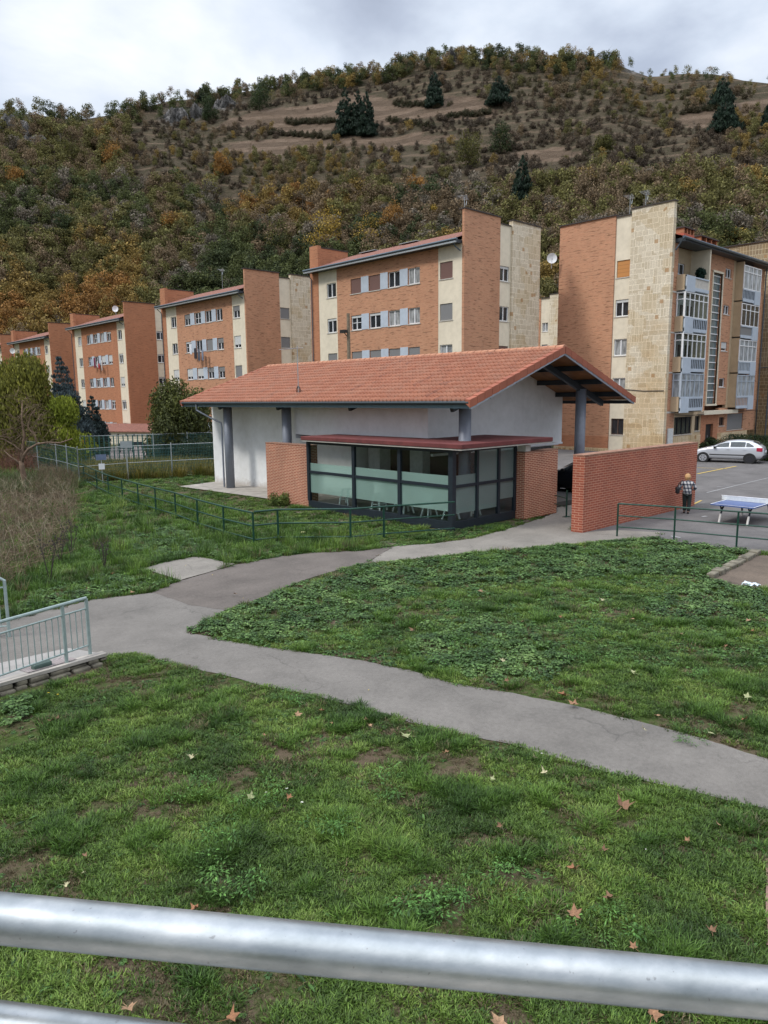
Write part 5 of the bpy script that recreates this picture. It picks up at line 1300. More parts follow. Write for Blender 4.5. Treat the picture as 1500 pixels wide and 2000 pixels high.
def person():
    loc = g(1340, 1003); rz_ = -math.atan2(loc.x, loc.y)+.1       # +y points away from the camera
    t = empty('person', tuple(loc), 'person in black and white plaid jacket and dark trousers walking by the long brick wall', 'person', None, rz_)
    skin = plain('skin', (.55,.33,.24), .6); trou = plain('dark_trousers', (.018,.026,.024), .9); shoe = plain('dark_shoes', (.012,.012,.014), .6)
    V = [(0,0,.86),(0,.0,1.0),(0,.02,1.16),(0,.05,1.30),(0,.09,1.38),(0,.13,1.46),(0,.15,1.55)]
    R = [(.15,.11),(.14,.10),(.16,.10),(.15,.09),(.055,.055),(.085,.09),(.075,.085)]
    Ed = [(i, i+1) for i in range(6)]
    def add(p, q, r): V.append(q); R.append(r); Ed.append((p, len(V)-1)); return len(V)-1
    for s in (-1, 1):
        h_ = add(0, (s*.10,0,.80), .085); k_ = add(h_, (s*.10+(.02 if s < 0 else 0),.05 if s < 0 else -.02,.45), .06); a_ = add(k_, (s*.07,(.04 if s < 0 else -.10),.09), .038); add(a_, (s*.07,(.17 if s < 0 else .02),.04), .035)
        sh = add(3, (s*.17,.04,1.30), .055); e_ = add(sh, (s*.31,.02,1.05), .042); w_ = add(e_, (s*.20,.24,.98), .028); p_ = add(w_, (s*.17,.30,.98), (.035,.018))
        for f_, (dx, dz, ln) in enumerate(((-.024,.015,.065),(-.009,.02,.075),(.008,.015,.07),(.022,.005,.055))):
            q = add(p_, (s*.17+dx,.345,.98+dz), .0095); add(q, (s*.17+dx,.345+ln*.5,.965+dz-.02), .008)
        q = add(p_, (s*.17-s*.04,.31,1.0), .010); add(q, (s*.17-s*.05,.345,.995), .009)
    skinned('body', V, Ed, R, skin, t)
    # face: nose, ears, eyes
    m = MB(); m.tube([(0,.235,1.53),(0,.26,1.50)], .014, 6); local(m.build('nose', skin), t)
    for s in (-1, 1):
        m = MB(); m.tube([(s*.085,.13,1.50),(s*.092,.12,1.55)], .016, 6); local(m.build('ear', skin, smooth=True), t)
        m = MB(); m.tube([(s*.03,.222,1.545),(s*.03,.232,1.545)], .011, 8); local(m.build('eye', M_black), t)
    m = MB(); m.tube([(-.025,.225,1.47),(.025,.225,1.47)], .008, 6); local(m.build('mouth', plain('lips', (.45,.16,.13), .6)), t)
    V = [(0,0,.95)]; R = [(.175,.135)]; Ed = []
    for s in (-1, 1):
        h_ = len(V); V.append((s*.095,0,.80)); R.append(.112); Ed.append((0, h_)); k_ = len(V); V.append((s*.095+(.02 if s < 0 else 0),.05 if s < 0 else -.02,.45)); R.append(.088); Ed.append((h_, k_)); V.append((s*.07,(.04 if s < 0 else -.10),.10)); R.append(.075); Ed.append((k_, k_+1))
    skinned('trousers', V, Ed, R, trou, t)
    V = [(0,0,.77),(0,0,.96),(0,.02,1.14),(0,.05,1.30),(0,.085,1.385)]; R = [(.19,.145),(.185,.14),(.19,.13),(.175,.11),(.065,.07)]; Ed = [(i, i+1) for i in range(4)]
    for s in (-1, 1):
        n = len(V); V += [(s*.19,.04,1.29),(s*.335,.01,1.06),(s*.23,.20,.99)]; R += [.078,.066,.050]; Ed += [(3, n), (n, n+1), (n+1, n+2)]
    skinned('jacket', V, Ed, R, plaid(), t)
    for s in (-1, 1):
        y = .04 if s < 0 else -.10
        skinned('shoe', [(s*.07,y-.03,.055),(s*.07,y+.06,.05),(s*.07,y+.17,.035)], [(0,1),(1,2)], [(.045,.05),(.045,.045),(.04,.03)], shoe, t)
    # bobbed ginger-blonde hair
    hm = plain('ginger_hair', (.46,.27,.12), .75, var=.35, scale=60)
    m = MB(); n = 0; K, Lr = 20, 10
    for i in range(Lr+1):
        ph = PI*.72*i/Lr
        for k in range(K):
            th = 2*PI*k/K; r_ = 1.12+.07*math.sin(th*7+i); z = 1.545+.13*math.cos(ph)*1.05
            m.v.append((.108*r_*math.sin(ph)*math.cos(th), .115+.118*r_*math.sin(ph)*math.sin(th)-(.02 if i > 6 else 0), z - (0.03 if i == Lr and math.sin(th) < .3 else 0)))
    for i in range(Lr):
        for k in range(K):
            if i > 5 and math.sin(2*PI*(k+.5)/K) > .55: continue
            m.f.append((i*K+k, i*K+(k+1)%K, (i+1)*K+(k+1)%K, (i+1)*K+k))
    local(m.build('hair', hm, smooth=True), t)
    # shoulder bag on the left hip
    cr, sr = math.cos(rz_), math.sin(rz_)
    bl_ = (loc.x+cr*-.36, loc.y+sr*-.36, loc.z)
    b_ = empty('shoulder_bag', bl_, 'black shoulder bag at the left hip of the walking person', 'bag', None, rz_)
    m = MB(); m.box(-.11,-.17,.84,.06,.17,1.12); local(m.build('bag_body', M_black, bevel=.06), b_)
    m = MB(); m.tube([(-.02,-.12,1.1),(.02,-.04,1.28),(.17,.03,1.40),(.03,.09,1.25),(-.02,.13,1.1)], .014, 6); local(m.build('strap', M_black), b_)
    m = MB(); m.box(-.115,-.08,.92,-.105,.05,1.0); local(m.build('pale_tag', M_frame), b_)
person()

# ================================================================== LEAF AND PLANT MATERIALS
def tinted_leaf(name, base=(1,1,1), trans=.35, rough=.6, spread=.35, inst=True):
    """leaf colour = instance tint (or mesh tint) with a little variation from leaf to leaf"""
    m, nt, b = newmat(name)
    at = N(nt, 'ShaderNodeAttribute', attribute_name='tint'); at.attribute_type = 'INSTANCER' if inst else 'GEOMETRY'
    lv = N(nt, 'ShaderNodeAttribute', attribute_name='lv'); lv.attribute_type = 'GEOMETRY'
    k = ramp(nt, lv.outputs['Fac'], [(0, (1-spread,)*3), (.5, (1,)*3), (1, (1+spread*1.4,)*3)])
    c = mixc(nt, 1, mixc(nt, 1, at.outputs['Color'], k, 'MULTIPLY'), base, 'MULTIPLY')
    L(nt, c, b.inputs['Base Color']); b.inputs['Roughness'].default_value = rough; b.inputs['Specular IOR Level'].default_value = .3
    tl = N(nt, 'ShaderNodeBsdfTranslucent'); L(nt, c, tl.inputs[0])
    mx = N(nt, 'ShaderNodeMixShader'); mx.inputs[0].default_value = trans; L(nt, b.outputs[0], mx.inputs[1]); L(nt, tl.outputs[0], mx.inputs[2])
    L(nt, mx.outputs[0], nt.nodes['Material Output'].inputs[0]); return m
M_grassI = tinted_leaf('grass_blade', trans=.3, spread=.7, rough=.45)
M_leafI = tinted_leaf('ground_leaf', trans=.25, spread=.55, rough=.45)
M_crownI = tinted_leaf('crown_leaf', trans=.25, spread=.5, rough=.8)
M_crownG = tinted_leaf('tree_leaf', trans=.3, spread=.5, rough=.7, inst=False)
PROTO = bpy.data.collections.new('plant_sources')        # sources only: never linked to the scene
def rawmesh(name, v, f, mat, lv=None, tint=None):
    me = bpy.data.meshes.new(name); me.from_pydata([tuple(p) for p in v], [], f)
    for m_ in (mat if isinstance(mat, (list, tuple)) else [mat]): me.materials.append(m_)
    if lv is not None:
        a = me.attributes.new('lv', 'FLOAT', 'POINT'); a.data.foreach_set('value', np.asarray(lv, np.float32))
    if tint is not None:
        a = me.attributes.new('tint', 'FLOAT_COLOR', 'POINT'); t = np.ones((len(v), 4), np.float32); t[:, :3] = tint; a.data.foreach_set('color', t.ravel())
    return me
def scatter(name, label, protos, P, yaw, scale, tint, idx=None, tilt=None, kind='stuff'):
    n = len(P)
    me = bpy.data.meshes.new(name); me.vertices.add(n); me.vertices.foreach_set('co', np.asarray(P, np.float32).ravel())
    rot = np.zeros((n, 3), np.float32); rot[:, 2] = yaw
    if tilt is not None: rot[:, 0] = tilt
    a = me.attributes.new('rot', 'FLOAT_VECTOR', 'POINT'); a.data.foreach_set('vector', rot.ravel())
    s = np.asarray(scale, np.float32); s = np.repeat(s[:, None], 3, 1) if s.ndim == 1 else s
    a = me.attributes.new('scl', 'FLOAT_VECTOR', 'POINT'); a.data.foreach_set('vector', s.ravel())
    t4 = np.ones((n, 4), np.float32); t4[:, :3] = tint
    a = me.attributes.new('tint', 'FLOAT_COLOR', 'POINT'); a.data.foreach_set('color', t4.ravel())
    ii = idx if idx is not None else RNG.integers(0, len(protos), n)
    a = me.attributes.new('idx', 'INT', 'POINT'); a.data.foreach_set('value', np.asarray(ii, np.int32))
    o = bpy.data.objects.new(name, me); COL.objects.link(o)
    c = bpy.data.collections.new(name+'_sources')
    for k, pm in enumerate(protos):
        po = bpy.data.objects.new('%s_source_%02d' % (name, k), pm); c.objects.link(po)
    ng = bpy.data.node_groups.new(name+'_scatter', 'GeometryNodeTree')
    ng.interface.new_socket('Geometry', in_out='INPUT', socket_type='NodeSocketGeometry'); ng.interface.new_socket('Geometry', in_out='OUTPUT', socket_type='NodeSocketGeometry')
    gi = ng.nodes.new('NodeGroupInput'); go = ng.nodes.new('NodeGroupOutput'); ip = ng.nodes.new('GeometryNodeInstanceOnPoints'); ci = ng.nodes.new('GeometryNodeCollectionInfo')
    ci.inputs['Collection'].default_value = c; ci.inputs['Separate Children'].default_value = True; ci.inputs['Reset Children'].default_value = True
    def na(nm, dt):
        x = ng.nodes.new('GeometryNodeInputNamedAttribute'); x.data_type = dt; x.inputs['Name'].default_value = nm; return x.outputs['Attribute']
    ng.links.new(gi.outputs[0], ip.inputs['Points']); ng.links.new(ci.outputs[0], ip.inputs['Instance']); ip.inputs['Pick Instance'].default_value = True
    ng.links.new(na('idx', 'INT'), ip.inputs['Instance Index']); ng.links.new(na('rot', 'FLOAT_VECTOR'), ip.inputs['Rotation']); ng.links.new(na('scl', 'FLOAT_VECTOR'), ip.inputs['Scale'])
    ng.links.new(ip.outputs[0], go.inputs[0])
    md = o.modifiers.new('scatter', 'NODES'); md.node_group = ng
    tag(o, label, None, None, kind); return o
def U(a, b, n=None): return RNG.uniform(a, b, n)

# ------- grass tufts
def tuft(nb, rad, l0, l1, w, spreadb=1.0, flat=.5):
    v = []; f = []; lv = []
    for _ in range(nb):
        a = U(0, 2*PI); r = rad*math.sqrt(U(0, 1)); x, y = r*math.cos(a), r*math.sin(a); ln = U(l0, l1); da = a+U(-1.2, 1.2); lean = U(.15, 1.0)*spreadb
        dx, dy = math.cos(da), math.sin(da); px_, py_ = -dy*w/2, dx*w/2; n = len(v); q = U(0, 1)
        for i, (t_, ww) in enumerate(((0, 1), (.5, .8), (1, .15))):
            h = ln*t_*(1-flat*lean*t_*.5); o_ = ln*lean*t_*t_*.8
            v.append((x+dx*o_-px_*ww, y+dy*o_-py_*ww, h)); v.append((x+dx*o_+px_*ww, y+dy*o_+py_*ww, h)); lv += [q*.8+.1*t_]*2
        f += [(n, n+1, n+3, n+2), (n+2, n+3, n+5, n+4)]
    return rawmesh('tuft', v, f, M_grassI, lv)
def rosette(nl, l0, l1, wr, h, shape='round', up=.4):
    """low broad leaves on short stalks"""
    v = []; f = []; lv = []
    for _ in range(nl):
        a = U(0, 2*PI); r0_ = U(0, h*1.2); ln = U(l0, l1); w = ln*wr; z0 = U(.3, 1)*h; tl = U(-.2, up); q = U(0, 1)
        c, s = math.cos(a), math.sin(a); n = len(v)
        prof = ((0,.0),(.25,.75),(.5,1),(.8,.7),(1,.0)) if shape == 'round' else ((0,.15),(.3,.6),(.6,.8),(.85,.5),(1,.0))
        for t_, ww in prof:
            x = r0_+ln*t_*math.cos(tl); z = z0+ln*t_*math.sin(tl)-ln*.35*t_*t_
            for sd in (-1, 0, 1):
                yy = sd*w*ww/2; v.append((c*x-s*yy, s*x+c*yy, z+abs(sd)*.12*w*ww)); lv.append(q)
        for i in range(4):
            for k in range(2): f.append((n+i*3+k, n+i*3+k+1, n+(i+1)*3+k+1, n+(i+1)*3+k))
    return rawmesh('rosette', v, f, M_leafI, lv)
T_short = [tuft(34, .10, .025, .06, .0105, 1.35) for _ in range(5)]
T_long = [tuft(44, .10, .06, .13, .010, 1.4) for _ in range(4)]
T_tall = [tuft(40, .12, .14, .34, .009, .8) for _ in range(3)]
R_ivy = [rosette(14, .035, .06, .95, .045) for _ in range(4)]
R_clov = [rosette(20, .016, .03, .9, .02) for _ in range(3)]
R_dand = [rosette(11, .09, .17, .24, .012, 'long', .5) for _ in range(3)]
R_herb = [rosette(42, .03, .055, .45, .13, 'long', .9) for _ in range(2)]
# where the lawns are
_ex = PATHS + [[(v.x, v.y) for v in (g(*q) for q in P)] for P in ([(1383,1131),(1430,1108),(1478,1084),(1640,1090),(1640,1152),(1500,1152),(1450,1150)], [(278,1112),(330,1098),(385,1088),(458,1103),(405,1120),(352,1135)], [(1495,1680),(1530,1672),(1532,1840),(1499,1850)])]
_ex.append([(_k[0].x,_k[0].y),(_k[1].x,_k[1].y),(_k[2].x,_k[2].y),(_k[3].x,_k[3].y),(25.5,3),(26,-30),(200,-30),(200,60),(33,60),(33,20),(26.4,20),(26.4,14.2),(22.6,14.2)])
_ex.append([(20.0,17.4),(27,17.4),(34,20),(34,38.3),(22.2,38.3),(19.9,37.9),(20.4,30.2),(20.1,26.3)])
_rampp = [F0+nrm*-.35, F1+nrm*-.35, G1, G0]; _ex.append([(p_.x, p_.y) for p_ in _rampp])
_ex.append([(v.x, v.y) for v in (g(*q) for q in [(175,897),(300,900),(430,893),(430,886),(330,893),(290,884),(300,874),(240,872),(180,880)])])
def vnoise(X_, Y_, s, seed=0.):
    return np.array([mnoise.fractal(Vector((x*s, y*s, seed)), 1, 2, 4) for x, y in zip(X_, Y_)])
def lawn_points(r0, r1, dens, margin=.16, seedj=.0):
    a0, a1 = math.radians(43.5-33), math.radians(43.5+(44 if r0 < 15 else 33))
    n = int(.5*(a1-a0)*(r1*r1-r0*r0)*dens)
    r = np.sqrt(U(r0*r0, r1*r1, n)); a = U(a0, a1, n); x = r*np.sin(a); y = r*np.cos(a)
    keep = np.ones(n, bool)
    for p_ in _ex: keep &= ~in_poly(x, y, p_)
    return x[keep], y[keep]
IVY_PX = [[(365,1234),(440,1200),(560,1155),(715,1108),(850,1092),(1000,1078),(1200,1058),(1290,1050),(1460,1078),(1400,1120),(1250,1125),(1100,1130),(950,1150),(800,1150),(760,1200),(640,1235),(560,1262),(460,1250)],
          [(30,1200),(60,1165),(200,1125),(260,1128),(350,1135),(300,1152),(180,1168)], [(820,1052),(850,1040),(985,1032),(900,1052)], [(1380,1128),(1500,1160),(1500,1200),(1350,1220),(1250,1200)],
          [(240,1060),(330,1030),(420,1060),(460,1095),(380,1085),(300,1095)], [(880,1310),(800,1290),(820,1220),(960,1210),(1130,1280),(1080,1330),(960,1340)], [(0,1340),(50,1330),(60,1400),(0,1430)]]
IVY = [[(v.x, v.y) for v in (g(*q) for q in P)] for P in IVY_PX]
def ivy_mask(x, y):
    k = np.zeros(len(x))
    for p_ in IVY: k = np.maximum(k, in_poly(x, y, p_).astype(float))
    return k
def pal(w, cols):
    """pick colours by weight w 0..1 along a list"""
    cols = np.array(cols, float); p = np.clip(w, 0, .9999)*(len(cols)-1); i = p.astype(int); f = (p-i)[:, None]
    return cols[i]*(1-f)+cols[np.minimum(i+1, len(cols)-1)]*f
GREENS = [(.048,.090,.021),(.080,.142,.029),(.116,.192,.037),(.162,.248,.048),(.215,.280,.072)]
DRY = [(.14,.11,.055),(.20,.155,.09),(.10,.085,.045)]
for (r0_, r1_, dn, sz) in ((4.6, 9, 330, .95), (9, 15, 210, 1.0), (15, 27, 85, 1.25), (27, 66, 18, 2.0)):
    x, y = lawn_points(r0_, r1_, dn)
    n = len(x); bare = vnoise(x, y, .55, 3.)*.6+vnoise(x, y, 2.1, 9.)*.5; iv = ivy_mask(x, y)
    rr_ = np.hypot(x, y)
    bald_ = bare+U(-.12, .12, n) > np.where(x+y < 17.5, .20, .28); keep = (~bald_ | (U(0, 1, n) < .42)) & (U(0, 1, n) > iv*.55)
    x, y, bare, iv, bald_ = x[keep], y[keep], bare[keep], iv[keep], bald_[keep]; n = len(x)
    z = np.array([gz(a_, b_) for a_, b_ in zip(x, y)])
    w = .42+vnoise(x, y, .9, 1.)*.55+vnoise(x, y, 4., 4.)*.35+U(-.18, .18, n)
    t_ = pal(w, GREENS); dry = (bare > .10) & (U(0, 1, n) < .24); t_[dry] = pal(U(0, 1, dry.sum()), DRY)
    lg = vnoise(x, y, 1.3, 7.)+U(-.15, .15, n); left = (x < 17) & (y > 17.5)
    long_ = (lg > .36) | (left & (U(0, 1, n) < .45))
    tall = left & (U(0, 1, n) < .10)
    t_[long_] *= np.array([.80, .90, .82])
    idx = RNG.integers(0, 5, n); idx[long_] = 5+RNG.integers(0, 4, long_.sum()); idx[tall] = 9+RNG.integers(0, 3, tall.sum())
    bq = bald_ & (U(0, 1, n) < .75); t_[bq] = pal(U(0, 1, bq.sum()), DRY)*.8; idx[bald_] = RNG.integers(0, 5, bald_.sum()); shr = np.where(bald_, .55, 1.)
    scatter('grass', 'short mixed green grass covering the lawns', T_short+T_long+T_tall, np.c_[x, y, z], U(0, 2*PI, n), U(.7, 1.25, n)*sz*(1 if r0_ < 20 else .85)*shr, t_, idx)
# broad-leaved cover
for (r0_, r1_, dn, sz) in ((4.6, 10, 60, .9), (10, 17, 120, 1.0), (17, 30, 70, 1.25), (30, 60, 6, 1.8)):
    x, y = lawn_points(r0_, r1_, dn); n = len(x); iv = ivy_mask(x, y); nz = vnoise(x, y, .8, 12.)+U(-.1, .1, n)
    rim = vnoise(x, y, 1.6, 2.)
    mid = (x > 6) & (x+y > 18.3)
    edge = vnoise(x, y, .9, 30.); keep = ((iv > .5) & (rim < .42) & ((edge < .12) | (x+y < 19.3) | (U(0, 1, n) < .12))) | ((nz > -.10) & (U(0, 1, n) < .62) & mid) | (mid & (U(0, 1, n) < .22)) | ((nz > .15) & (U(0, 1, n) < .35)) | (U(0, 1, n) < np.where(np.hypot(x, y) < 11, .22, .05))
    x, y, iv, nz, rim = x[keep], y[keep], iv[keep], nz[keep], rim[keep]; n = len(x); z = np.array([gz(a_, b_) for a_, b_ in zip(x, y)])
    z = z + np.where(iv > .5, np.clip(.14*(.35-rim), 0, .12)*U(.3, 1, n), 0)
    w = .4+vnoise(x, y, 1.1, 5.)*.6+U(-.25, .25, n)
    t_ = pal(w, [(.038,.080,.024),(.064,.124,.036),(.100,.175,.050),(.150,.230,.070)]); t_[iv < .5] = pal(w[iv < .5], [(.046,.100,.026),(.072,.145,.036),(.11,.195,.050)])
    idx = np.where((iv > .5) | (mid[keep] & (U(0, 1, n) < .35)), RNG.integers(0, 4, n), 4+RNG.integers(0, 3, n)); d_ = (U(0, 1, n) < .14) & (iv < .5); idx[d_] = 7+RNG.integers(0, 3, d_.sum())
    scatter('ground_cover', 'low broad leaved weeds and ivy spreading through the lawns', R_ivy+R_clov+R_dand, np.c_[x, y, z], U(0, 2*PI, n), U(.55, 1.35, n)*sz, t_, idx)
# taller feathery weeds and dandelions placed where they show
hp = [(720,1175),(790,1165),(900,1260),(870,1300),(950,1270),(1060,1200),(1110,1290),(900,1185),(1340,1440),(870,1790),(850,1770),(700,1250),(1280,1180),(1380,1330),(1010,1240),(1130,1240),(1180,1290),(560,1370),(430,1640),(640,1620),(440,1735),(1000,1720),(1180,1810),(760,1540),(390,1550),(500,1560)]
px_ = []; 
for q in hp:
    c = g(*q)
    for _ in range(7): px_.append((c.x+U(-.3,.3), c.y+U(-.3,.3), 0))
px_ = np.array(px_); n = len(px_); scatter('weeds', 'feathery green weeds standing a little above the lawn', R_herb, px_, U(0, 2*PI, n), U(.6, 1.3, n), pal(U(0,1,n), [(.06,.14,.03),(.08,.18,.04),(.10,.21,.045)]))
# tiny flowers
fl = [(458,778),(363,1106),(520,1552),(590,1572),(560,1545),(1178,1160),(415,1125),(475,1170),(188,1170),(95,1357),(113,1360),(1262,1663),(1058,1475),(1160,1195),(990,1135),(720,1350)]
def flower(col, nm):
    v = []; f = []
    for k in range(9):
        a = 2*PI*k/9; n = len(v); c, s = math.cos(a), math.sin(a); v += [(0,0,.05),(c*.02-s*.006,s*.02+c*.006,.056),(c*.026,s*.026,.052),(c*.02+s*.006,s*.02-c*.006,.056)]; f.append((n,n+1,n+2,n+3))
    return rawmesh(nm, v, f, plain(nm, col, .6))
P_ = np.array([tuple(g(*q)) for q in fl if q[1] > 1100]); scatter('flowers', 'tiny yellow and white lawn flowers', [flower((.75,.55,.03), 'yellow_petal'), flower((.7,.7,.62), 'white_petal')], P_, U(0, 6, len(P_)), U(.45, .75, len(P_)), np.ones((len(P_), 3)))

# ================================================================== TREES
def leaf_cloud(centres, radii, n, size, col_lo, col_hi, drop=0., flat=1., seed=0, squash=.9, shell=.55):
    """many small leaf faces spread through overlapping clumps"""
    rg = np.random.default_rng(seed+11); C_ = np.array(centres, float); R_ = np.array(radii, float)
    w = R_**2; k = rg.choice(len(C_), n, p=w/w.sum())
    d = rg.normal(size=(n, 3)); d /= np.linalg.norm(d, axis=1)[:, None]
    rr = R_[k]*(shell+(1-shell)*rg.uniform(0, 1, n)**.7)*rg.uniform(.75, 1.08, n)
    P = C_[k]+d*rr[:, None]*np.array([1, 1, squash])
    P[:, 2] -= drop*rg.uniform(0, 1, n)*R_[k]
    nrm = d+rg.normal(scale=.7, size=(n, 3)); nrm /= np.linalg.norm(nrm, axis=1)[:, None]
    a = np.cross(nrm, rg.normal(size=(n, 3))); a /= np.linalg.norm(a, axis=1)[:, None]; b = np.cross(nrm, a)
    if drop > 0: a = a*.4+np.array([0, 0, -1.])*(.5+drop); a /= np.linalg.norm(a, axis=1)[:, None]; b = np.cross(nrm, a); b /= np.linalg.norm(b, axis=1)[:, None]+1e-9
    s = size*rg.uniform(.6, 1.35, n)[:, None]
    v = np.empty((n, 4, 3)); v[:, 0] = P-a*s; v[:, 1] = P-b*s*.45*flat; v[:, 2] = P+a*s; v[:, 3] = P+b*s*.45*flat
    v = v.reshape(-1, 3); f = [(4*i, 4*i+1, 4*i+2, 4*i+3) for i in range(n)]
    cl = rg.uniform(0, 1, len(C_)); t = np.clip(.55*cl[k]+.45*rg.uniform(0, 1, n), 0, 1)[:, None]
    col = np.array(col_lo)*(1-t)+np.array(col_hi)*t
    return v, f, np.repeat(col, 4, 0), np.repeat(rg.uniform(0, 1, n), 4)
def clumps(n, w, h, z0, r0, r1, seed, shape='dome'):
    rg = np.random.default_rng(seed); C_ = []; R_ = []
    for i in range(n):
        for _ in range(30):
            x, y, z = rg.uniform(-1, 1, 3)
            if x*x+y*y+z*z < 1: break
        if shape == 'dome': z = abs(z)**.8 if rg.uniform() < .7 else z*.3
        C_.append((x*w/2, y*w/2, z0+(z*.5+.5)*h if shape != 'dome' else z0+z*h)); R_.append(rg.uniform(r0, r1))
    return C_, R_
def limbs(mb, base, top, r, n, spread, seed, lift=.3):
    rg = random.Random(seed); base = Vector(base); top = Vector(top); H = (top-base).length
    tr = [base.lerp(top, i/6)+Vector((rg.uniform(-1,1), rg.uniform(-1,1), 0))*H*.02 for i in range(7)]
    mb.tube(tr, [r*(1-.75*i/6) for i in range(7)], 8)
    for k in range(n):
        f = rg.uniform(.3, .95); p = tr[int(f*6)]; a = rg.uniform(0, 2*PI); d = Vector((math.cos(a), math.sin(a), rg.uniform(lift, 1.0))).normalized()
        ln = spread*(1.1-f*.5)*rg.uniform(.6, 1.1); q = [p+d*ln*t+Vector((rg.uniform(-1,1), rg.uniform(-1,1), rg.uniform(-.3,.6)))*ln*.08 for t in (0, .35, .7, 1)]
        rr = r*(1-.7*f)*.5; mb.tube(q, [rr, rr*.7, rr*.45, rr*.15], 5)
        for _ in range(3):
            s = q[rg.choice((1, 2, 3))]; d2 = (d+Vector((rg.uniform(-1,1), rg.uniform(-1,1), rg.uniform(-.2,1)))*.9).normalized(); mb.tube([s, s+d2*ln*.25, s+d2*ln*.5+Vector((0,0,.05*ln))], [rr*.4, rr*.25, rr*.08], 4)
def tree(name, label, cat, loc, H, W, col_lo, col_hi, n=9000, size=.11, seed=1, z0=.35, shape='dome', drop=0., trunk=.16, cr=(.16,.26), nc=34, group=None, flat=1., squash=.9, branches=9):
    t = empty(name, tuple(loc), label, cat, group)
    if trunk:
        m = MB(); limbs(m, (0,0,-.2), (0,0,H*.75), trunk, branches, W*.42, seed); local(m.build('trunk', M_bark, smooth=True), t)
    C_, R_ = clumps(nc, W*.72, H*(1-z0)*.80, H*z0, W*cr[0], W*cr[1], seed, shape)
    v, f, col, lv = leaf_cloud(C_, R_, n, size, col_lo, col_hi, drop, flat, seed, squash)
    v[:, 2] *= H/np.percentile(v[:, 2], 99.7); v[:, :2] *= (W/2)/np.percentile(np.hypot(v[:, 0], v[:, 1]), 98)
    v[:, 2] = np.clip(v[:, 2], .05, None)
    o = bpy.data.objects.new('crown', rawmesh('crown', v, f, M_crownG, lv, col)); COL.objects.link(o); o.parent = t
    return t
def conifer(name, label, loc, H, W, col_lo, col_hi, seed=1, group=None, size=.3, dens=1., cat='conifer', lean=0., pw=.72, per=110):
    t = empty(name, tuple(loc), label, cat, group); rg = np.random.default_rng(seed)
    m = MB(); m.tube([(0,0,-.3),(lean*H*.5,0,H*.5),(lean*H,0,H*.98)], [W*.05, W*.035, .03], 7); local(m.build('trunk', M_bark), t)
    C_ = []; R_ = []; nl = int(15*dens)
    for i in range(nl):
        f = i/(nl-1); z = H*(.10+.88*f); rad = W/2*(1-f)**pw*rg.uniform(.8, 1.08)+.03*W
        k = max(3, int(10*(1-f**1.5)))
        for q in range(k):
            a = 2*PI*(q+rg.uniform(-.3, .3))/k; rq = rad*rg.uniform(.35, .9)
            C_.append((lean*z+rq*math.cos(a), rq*math.sin(a), z-rq*.18)); R_.append(max(.07*W, rad*.42*rg.uniform(.8, 1.2)))
    v, f_, col, lv = leaf_cloud(C_, R_, int(len(C_)*per), size, col_lo, col_hi, .1, .8, seed, .55, .3)
    o = bpy.data.objects.new('crown', rawmesh('crown', v, f_, M_crownG, lv, col)); COL.objects.link(o); o.parent = t; return t
def size_at(base, px0, px1):      # metres for a span of photo pixels at that place
    return (px1-px0)/FL*((Vector(base)-Vector(EYE)).dot(Vector(FWD)))
q = g(40, 912); tree('domed_tree', 'large olive green domed tree with drooping twigs at the left edge, before the fourth block', 'tree', q, size_at(q, 706, 912), size_at(q, -40, 112)*.96, (.10,.105,.018), (.26,.25,.045), 70000, .13, 3, .05, 'dome', .22, .2, (.20,.29), 48)
q = g(148, 886); conifer('blue_spruce', 'dark blue green spruce between the domed olive tree and the third block', q, size_at(q, 700, 886), size_at(q, 103, 190), (.020,.036,.038), (.085,.118,.128), 5, size=.16, dens=1.5, lean=-.10, pw=.6, per=190)
q = g(186, 880); conifer('blue_spruce', 'lower dark spruce top just right of the taller blue spruce', q, size_at(q, 775, 880), size_at(q, 155, 212), (.018,.035,.032), (.06,.085,.085), 6, size=.15, pw=.6, per=190)
q = g(132, 908); tree('yellow_green_shrub', 'bright yellow green bush right of the bare tree, behind the mesh fence', 'shrub', q, size_at(q, 778, 908), size_at(q, 84, 176), (.13,.17,.02), (.36,.40,.05), 16000, .10, 8, .12, 'dome', .15, .07, (.18,.28), 26)
q = g(358, 897); tree('dark_evergreen', 'dark evergreen with yellow tinged top, immediately left of the pavilion', 'tree', q, size_at(q, 752, 897), size_at(q, 290, 430), (.020,.030,.010), (.115,.125,.028), 52000, .12, 9, .0, 'dome', .0, .15, (.16,.26), 40)
q = g(380, 900); tree('dark_shrub', 'low dark hedge-like shrub at the foot of the dark evergreen', 'shrub', q+Vector((-.5,-1,0)), size_at(q, 850, 900), size_at(q, 322, 425), (.012,.022,.010), (.04,.06,.022), 8000, .08, 10, .0, 'dome', .0, 0, (.16,.26), 20)
# clipped two-tier bush
q = g(196, 893); w = size_at(q, 174, 216); h = size_at(q, 848, 893)
t = empty('topiary_bush', tuple(q), 'rounded clipped dark bush with a cap shaped top, beside the red play panel', 'shrub')
v, f, col, lv = leaf_cloud([(0,0,h*.28),(-.1*w,0,h*.72),(.12*w,0,h*.4),(-.2*w,.1,h*.35)], [w*.46, w*.26, w*.38, w*.36], 9000, .07, (.016,.03,.012), (.055,.08,.03), 0, 1, 4, .75, .8)
o = bpy.data.objects.new('crown', rawmesh('crown', v, f, M_crownG, lv, col)); COL.objects.link(o); o.parent = t
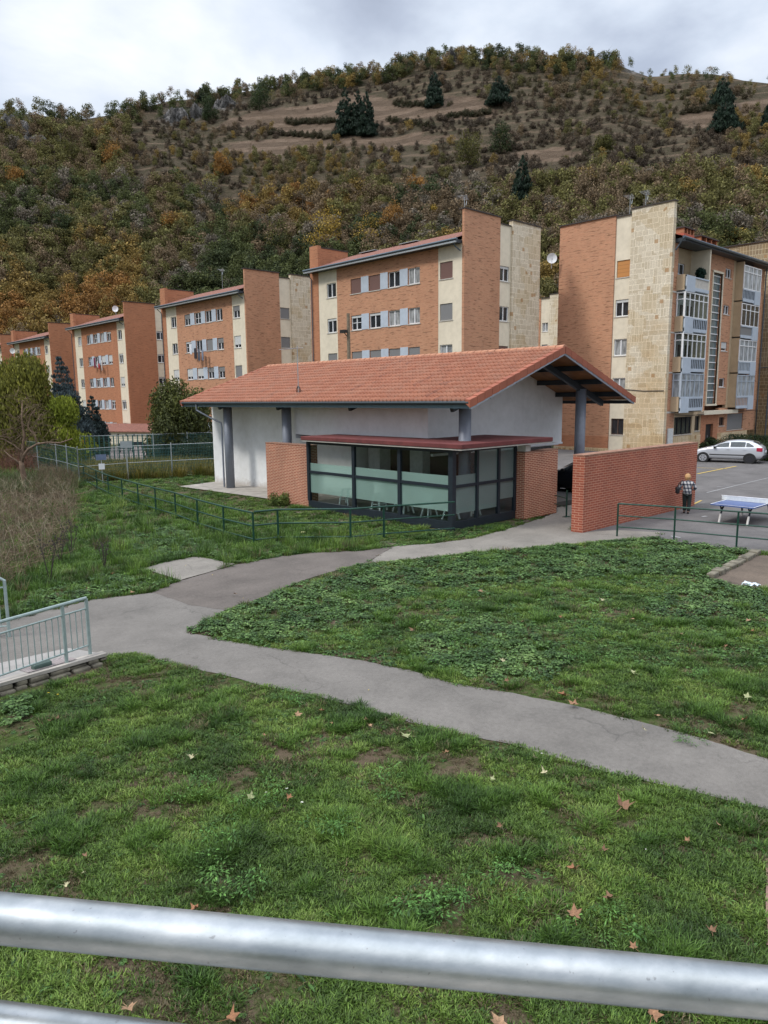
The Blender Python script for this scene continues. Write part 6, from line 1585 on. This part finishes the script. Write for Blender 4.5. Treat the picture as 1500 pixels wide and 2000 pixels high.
# bare tree
q = g(52, 958); t = empty('bare_tree', tuple(q), 'leafless gnarled tree with a long arching limb rising from the dry thicket', 'tree')
S_ = size_at(q, 0, 1)
m = MB(); rg = random.Random(4)
def bp(px, py, dy=0): return Vector(((px-52)*S_*_right[0]+dy*_fh[0], (px-52)*S_*_right[1]+dy*_fh[1], (958-py)*S_))
def limbpath(pts, r0_, r1_):
    n = len(pts); m.tube([bp(*p_) for p_ in pts], [r0_+(r1_-r0_)*i/(n-1) for i in range(n)], 7)
limbpath([(52,965),(50,940),(47,915),(46,900)], .17, .13); limbpath([(46,908),(52,890),(62,878),(80,868),(100,865),(125,866),(150,858)], .10, .03)
limbpath([(46,902),(47,880,.2),(50,850,.4),(46,820,.5),(48,790,.6)], .10, .03); limbpath([(46,910),(36,898),(28,893),(15,880)], .07, .025); limbpath([(80,868),(74,850,.2),(60,838,.3),(66,815,.3),(80,800,.2)], .05, .015)
limbpath([(47,880),(30,870,.3),(12,858,.2),(-8,852)], .05, .015)
tips = [(50,850,.4),(46,820,.5),(48,790,.6),(60,838,.3),(66,815,.3),(30,870,.3),(12,858,.2),(28,893),(100,865),(125,866),(80,868),(47,880,.2)]
for k in range(230):
    a_ = rg.choice(tips[:7]+tips); s = bp(*a_)+Vector((rg.uniform(-.6,.6), rg.uniform(-.6,.6), rg.uniform(-.4,.5))); d = Vector((rg.uniform(-1,1), rg.uniform(-1,1), rg.uniform(-.3,1))).normalized(); ln = rg.uniform(.4, 1.3)
    m.tube([s, s+d*ln*.5+Vector((rg.uniform(-.1,.1), rg.uniform(-.1,.1), .05)), s+d*ln], [.013, .010, .004], 3, False)
local(m.build('trunk', plain('twig_bark', (.15,.10,.065), .9, var=.3), smooth=True), t)
# reddish twiggy hedge behind it
def twigs(name, label, cat, region, n, h0, h1, r, col, kind=None, bend=.5, group=None, branches=2):
    m = MB(); rg = random.Random(hash(label) % 1000 if False else len(label))
    for _ in range(n):
        x, y = region(rg); z = gz(x, y); h = rg.uniform(h0, h1); a = rg.uniform(0, 2*PI); b_ = rg.uniform(0, bend)*h
        P = [Vector((x, y, z-.03)), Vector((x+math.cos(a)*b_*.25, y+math.sin(a)*b_*.25, z+h*.5)), Vector((x+math.cos(a)*b_*.8, y+math.sin(a)*b_*.8, z+h*(1-.25*bend)))]
        m.tube(P, [r, r*.8, r*.4], 3, False)
        for _ in range(branches):
            s = P[0].lerp(P[2], rg.uniform(.3, .95)); d = Vector((rg.uniform(-1,1), rg.uniform(-1,1), rg.uniform(-.1,.9)))*h*rg.uniform(.12,.35); m.tube([s, s+d], [r*.6, r*.3], 3, False)
    o = m.build(name, col); tag(o, label, cat, group, kind); return o
M_tw1 = plain('dry_stem', (.16,.115,.072), .95, scale=3, var=.5); M_tw2 = plain('reddish_stem', (.16,.075,.05), .95, scale=3, var=.4); M_tw3 = plain('pale_stem', (.27,.22,.15), .95, scale=3, var=.3); M_tw4 = plain('black_stem', (.05,.04,.035), .95)
def px_region(poly):
    xs_ = [p_[0] for p_ in poly]; ys_ = [p_[1] for p_ in poly]
    def f(rg):
        while True:
            a_, b_ = rg.uniform(min(xs_), max(xs_)), rg.uniform(min(ys_), max(ys_))
            if in_poly(np.array([a_]), np.array([b_]), poly)[0]:
                q = g(a_, b_); return q.x, q.y
    return f
def world_region(poly_px):
    W_ = [g(*q) for q in poly_px]; P = [(v.x, v.y) for v in W_]; xs_ = [p_[0] for p_ in P]; ys_ = [p_[1] for p_ in P]
    def f(rg):
        while True:
            a_, b_ = rg.uniform(min(xs_), max(xs_)), rg.uniform(min(ys_), max(ys_))
            if in_poly(np.array([a_]), np.array([b_]), P)[0]: return a_, b_
    return f
TH = [(-190,1150),(25,1150),(60,1128),(110,1100),(130,1060),(150,1010),(150,975),(90,962),(20,960),(-190,965)]
twigs('thicket', 'dense dry brown thicket of stems at the left edge', None, world_region(TH), 4800, .3, 1.05, .0075, M_tw1, 'stuff', 1.5, branches=5)
twigs('thicket', 'pale bent dry stalks standing in the brown thicket', None, world_region(TH), 620, .8, 1.6, .008, M_tw3, 'stuff', .8)
twigs('thicket', 'reddish bare twigs forming a hedge beyond the bare tree', None, world_region([(-120,935),(75,930),(75,915),(40,905),(-120,900)]), 900, 1.0, 2.4, .012, M_tw2, 'stuff', .5, branches=3)
twigs('thicket', 'grey twigs growing against the end of the long green railing', None, world_region([(70,985),(150,960),(148,935),(80,925)]), 1300, .5, 1.3, .006, M_tw1, 'stuff', .6)
for k, (px, py, lb) in enumerate(((98,1140,'dark dead teasel stalk in front of the brown thicket'), (140,1090,'dark dead teasel stalk with black seed heads, right of the thicket'), (118,1100,'thin black dead stalk between two seed headed ones'), (205,1112,'small dead weed stalk standing alone in the grass right of the thicket'))):
    q = g(px, py); H = (1.35, 1.25, 1.0, .9)[k]; t = empty('dead_weed', tuple(q), lb, 'plant'); m = MB(); hd_ = MB(); rg = random.Random(k)
    for j in range(5):
        a = rg.uniform(0, 6.28); tp = Vector((math.cos(a)*H*.2, math.sin(a)*H*.2, H*rg.uniform(.7,1))); m.tube([(0,0,0), tp*.5+Vector((0,0,.06)), tp], [.013,.010,.005], 4, False)
        for _ in range(5): s = tp*rg.uniform(.5, 1); e = s+Vector((rg.uniform(-.15,.15), rg.uniform(-.15,.15), rg.uniform(.0,.18))); m.tube([s, e], .004, 3, False); hd_.tube([e-Vector((0,0,.02)), e, e+Vector((0,0,.03))], [.008,.02,.006], 6)
    local(m.build('stalk', M_tw4), t); local(hd_.build('seed_heads', M_tw4), t)
# yellowing tall weeds by the nearer mesh fence
def weed_band(poly, n, cols, label, hs=(.5, 1.0), size=1.0):
    f = world_region(poly); rg = random.Random(n); P = np.array([(*f(rg), 0) for _ in range(n)]); P[:, 2] = [gz(a_, b_) for a_, b_ in P[:, :2]]
    scatter('weeds', label, T_tall+R_herb, P, U(0, 6.3, n), U(1.6, 3.2, n)*size, pal(U(0, 1, n), cols))
weed_band([(150,945),(250,938),(420,930),(420,910),(300,908),(170,915)], 1500, [(.05,.08,.015),(.14,.13,.03),(.20,.15,.03),(.10,.12,.025)], 'yellowing weeds along the nearer mesh fence')
weed_band([(150,975),(130,935),(40,940),(-60,960),(-60,985)], 500, [(.05,.08,.02),(.12,.11,.05)], 'rank grass round the bare tree')
q = g(545, 988); tree('small_shrub', 'small yellow green shrub at the foot of the short brick panel', 'shrub', q, .62, 1.15, (.05,.085,.02), (.16,.20,.05), 2200, .045, 12, .0, 'dome', .0, 0, (.18,.28), 14)
# hedge and planting by the car
q = g(1466, 884)
t = empty('clipped_hedge', tuple(q), 'dark clipped hedge behind the silver hatchback', 'hedge')
hx0, hx1, hy0, hy1 = 57.5, 59.5, 14.0, 22.6
cs = []; rs = []
for a_ in np.arange(hy0, hy1, .5):
    for z_ in (.35, .9, 1.45):
        for x_ in (hx0+.4, hx1-.4): cs.append((x_-q.x, a_-q.y, z_)); rs.append(.48)
v, f, col, lv = leaf_cloud(cs, rs, 22000, .07, (.008,.016,.007), (.035,.055,.018), 0, 1, 3, 1., .6)
v[:, 0] = np.clip(v[:, 0], hx0-q.x, hx1-q.x); v[:, 2] = np.clip(v[:, 2], .02, 1.85+.06*np.sin(v[:, 1]*3))
o = bpy.data.objects.new('crown', rawmesh('crown', v, f, M_crownG, lv, col)); COL.objects.link(o); o.parent = t
for (px, py, hh_, w_, lb) in ((1388,888,1.2,1.9,'dark low shrub by the entrance door of the balcony block'), (1497,892,1.5,2.0,'loose green shrub right of the clipped hedge')):
    q = onY(px, py, 26.0) if px < 1400 else onX(px, py, 57.0); q.z = 0
    tree('dark_shrub', lb, 'shrub', q, hh_, w_, (.015,.03,.012), (.06,.09,.03), 2600, .08, px, .0, 'dome', .0, 0, (.2,.3), 12)
# plant hanging on the top balcony
q = Vector((62.8, 27.35, 14.0)); t = empty('potted_plant', tuple(q), 'dark green potted plant on the open top balcony', 'plant')
v, f, col, lv = leaf_cloud([(0,0,.9),(0,0,.5)], [.45,.35], 900, .12, (.01,.03,.02), (.03,.07,.05), 0, 1, 2); o = bpy.data.objects.new('foliage', rawmesh('foliage', v, f, M_crownG, lv, col)); COL.objects.link(o); o.parent = t
m = MB(); m.tube([(0,0,-.05),(0,0,.3)], [.18,.24], 12); local(m.build('pot', M_brickD), t)

# ================================================================== FALLEN LEAVES AND LITTER
def plane_leaf(name, seed, col, curl):
    rg = random.Random(seed); pts = []
    lobes = [(-150,.35),(-125,.62),(-95,.45),(-62,.88),(-32,.5),(0,1.05),(32,.5),(62,.88),(95,.45),(125,.62),(150,.35)]
    out = []
    for i, (a, r) in enumerate(lobes):
        r *= rg.uniform(.9, 1.1); out.append((math.radians(a+90), r))
    v = [(0,0,0)]; f = []
    for fr in (.5, 1.0):
        for a, r in out:
            rr = r*fr; x, y = rr*math.cos(a), rr*math.sin(a); z = curl*(rr**1.6)*(.5+.5*math.sin(a*2+seed))+.08*rr*math.sin(a*5+seed)
            v.append((x*.1, y*.1, z*.1+.004))
    n = len(out)
    for i in range(n-1): f.append((0, 1+i, 2+i)); f.append((1+i, 1+n+i, 2+n+i, 2+i))
    k = len(v); v += [(-.003,-.02,.004),(.003,-.02,.004),(.012,-.12,.012),(.006,-.12,.012)]; f.append((k,k+1,k+2,k+3))
    me = bpy.data.meshes.new(name); me.from_pydata(v, [], f); me.materials.append(col); return me
def leafmat(nm, c):
    m, nt, b = newmat(nm); n = noi(nt, pos(nt), 40, 4, .7); L(nt, ramp(nt, n, [(.3, tuple(x*.5 for x in c)), (.6, c), (.8, tuple(min(1, x*1.4) for x in c))]), b.inputs['Base Color']); b.inputs['Roughness'].default_value = .8; return m
LB = [plane_leaf('leaf', i, leafmat('dry_leaf_%d' % i, c), cu) for i, (c, cu) in enumerate((((.30,.16,.085), .7), ((.22,.12,.065), 1.1), ((.36,.22,.125), .5), ((.28,.13,.06), .9)))]
LY = [plane_leaf('leaf', 10+i, leafmat('pale_leaf_%d' % i, c), cu) for i, (c, cu) in enumerate((((.36,.38,.19), .7), ((.46,.42,.25), 1.2)))]
brown = [(98,1408,1.3),(112,1404,.9),(581,1396,1.1),(630,1388,1.0),(647,1412,.6),(716,1406,.7),(722,1416,.7),(565,1558,.8),(870,1470,1.0),(807,1230,1.4),(1235,1209,1.1),(1100,1358,1.7),(1122,1376,1.6),(990,1330,.9),(1285,1398,.9),(1120,1697,1.2),(1122,1787,1.3),(1192,1754,1.0),(250,1968,1.3),(380,1775,1.0),(518,1436,.7),(1216,1575,2.1),(1462,1212,1.2),(1470,1232,1.0),(1342,1642,.8),(977,1612,.7),(940,1155,1.3),(1160,1140,1.2),(1418,1262,.9),(1390,1818,.9),(975,2000,1.3),(450,1990,1.2),(48,1152,1.4),(170,1155,1.5),(258,1157,1.3),(220,1120,1.2),(570,1225,.8),(1020,1215,.9),(1330,1238,.8),(1455,1405,1.0),(1238,1850,.7),(165,1672,.6),(460,1160,1.0),(1095,1205,.9),(1275,1982,1.2),(1180,1660,.9),(1403,1610,.7)]
yell = [(795,1438,1.5),(982,1290,1.1),(1236,1313,1.3),(375,1478,1.0),(490,1558,1.0),(1064,1510,.9),(1460,1362,1.2),(1258,1425,.8),(1385,1430,1.0),(1178,1172,1.2),(1380,1178,1.1),(966,1277,.6),(165,1705,.6),(128,1728,.6),(962,1522,.7),(1045,1480,.7),(590,1372,.5)]
for (lst, prs, lab, grp) in ((brown, LB, 'dry brown plane leaf lying on the grass', 'fallen brown leaves scattered over the lawns'), (yell, LY, 'pale yellow green plane leaf lying on the grass', 'fallen pale leaves scattered over the lawns')):
    for i, (px, py, s) in enumerate(lst):
        o = bpy.data.objects.new('fallen_leaf', prs[i % len(prs)]); COL.objects.link(o); p = g(px, py, .075); o.location = (p.x, p.y, .075); o.rotation_euler = (U(-.4,.4), U(-.4,.4), U(0,6.28)); o.scale = (s*.74,)*3; tag(o, lab, 'leaf', grp)
# crumpled sheet of litter by the kerb
q = g(1466, 1150); m = MB(); rg = random.Random(2); G_ = 7; n = len(m.v)
for i in range(G_):
    for j in range(G_): m.v.append((q.x+(i/6-.5)*.20+rg.uniform(-.02,.02), q.y+(.5-j/6)*.38+rg.uniform(-.02,.02), .05+.10*abs(math.sin(i*1.3+j*.9))+rg.uniform(0,.03)))
for i in range(G_-1):
    for j in range(G_-1): m.f.append((n+i*G_+j, n+(i+1)*G_+j, n+(i+1)*G_+j+1, n+i*G_+j+1))
o = m.build('litter_paper', plain('pale_paper', (.62,.70,.76), .6)); tag(o, 'crumpled pale blue white sheet lying on the grass by the stone kerb', 'litter')
q = g(592, 1043); m = MB(); m.box(q.x-.09,q.y-.09,.03,q.x+.09,q.y+.09,.09); o = m.build('litter_paper', plain('yellow_paper', (.55,.55,.25), .7), bevel=.03); tag(o, 'small pale yellow scrap in the grass under the short green railing', 'litter')
# kerb on the right, stones
K0, K1 = g(1386,1130), g(1478,1081)
t = empty('stone_kerb', tuple(K0), 'rough mossy stone kerb between the ivy lawn and bare ground at the right', 'kerb')
m = MB(); D = (K1-K0); n_ = 9; nn = Vector((-D.y, D.x, 0)).normalized()
for k in range(n_):
    a_ = K0+D*(k/n_+.006); b_ = K0+D*((k+1)/n_-.006); w_ = random.uniform(.10,.15); m.prism([(v.x,v.y) for v in (a_-nn*w_, b_-nn*w_, b_+nn*w_, a_+nn*w_)], -.05, random.uniform(.09,.15))
m.build('stones', M_kerb, t, bevel=.03)

# ================================================================== WOODS ON THE HILL
def crown_proto(nm, seed, n, W, H, size, sh='dome', drop=0., shell=.5, trunk=True):
    C_, R_ = clumps(13, W*.62, H*.62, H*.25, W*.17, W*.30, seed, sh)
    v, f, col, lv = leaf_cloud(C_, R_, n, size, (1,1,1), (1,1,1), drop, 1.1, seed, .85, shell)
    v[:, 2] = np.clip(v[:, 2], .02, None)
    # each clump a little lighter or darker
    me = rawmesh(nm, v, f, [M_crownI, M_bark], lv)
    return me
def bare_proto(nm, seed, H, n):
    m = MB(); rg = random.Random(seed)
    m.tube([(0,0,-.3),(.1,0,H*.5),(0,.1,H*.9)], [.14,.09,.03], 4, False)
    for _ in range(n):
        f_ = rg.uniform(.2, .95); a = rg.uniform(0, 6.28); l_ = H*.38*(1.15-f_*.6)*rg.uniform(.5,1); s = Vector((0,0,H*f_*.9)); e = s+Vector((math.cos(a)*l_, math.sin(a)*l_, l_*rg.uniform(.3,1)))
        m.tube([s, s.lerp(e,.5)+Vector((0,0,.1)), e], [.045,.035,.015], 3, False)
        for _ in range(3): s2 = s.lerp(e, rg.uniform(.4,1)); m.tube([s2, s2+Vector((rg.uniform(-1,1), rg.uniform(-1,1), rg.uniform(0,1)))*l_*.35], [.025,.012], 3, False)
    me = rawmesh(nm, m.v, m.f, M_crownI, [.5]*len(m.v)); return me
HP = [crown_proto('oak', s, 620, 6.0, 6.5, .30) for s in (1,2,3)] + [crown_proto('thin', s, 380, 5.2, 7.5, .24, 'ball', 0, .3) for s in (4,5)] + [crown_proto('shrub', s, 260, 3.2, 2.4, .22) for s in (6,7)] + [bare_proto('bare', s, 6.5, 26) for s in (8,9)]
def hill_points(n):
    a = U(8, 96, n); out = []
    for ai in a:
        R = hill_R(ai); r0 = hill_r0(ai); t = U(0, 1.015)
        r = r0+(R-r0)*t; out.append((r*math.sin(math.radians(ai)), r*math.cos(math.radians(ai)), ai, t))
    return out
def zone_cols(px, py, t, rnd):
    """what grows where, following the photo: olive and ochre wood low down, grey brown scrub above"""
    pass
HC = {'olive': (.150,.140,.048), 'green': (.085,.100,.034), 'ochre': (.235,.165,.050), 'orange': (.27,.145,.045), 'brown': (.185,.135,.080), 'grey': (.175,.150,.115), 'yellow': (.31,.235,.055), 'dark': (.050,.065,.026), 'mauve': (.155,.108,.082)}
pts = []; cols = []; scs = []; ids = []
hp_ = hill_points(15500)
for (x, y, a, t) in hp_:
    X_, Y_ = np.array([x]), np.array([y]); infield = any(in_poly(X_, Y_, f_)[0] for f_ in FIELDS)
    if infield and RNG.uniform() > .03: continue
    rk = any(math.hypot(x-c.x, y-c.y) < q_[2]*.12 for c, q_ in ROCKZ)
    if rk and RNG.uniform() > .2: continue
    px, py, zc_ = proj((x, y, hill_h(x, y)))
    n1 = mnoise.fractal(Vector((x*.02, y*.02, 7)), 1, 2, 4); n2 = mnoise.noise(Vector((x*.06, y*.06, 3))); u = RNG.uniform()
    up_scrub = (t > .52 and px > 420) or (t > .62 and px > 250)
    crest = t > .93
    bald = up_scrub and not crest
    if px > 1180 and crest and RNG.uniform() < .6: continue
    if crest and px < 560 and RNG.uniform() < .35: continue
    tint_ = None
    if bald:
        if u < max(.03, .10+n1*.5): ty, c, s = RNG.integers(0, 3), RNG.choice(['olive','brown','ochre','brown']), U(.40, .75)
        elif u < .92:
            ty, s = RNG.integers(5, 7), U(.45, 1.15); c = 'mauve'
            tint_ = pal(np.array([.45+n2*.5+n1*.6+U(-.2, .2)]), [(.062,.048,.034),(.090,.068,.046),(.115,.086,.060),(.085,.078,.036),(.12,.105,.05)])[0]
        else: ty, c, s = 7+RNG.integers(0, 2), 'grey', U(.3, .6)
    elif crest:
        ty, c, s = RNG.integers(0, 5), RNG.choice(['olive','green','brown','ochre','dark'] if px > 550 else ['green','dark','olive','brown']), U(.6, 1.05)
        if px > 1230: ty, s = RNG.integers(3, 7), U(.4, .8)
    else:
        if u < .66: ty = RNG.integers(0, 3)
        elif u < .84: ty = 3+RNG.integers(0, 2)
        elif u < .90: ty = 7+RNG.integers(0, 2)
        else: ty = 5+RNG.integers(0, 2)
        s = U(.65, 1.3)
        w = n1*1.3+n2*.25+U(-.16, .16)+(.16 if px > 950 and t < .5 else 0)+(.22 if t < .26 and 480 < px < 900 else 0)-(.25 if .33 < t < .62 and 500 < px < 1300 else 0)
        c = 'orange' if w > .62 else 'ochre' if w > .27 else ('olive' if u < .6 else 'brown') if w > -.02 else ('olive' if u < .5 else 'brown') if w > -.25 else ('grey' if u < .35 else 'green') if w > -.5 else ('dark' if u < .5 else 'green')
        if c == 'ochre' and t < .26 and 480 < px < 900 and u < .3: c = 'yellow'
        if .33 < t < .62 and 500 < px < 1300 and u > .45: c = 'brown'
    if ty >= 7: c = RNG.choice(['grey','brown'])
    pts.append((x, y, hill_h(x, y)-.2)); cols.append((np.array(HC[str(c)])*1.0 if tint_ is None else tint_)*U(.82, 1.18)); scs.append(s); ids.append(ty)
pts = np.array(pts); n = len(pts)
scatter('hillside_wood', 'autumn wood and brown scrub covering the whole hillside', HP, pts, U(0, 6.3, n), np.c_[np.array(scs)*U(.85,1.2,n), np.array(scs)*U(.85,1.2,n), np.array(scs)*U(.8,1.25,n)], np.array(cols), np.array(ids))
# hedgerows across the pale fields
hr = []
for (a_, b_, k_) in (((560,245),(655,240),60), ((770,207),(860,212),40), ((520,262),(660,275),50), ((870,232),(960,228),30), ((1330,225),(1420,212),30), ((760,240),(850,252),34)):
    for i in range(k_):
        f_ = i/k_; p = hill_at(a_[0]+(b_[0]-a_[0])*f_, a_[1]+(b_[1]-a_[1])*f_+U(-3, 3)); hr.append((p.x, p.y, p.z-.1))
hr = np.array(hr); n = len(hr); scatter('hedgerow', 'dark scrubby hedgerows between the pale hillside fields', HP[5:7], hr, U(0, 6.3, n), U(.6, 1.1, n), pal(U(0,1,n), [(.04,.045,.02),(.09,.07,.04)]))
# grey rock faces
for k, (c, q_) in enumerate(ROCKZ[:7]):
    w_ = q_[2]*.16; h_ = q_[3]*.22; m = MB(); G_ = 22; nrm_ = Vector((c.x, c.y, 0)).normalized(); tan = Vector((-nrm_.y, nrm_.x, 0))
    for i in range(G_+1):
        for j in range(G_+1):
            u, v_ = i/G_*2-1, j/G_*2-1; e = max(0, 1-u*u)*max(0, 1-v_*v_); p = c+tan*(u*w_); p = p+nrm_*(v_*h_*.8); gz_ = hill_h(p.x, p.y)
            n_ = mnoise.fractal(Vector((p.x*.22, p.y*.22, gz_*.2)), .8, 2.2, 5)
            m.v.append(tuple(p-nrm_*(3.2*e*(1+.9*n_))+Vector((0,0,gz_-p.z-.6+4.0*e*(.7+.9*n_)))))
    for i in range(G_):
        for j in range(G_): a_ = i*(G_+1)+j; m.f.append((a_, a_+G_+1, a_+G_+2, a_+1))
    if 'M_rock' not in globals():
        M_rock, nt, b = newmat('grey_rock'); p_ = pos(nt); n9 = noi(nt, scl(nt, p_, 1, 1, .4), .8, 8, .8)
        L(nt, ramp(nt, n9, [(.38, (.03,.028,.022)), (.5, (.11,.105,.10)), (.62, (.26,.25,.24))]), b.inputs['Base Color']); b.inputs['Roughness'].default_value = 1; bump(nt, b, n9, 1, .8)
    o = m.build('rock_outcrop', M_rock); tag(o, ['grey crag at the far left of the hillside below the ridge','dark crag under the left ridge, right of the farthest left one','small rock face high on the left ridge','broad grey rock face under the ridge left of the pale fields','narrow rock face right of the broad one under the ridge','rocky bluff on the ridge left of the wooded summit','rocks among the summit trees'][k], 'rock')
# trees that stand out on the hill
def hill_conifer(px, pyb, pyt, w_px, label, seed, name='hill_conifer'):
    b_ = hill_at(px, pyb); conifer(name, label, b_-Vector((0,0,.4)), size_at(b_, pyt, pyb)+.4, size_at(b_, 0, w_px), (.008,.020,.012), (.024,.046,.026), seed, 'dark conifers standing on the hill', size=.55, dens=.95, pw=.5, per=70)
hill_conifer(675,268,180,42,'leftmost and tallest of the dense conifer cluster beside the pale hill fields',21); hill_conifer(700,264,186,38,'middle tree of the dense conifer cluster beside the pale hill fields',22); hill_conifer(717,268,188,38,'rightmost of the dense conifer cluster beside the pale hill fields',23)
hill_conifer(849,210,149,38,'lone conifer high above the pale fields, between cluster and summit',24); hill_conifer(974,204,154,50,'broad conifer at the right end of the pale terraced fields',25); hill_conifer(1019,412,313,50,'tall dark conifer low on the slope above the nearest block roof',26)
hill_conifer(1409,208,158,46,'upper of the two dark conifers by the right hand pale field',27); hill_conifer(1414,256,196,54,'lower of the two dark conifers by the right hand pale field',28); hill_conifer(1499,252,208,30,'dark conifer cut by the right picture edge on the hill',29); hill_conifer(392,190,168,20,'tiny conifer on the ridge skyline, left part',30); hill_conifer(1083,110,95,16,'tiny pointed conifer on the summit skyline',31)
def hill_tree(px, pyb, pyt, w_px, lo, hi, label, seed, name='autumn_tree'):
    b_ = hill_at(px, pyb); H = size_at(b_, pyt, pyb); W = size_at(b_, 0, w_px)
    tree(name, label, 'tree', b_-Vector((0,0,.3)), H+.3, W, lo, hi, 2600, .27, seed, .15, 'dome', 0, .15, (.17,.27), 20, 'autumn trees that stand out on the hill')
OR = ((.17,.085,.022), (.37,.20,.05)); YE = ((.24,.155,.03), (.46,.33,.065)); OL = ((.05,.055,.014), (.13,.12,.03)); GR = ((.015,.03,.010), (.05,.07,.022)); GY = ((.08,.10,.02), (.22,.24,.05))
for args in ((436,348,303,36,*OR,'bright orange round tree alone in the left middle of the hill',41), (636,500,412,86,*YE,'big golden tree left of the pair behind the nearest block roof',42), (724,490,425,80,*YE,'golden brown tree right of the big golden one behind the block roof',43), (766,470,403,56,*OR,'orange topped tree above the nearest block roof',44), (845,440,402,34,*YE,'small pale yellow tree above the nearest block roof',45),
             (1432,486,452,60,*YE,'golden tree behind the chimneys of the balcony block',46), (545,510,430,60,*OL,'olive tree left of the golden trees behind the blocks',47), (915,330,262,60,*OL,'yellowish oak in the middle of the hill right of the summit field',48), (985,300,244,60,*GR,'dark green round tree left of a hill clearing',49), (1005,400,375,40,*OR,'rusty tree at the foot of the tall conifer',50),
             (226,330,282,60,*OR,'russet tree under the left crags',51), (140,320,275,60,*OL,'olive tree below the far left crag',52), (506,218,168,50,*GR,'dark green tree at the left end of the pale fields',53), (410,240,190,40,*GR,'dark tree beside the broad rock face',54), (1450,365,325,54,*OR,'orange brown tree right of the balcony block top',55),
             (1180,300,268,44,*OL,'olive bush tree above the gap between the blocks',56), (812,390,345,50,*OR,'bronze tree in the middle slope above the nearest block',57), (690,392,335,70,*OL,'broad olive tree above the golden trees',58), (120,470,420,60,*GR,'dark green tree low on the left slope',59), (36,380,330,50,*OR,'rusty tree at the far left middle slope',60),
             (1110,365,335,20,*GY,'slim yellow green tree on the middle slope above the gap',61), (1074,365,338,24,*GY,'light green bushy tree left of the slim yellow green one',62), (330,470,420,60,*OR,'bronze tree above the roof of the third block',63), (445,440,395,70,*GR,'dark green round tree above the second block',64), (1330,420,370,60,*OL,'olive tree right above the stone corner of the balcony block',65), (590,150,130,26,*GR,'dark tree poking above the ridge skyline left of the summit',66), (1185,120,100,60,*GR,'dark wooded knoll tree at the right end of the summit',67), (1255,380,330,64,*OL,'broad olive tree above the brick gable of the balcony block',68)):
    hill_tree(*args)
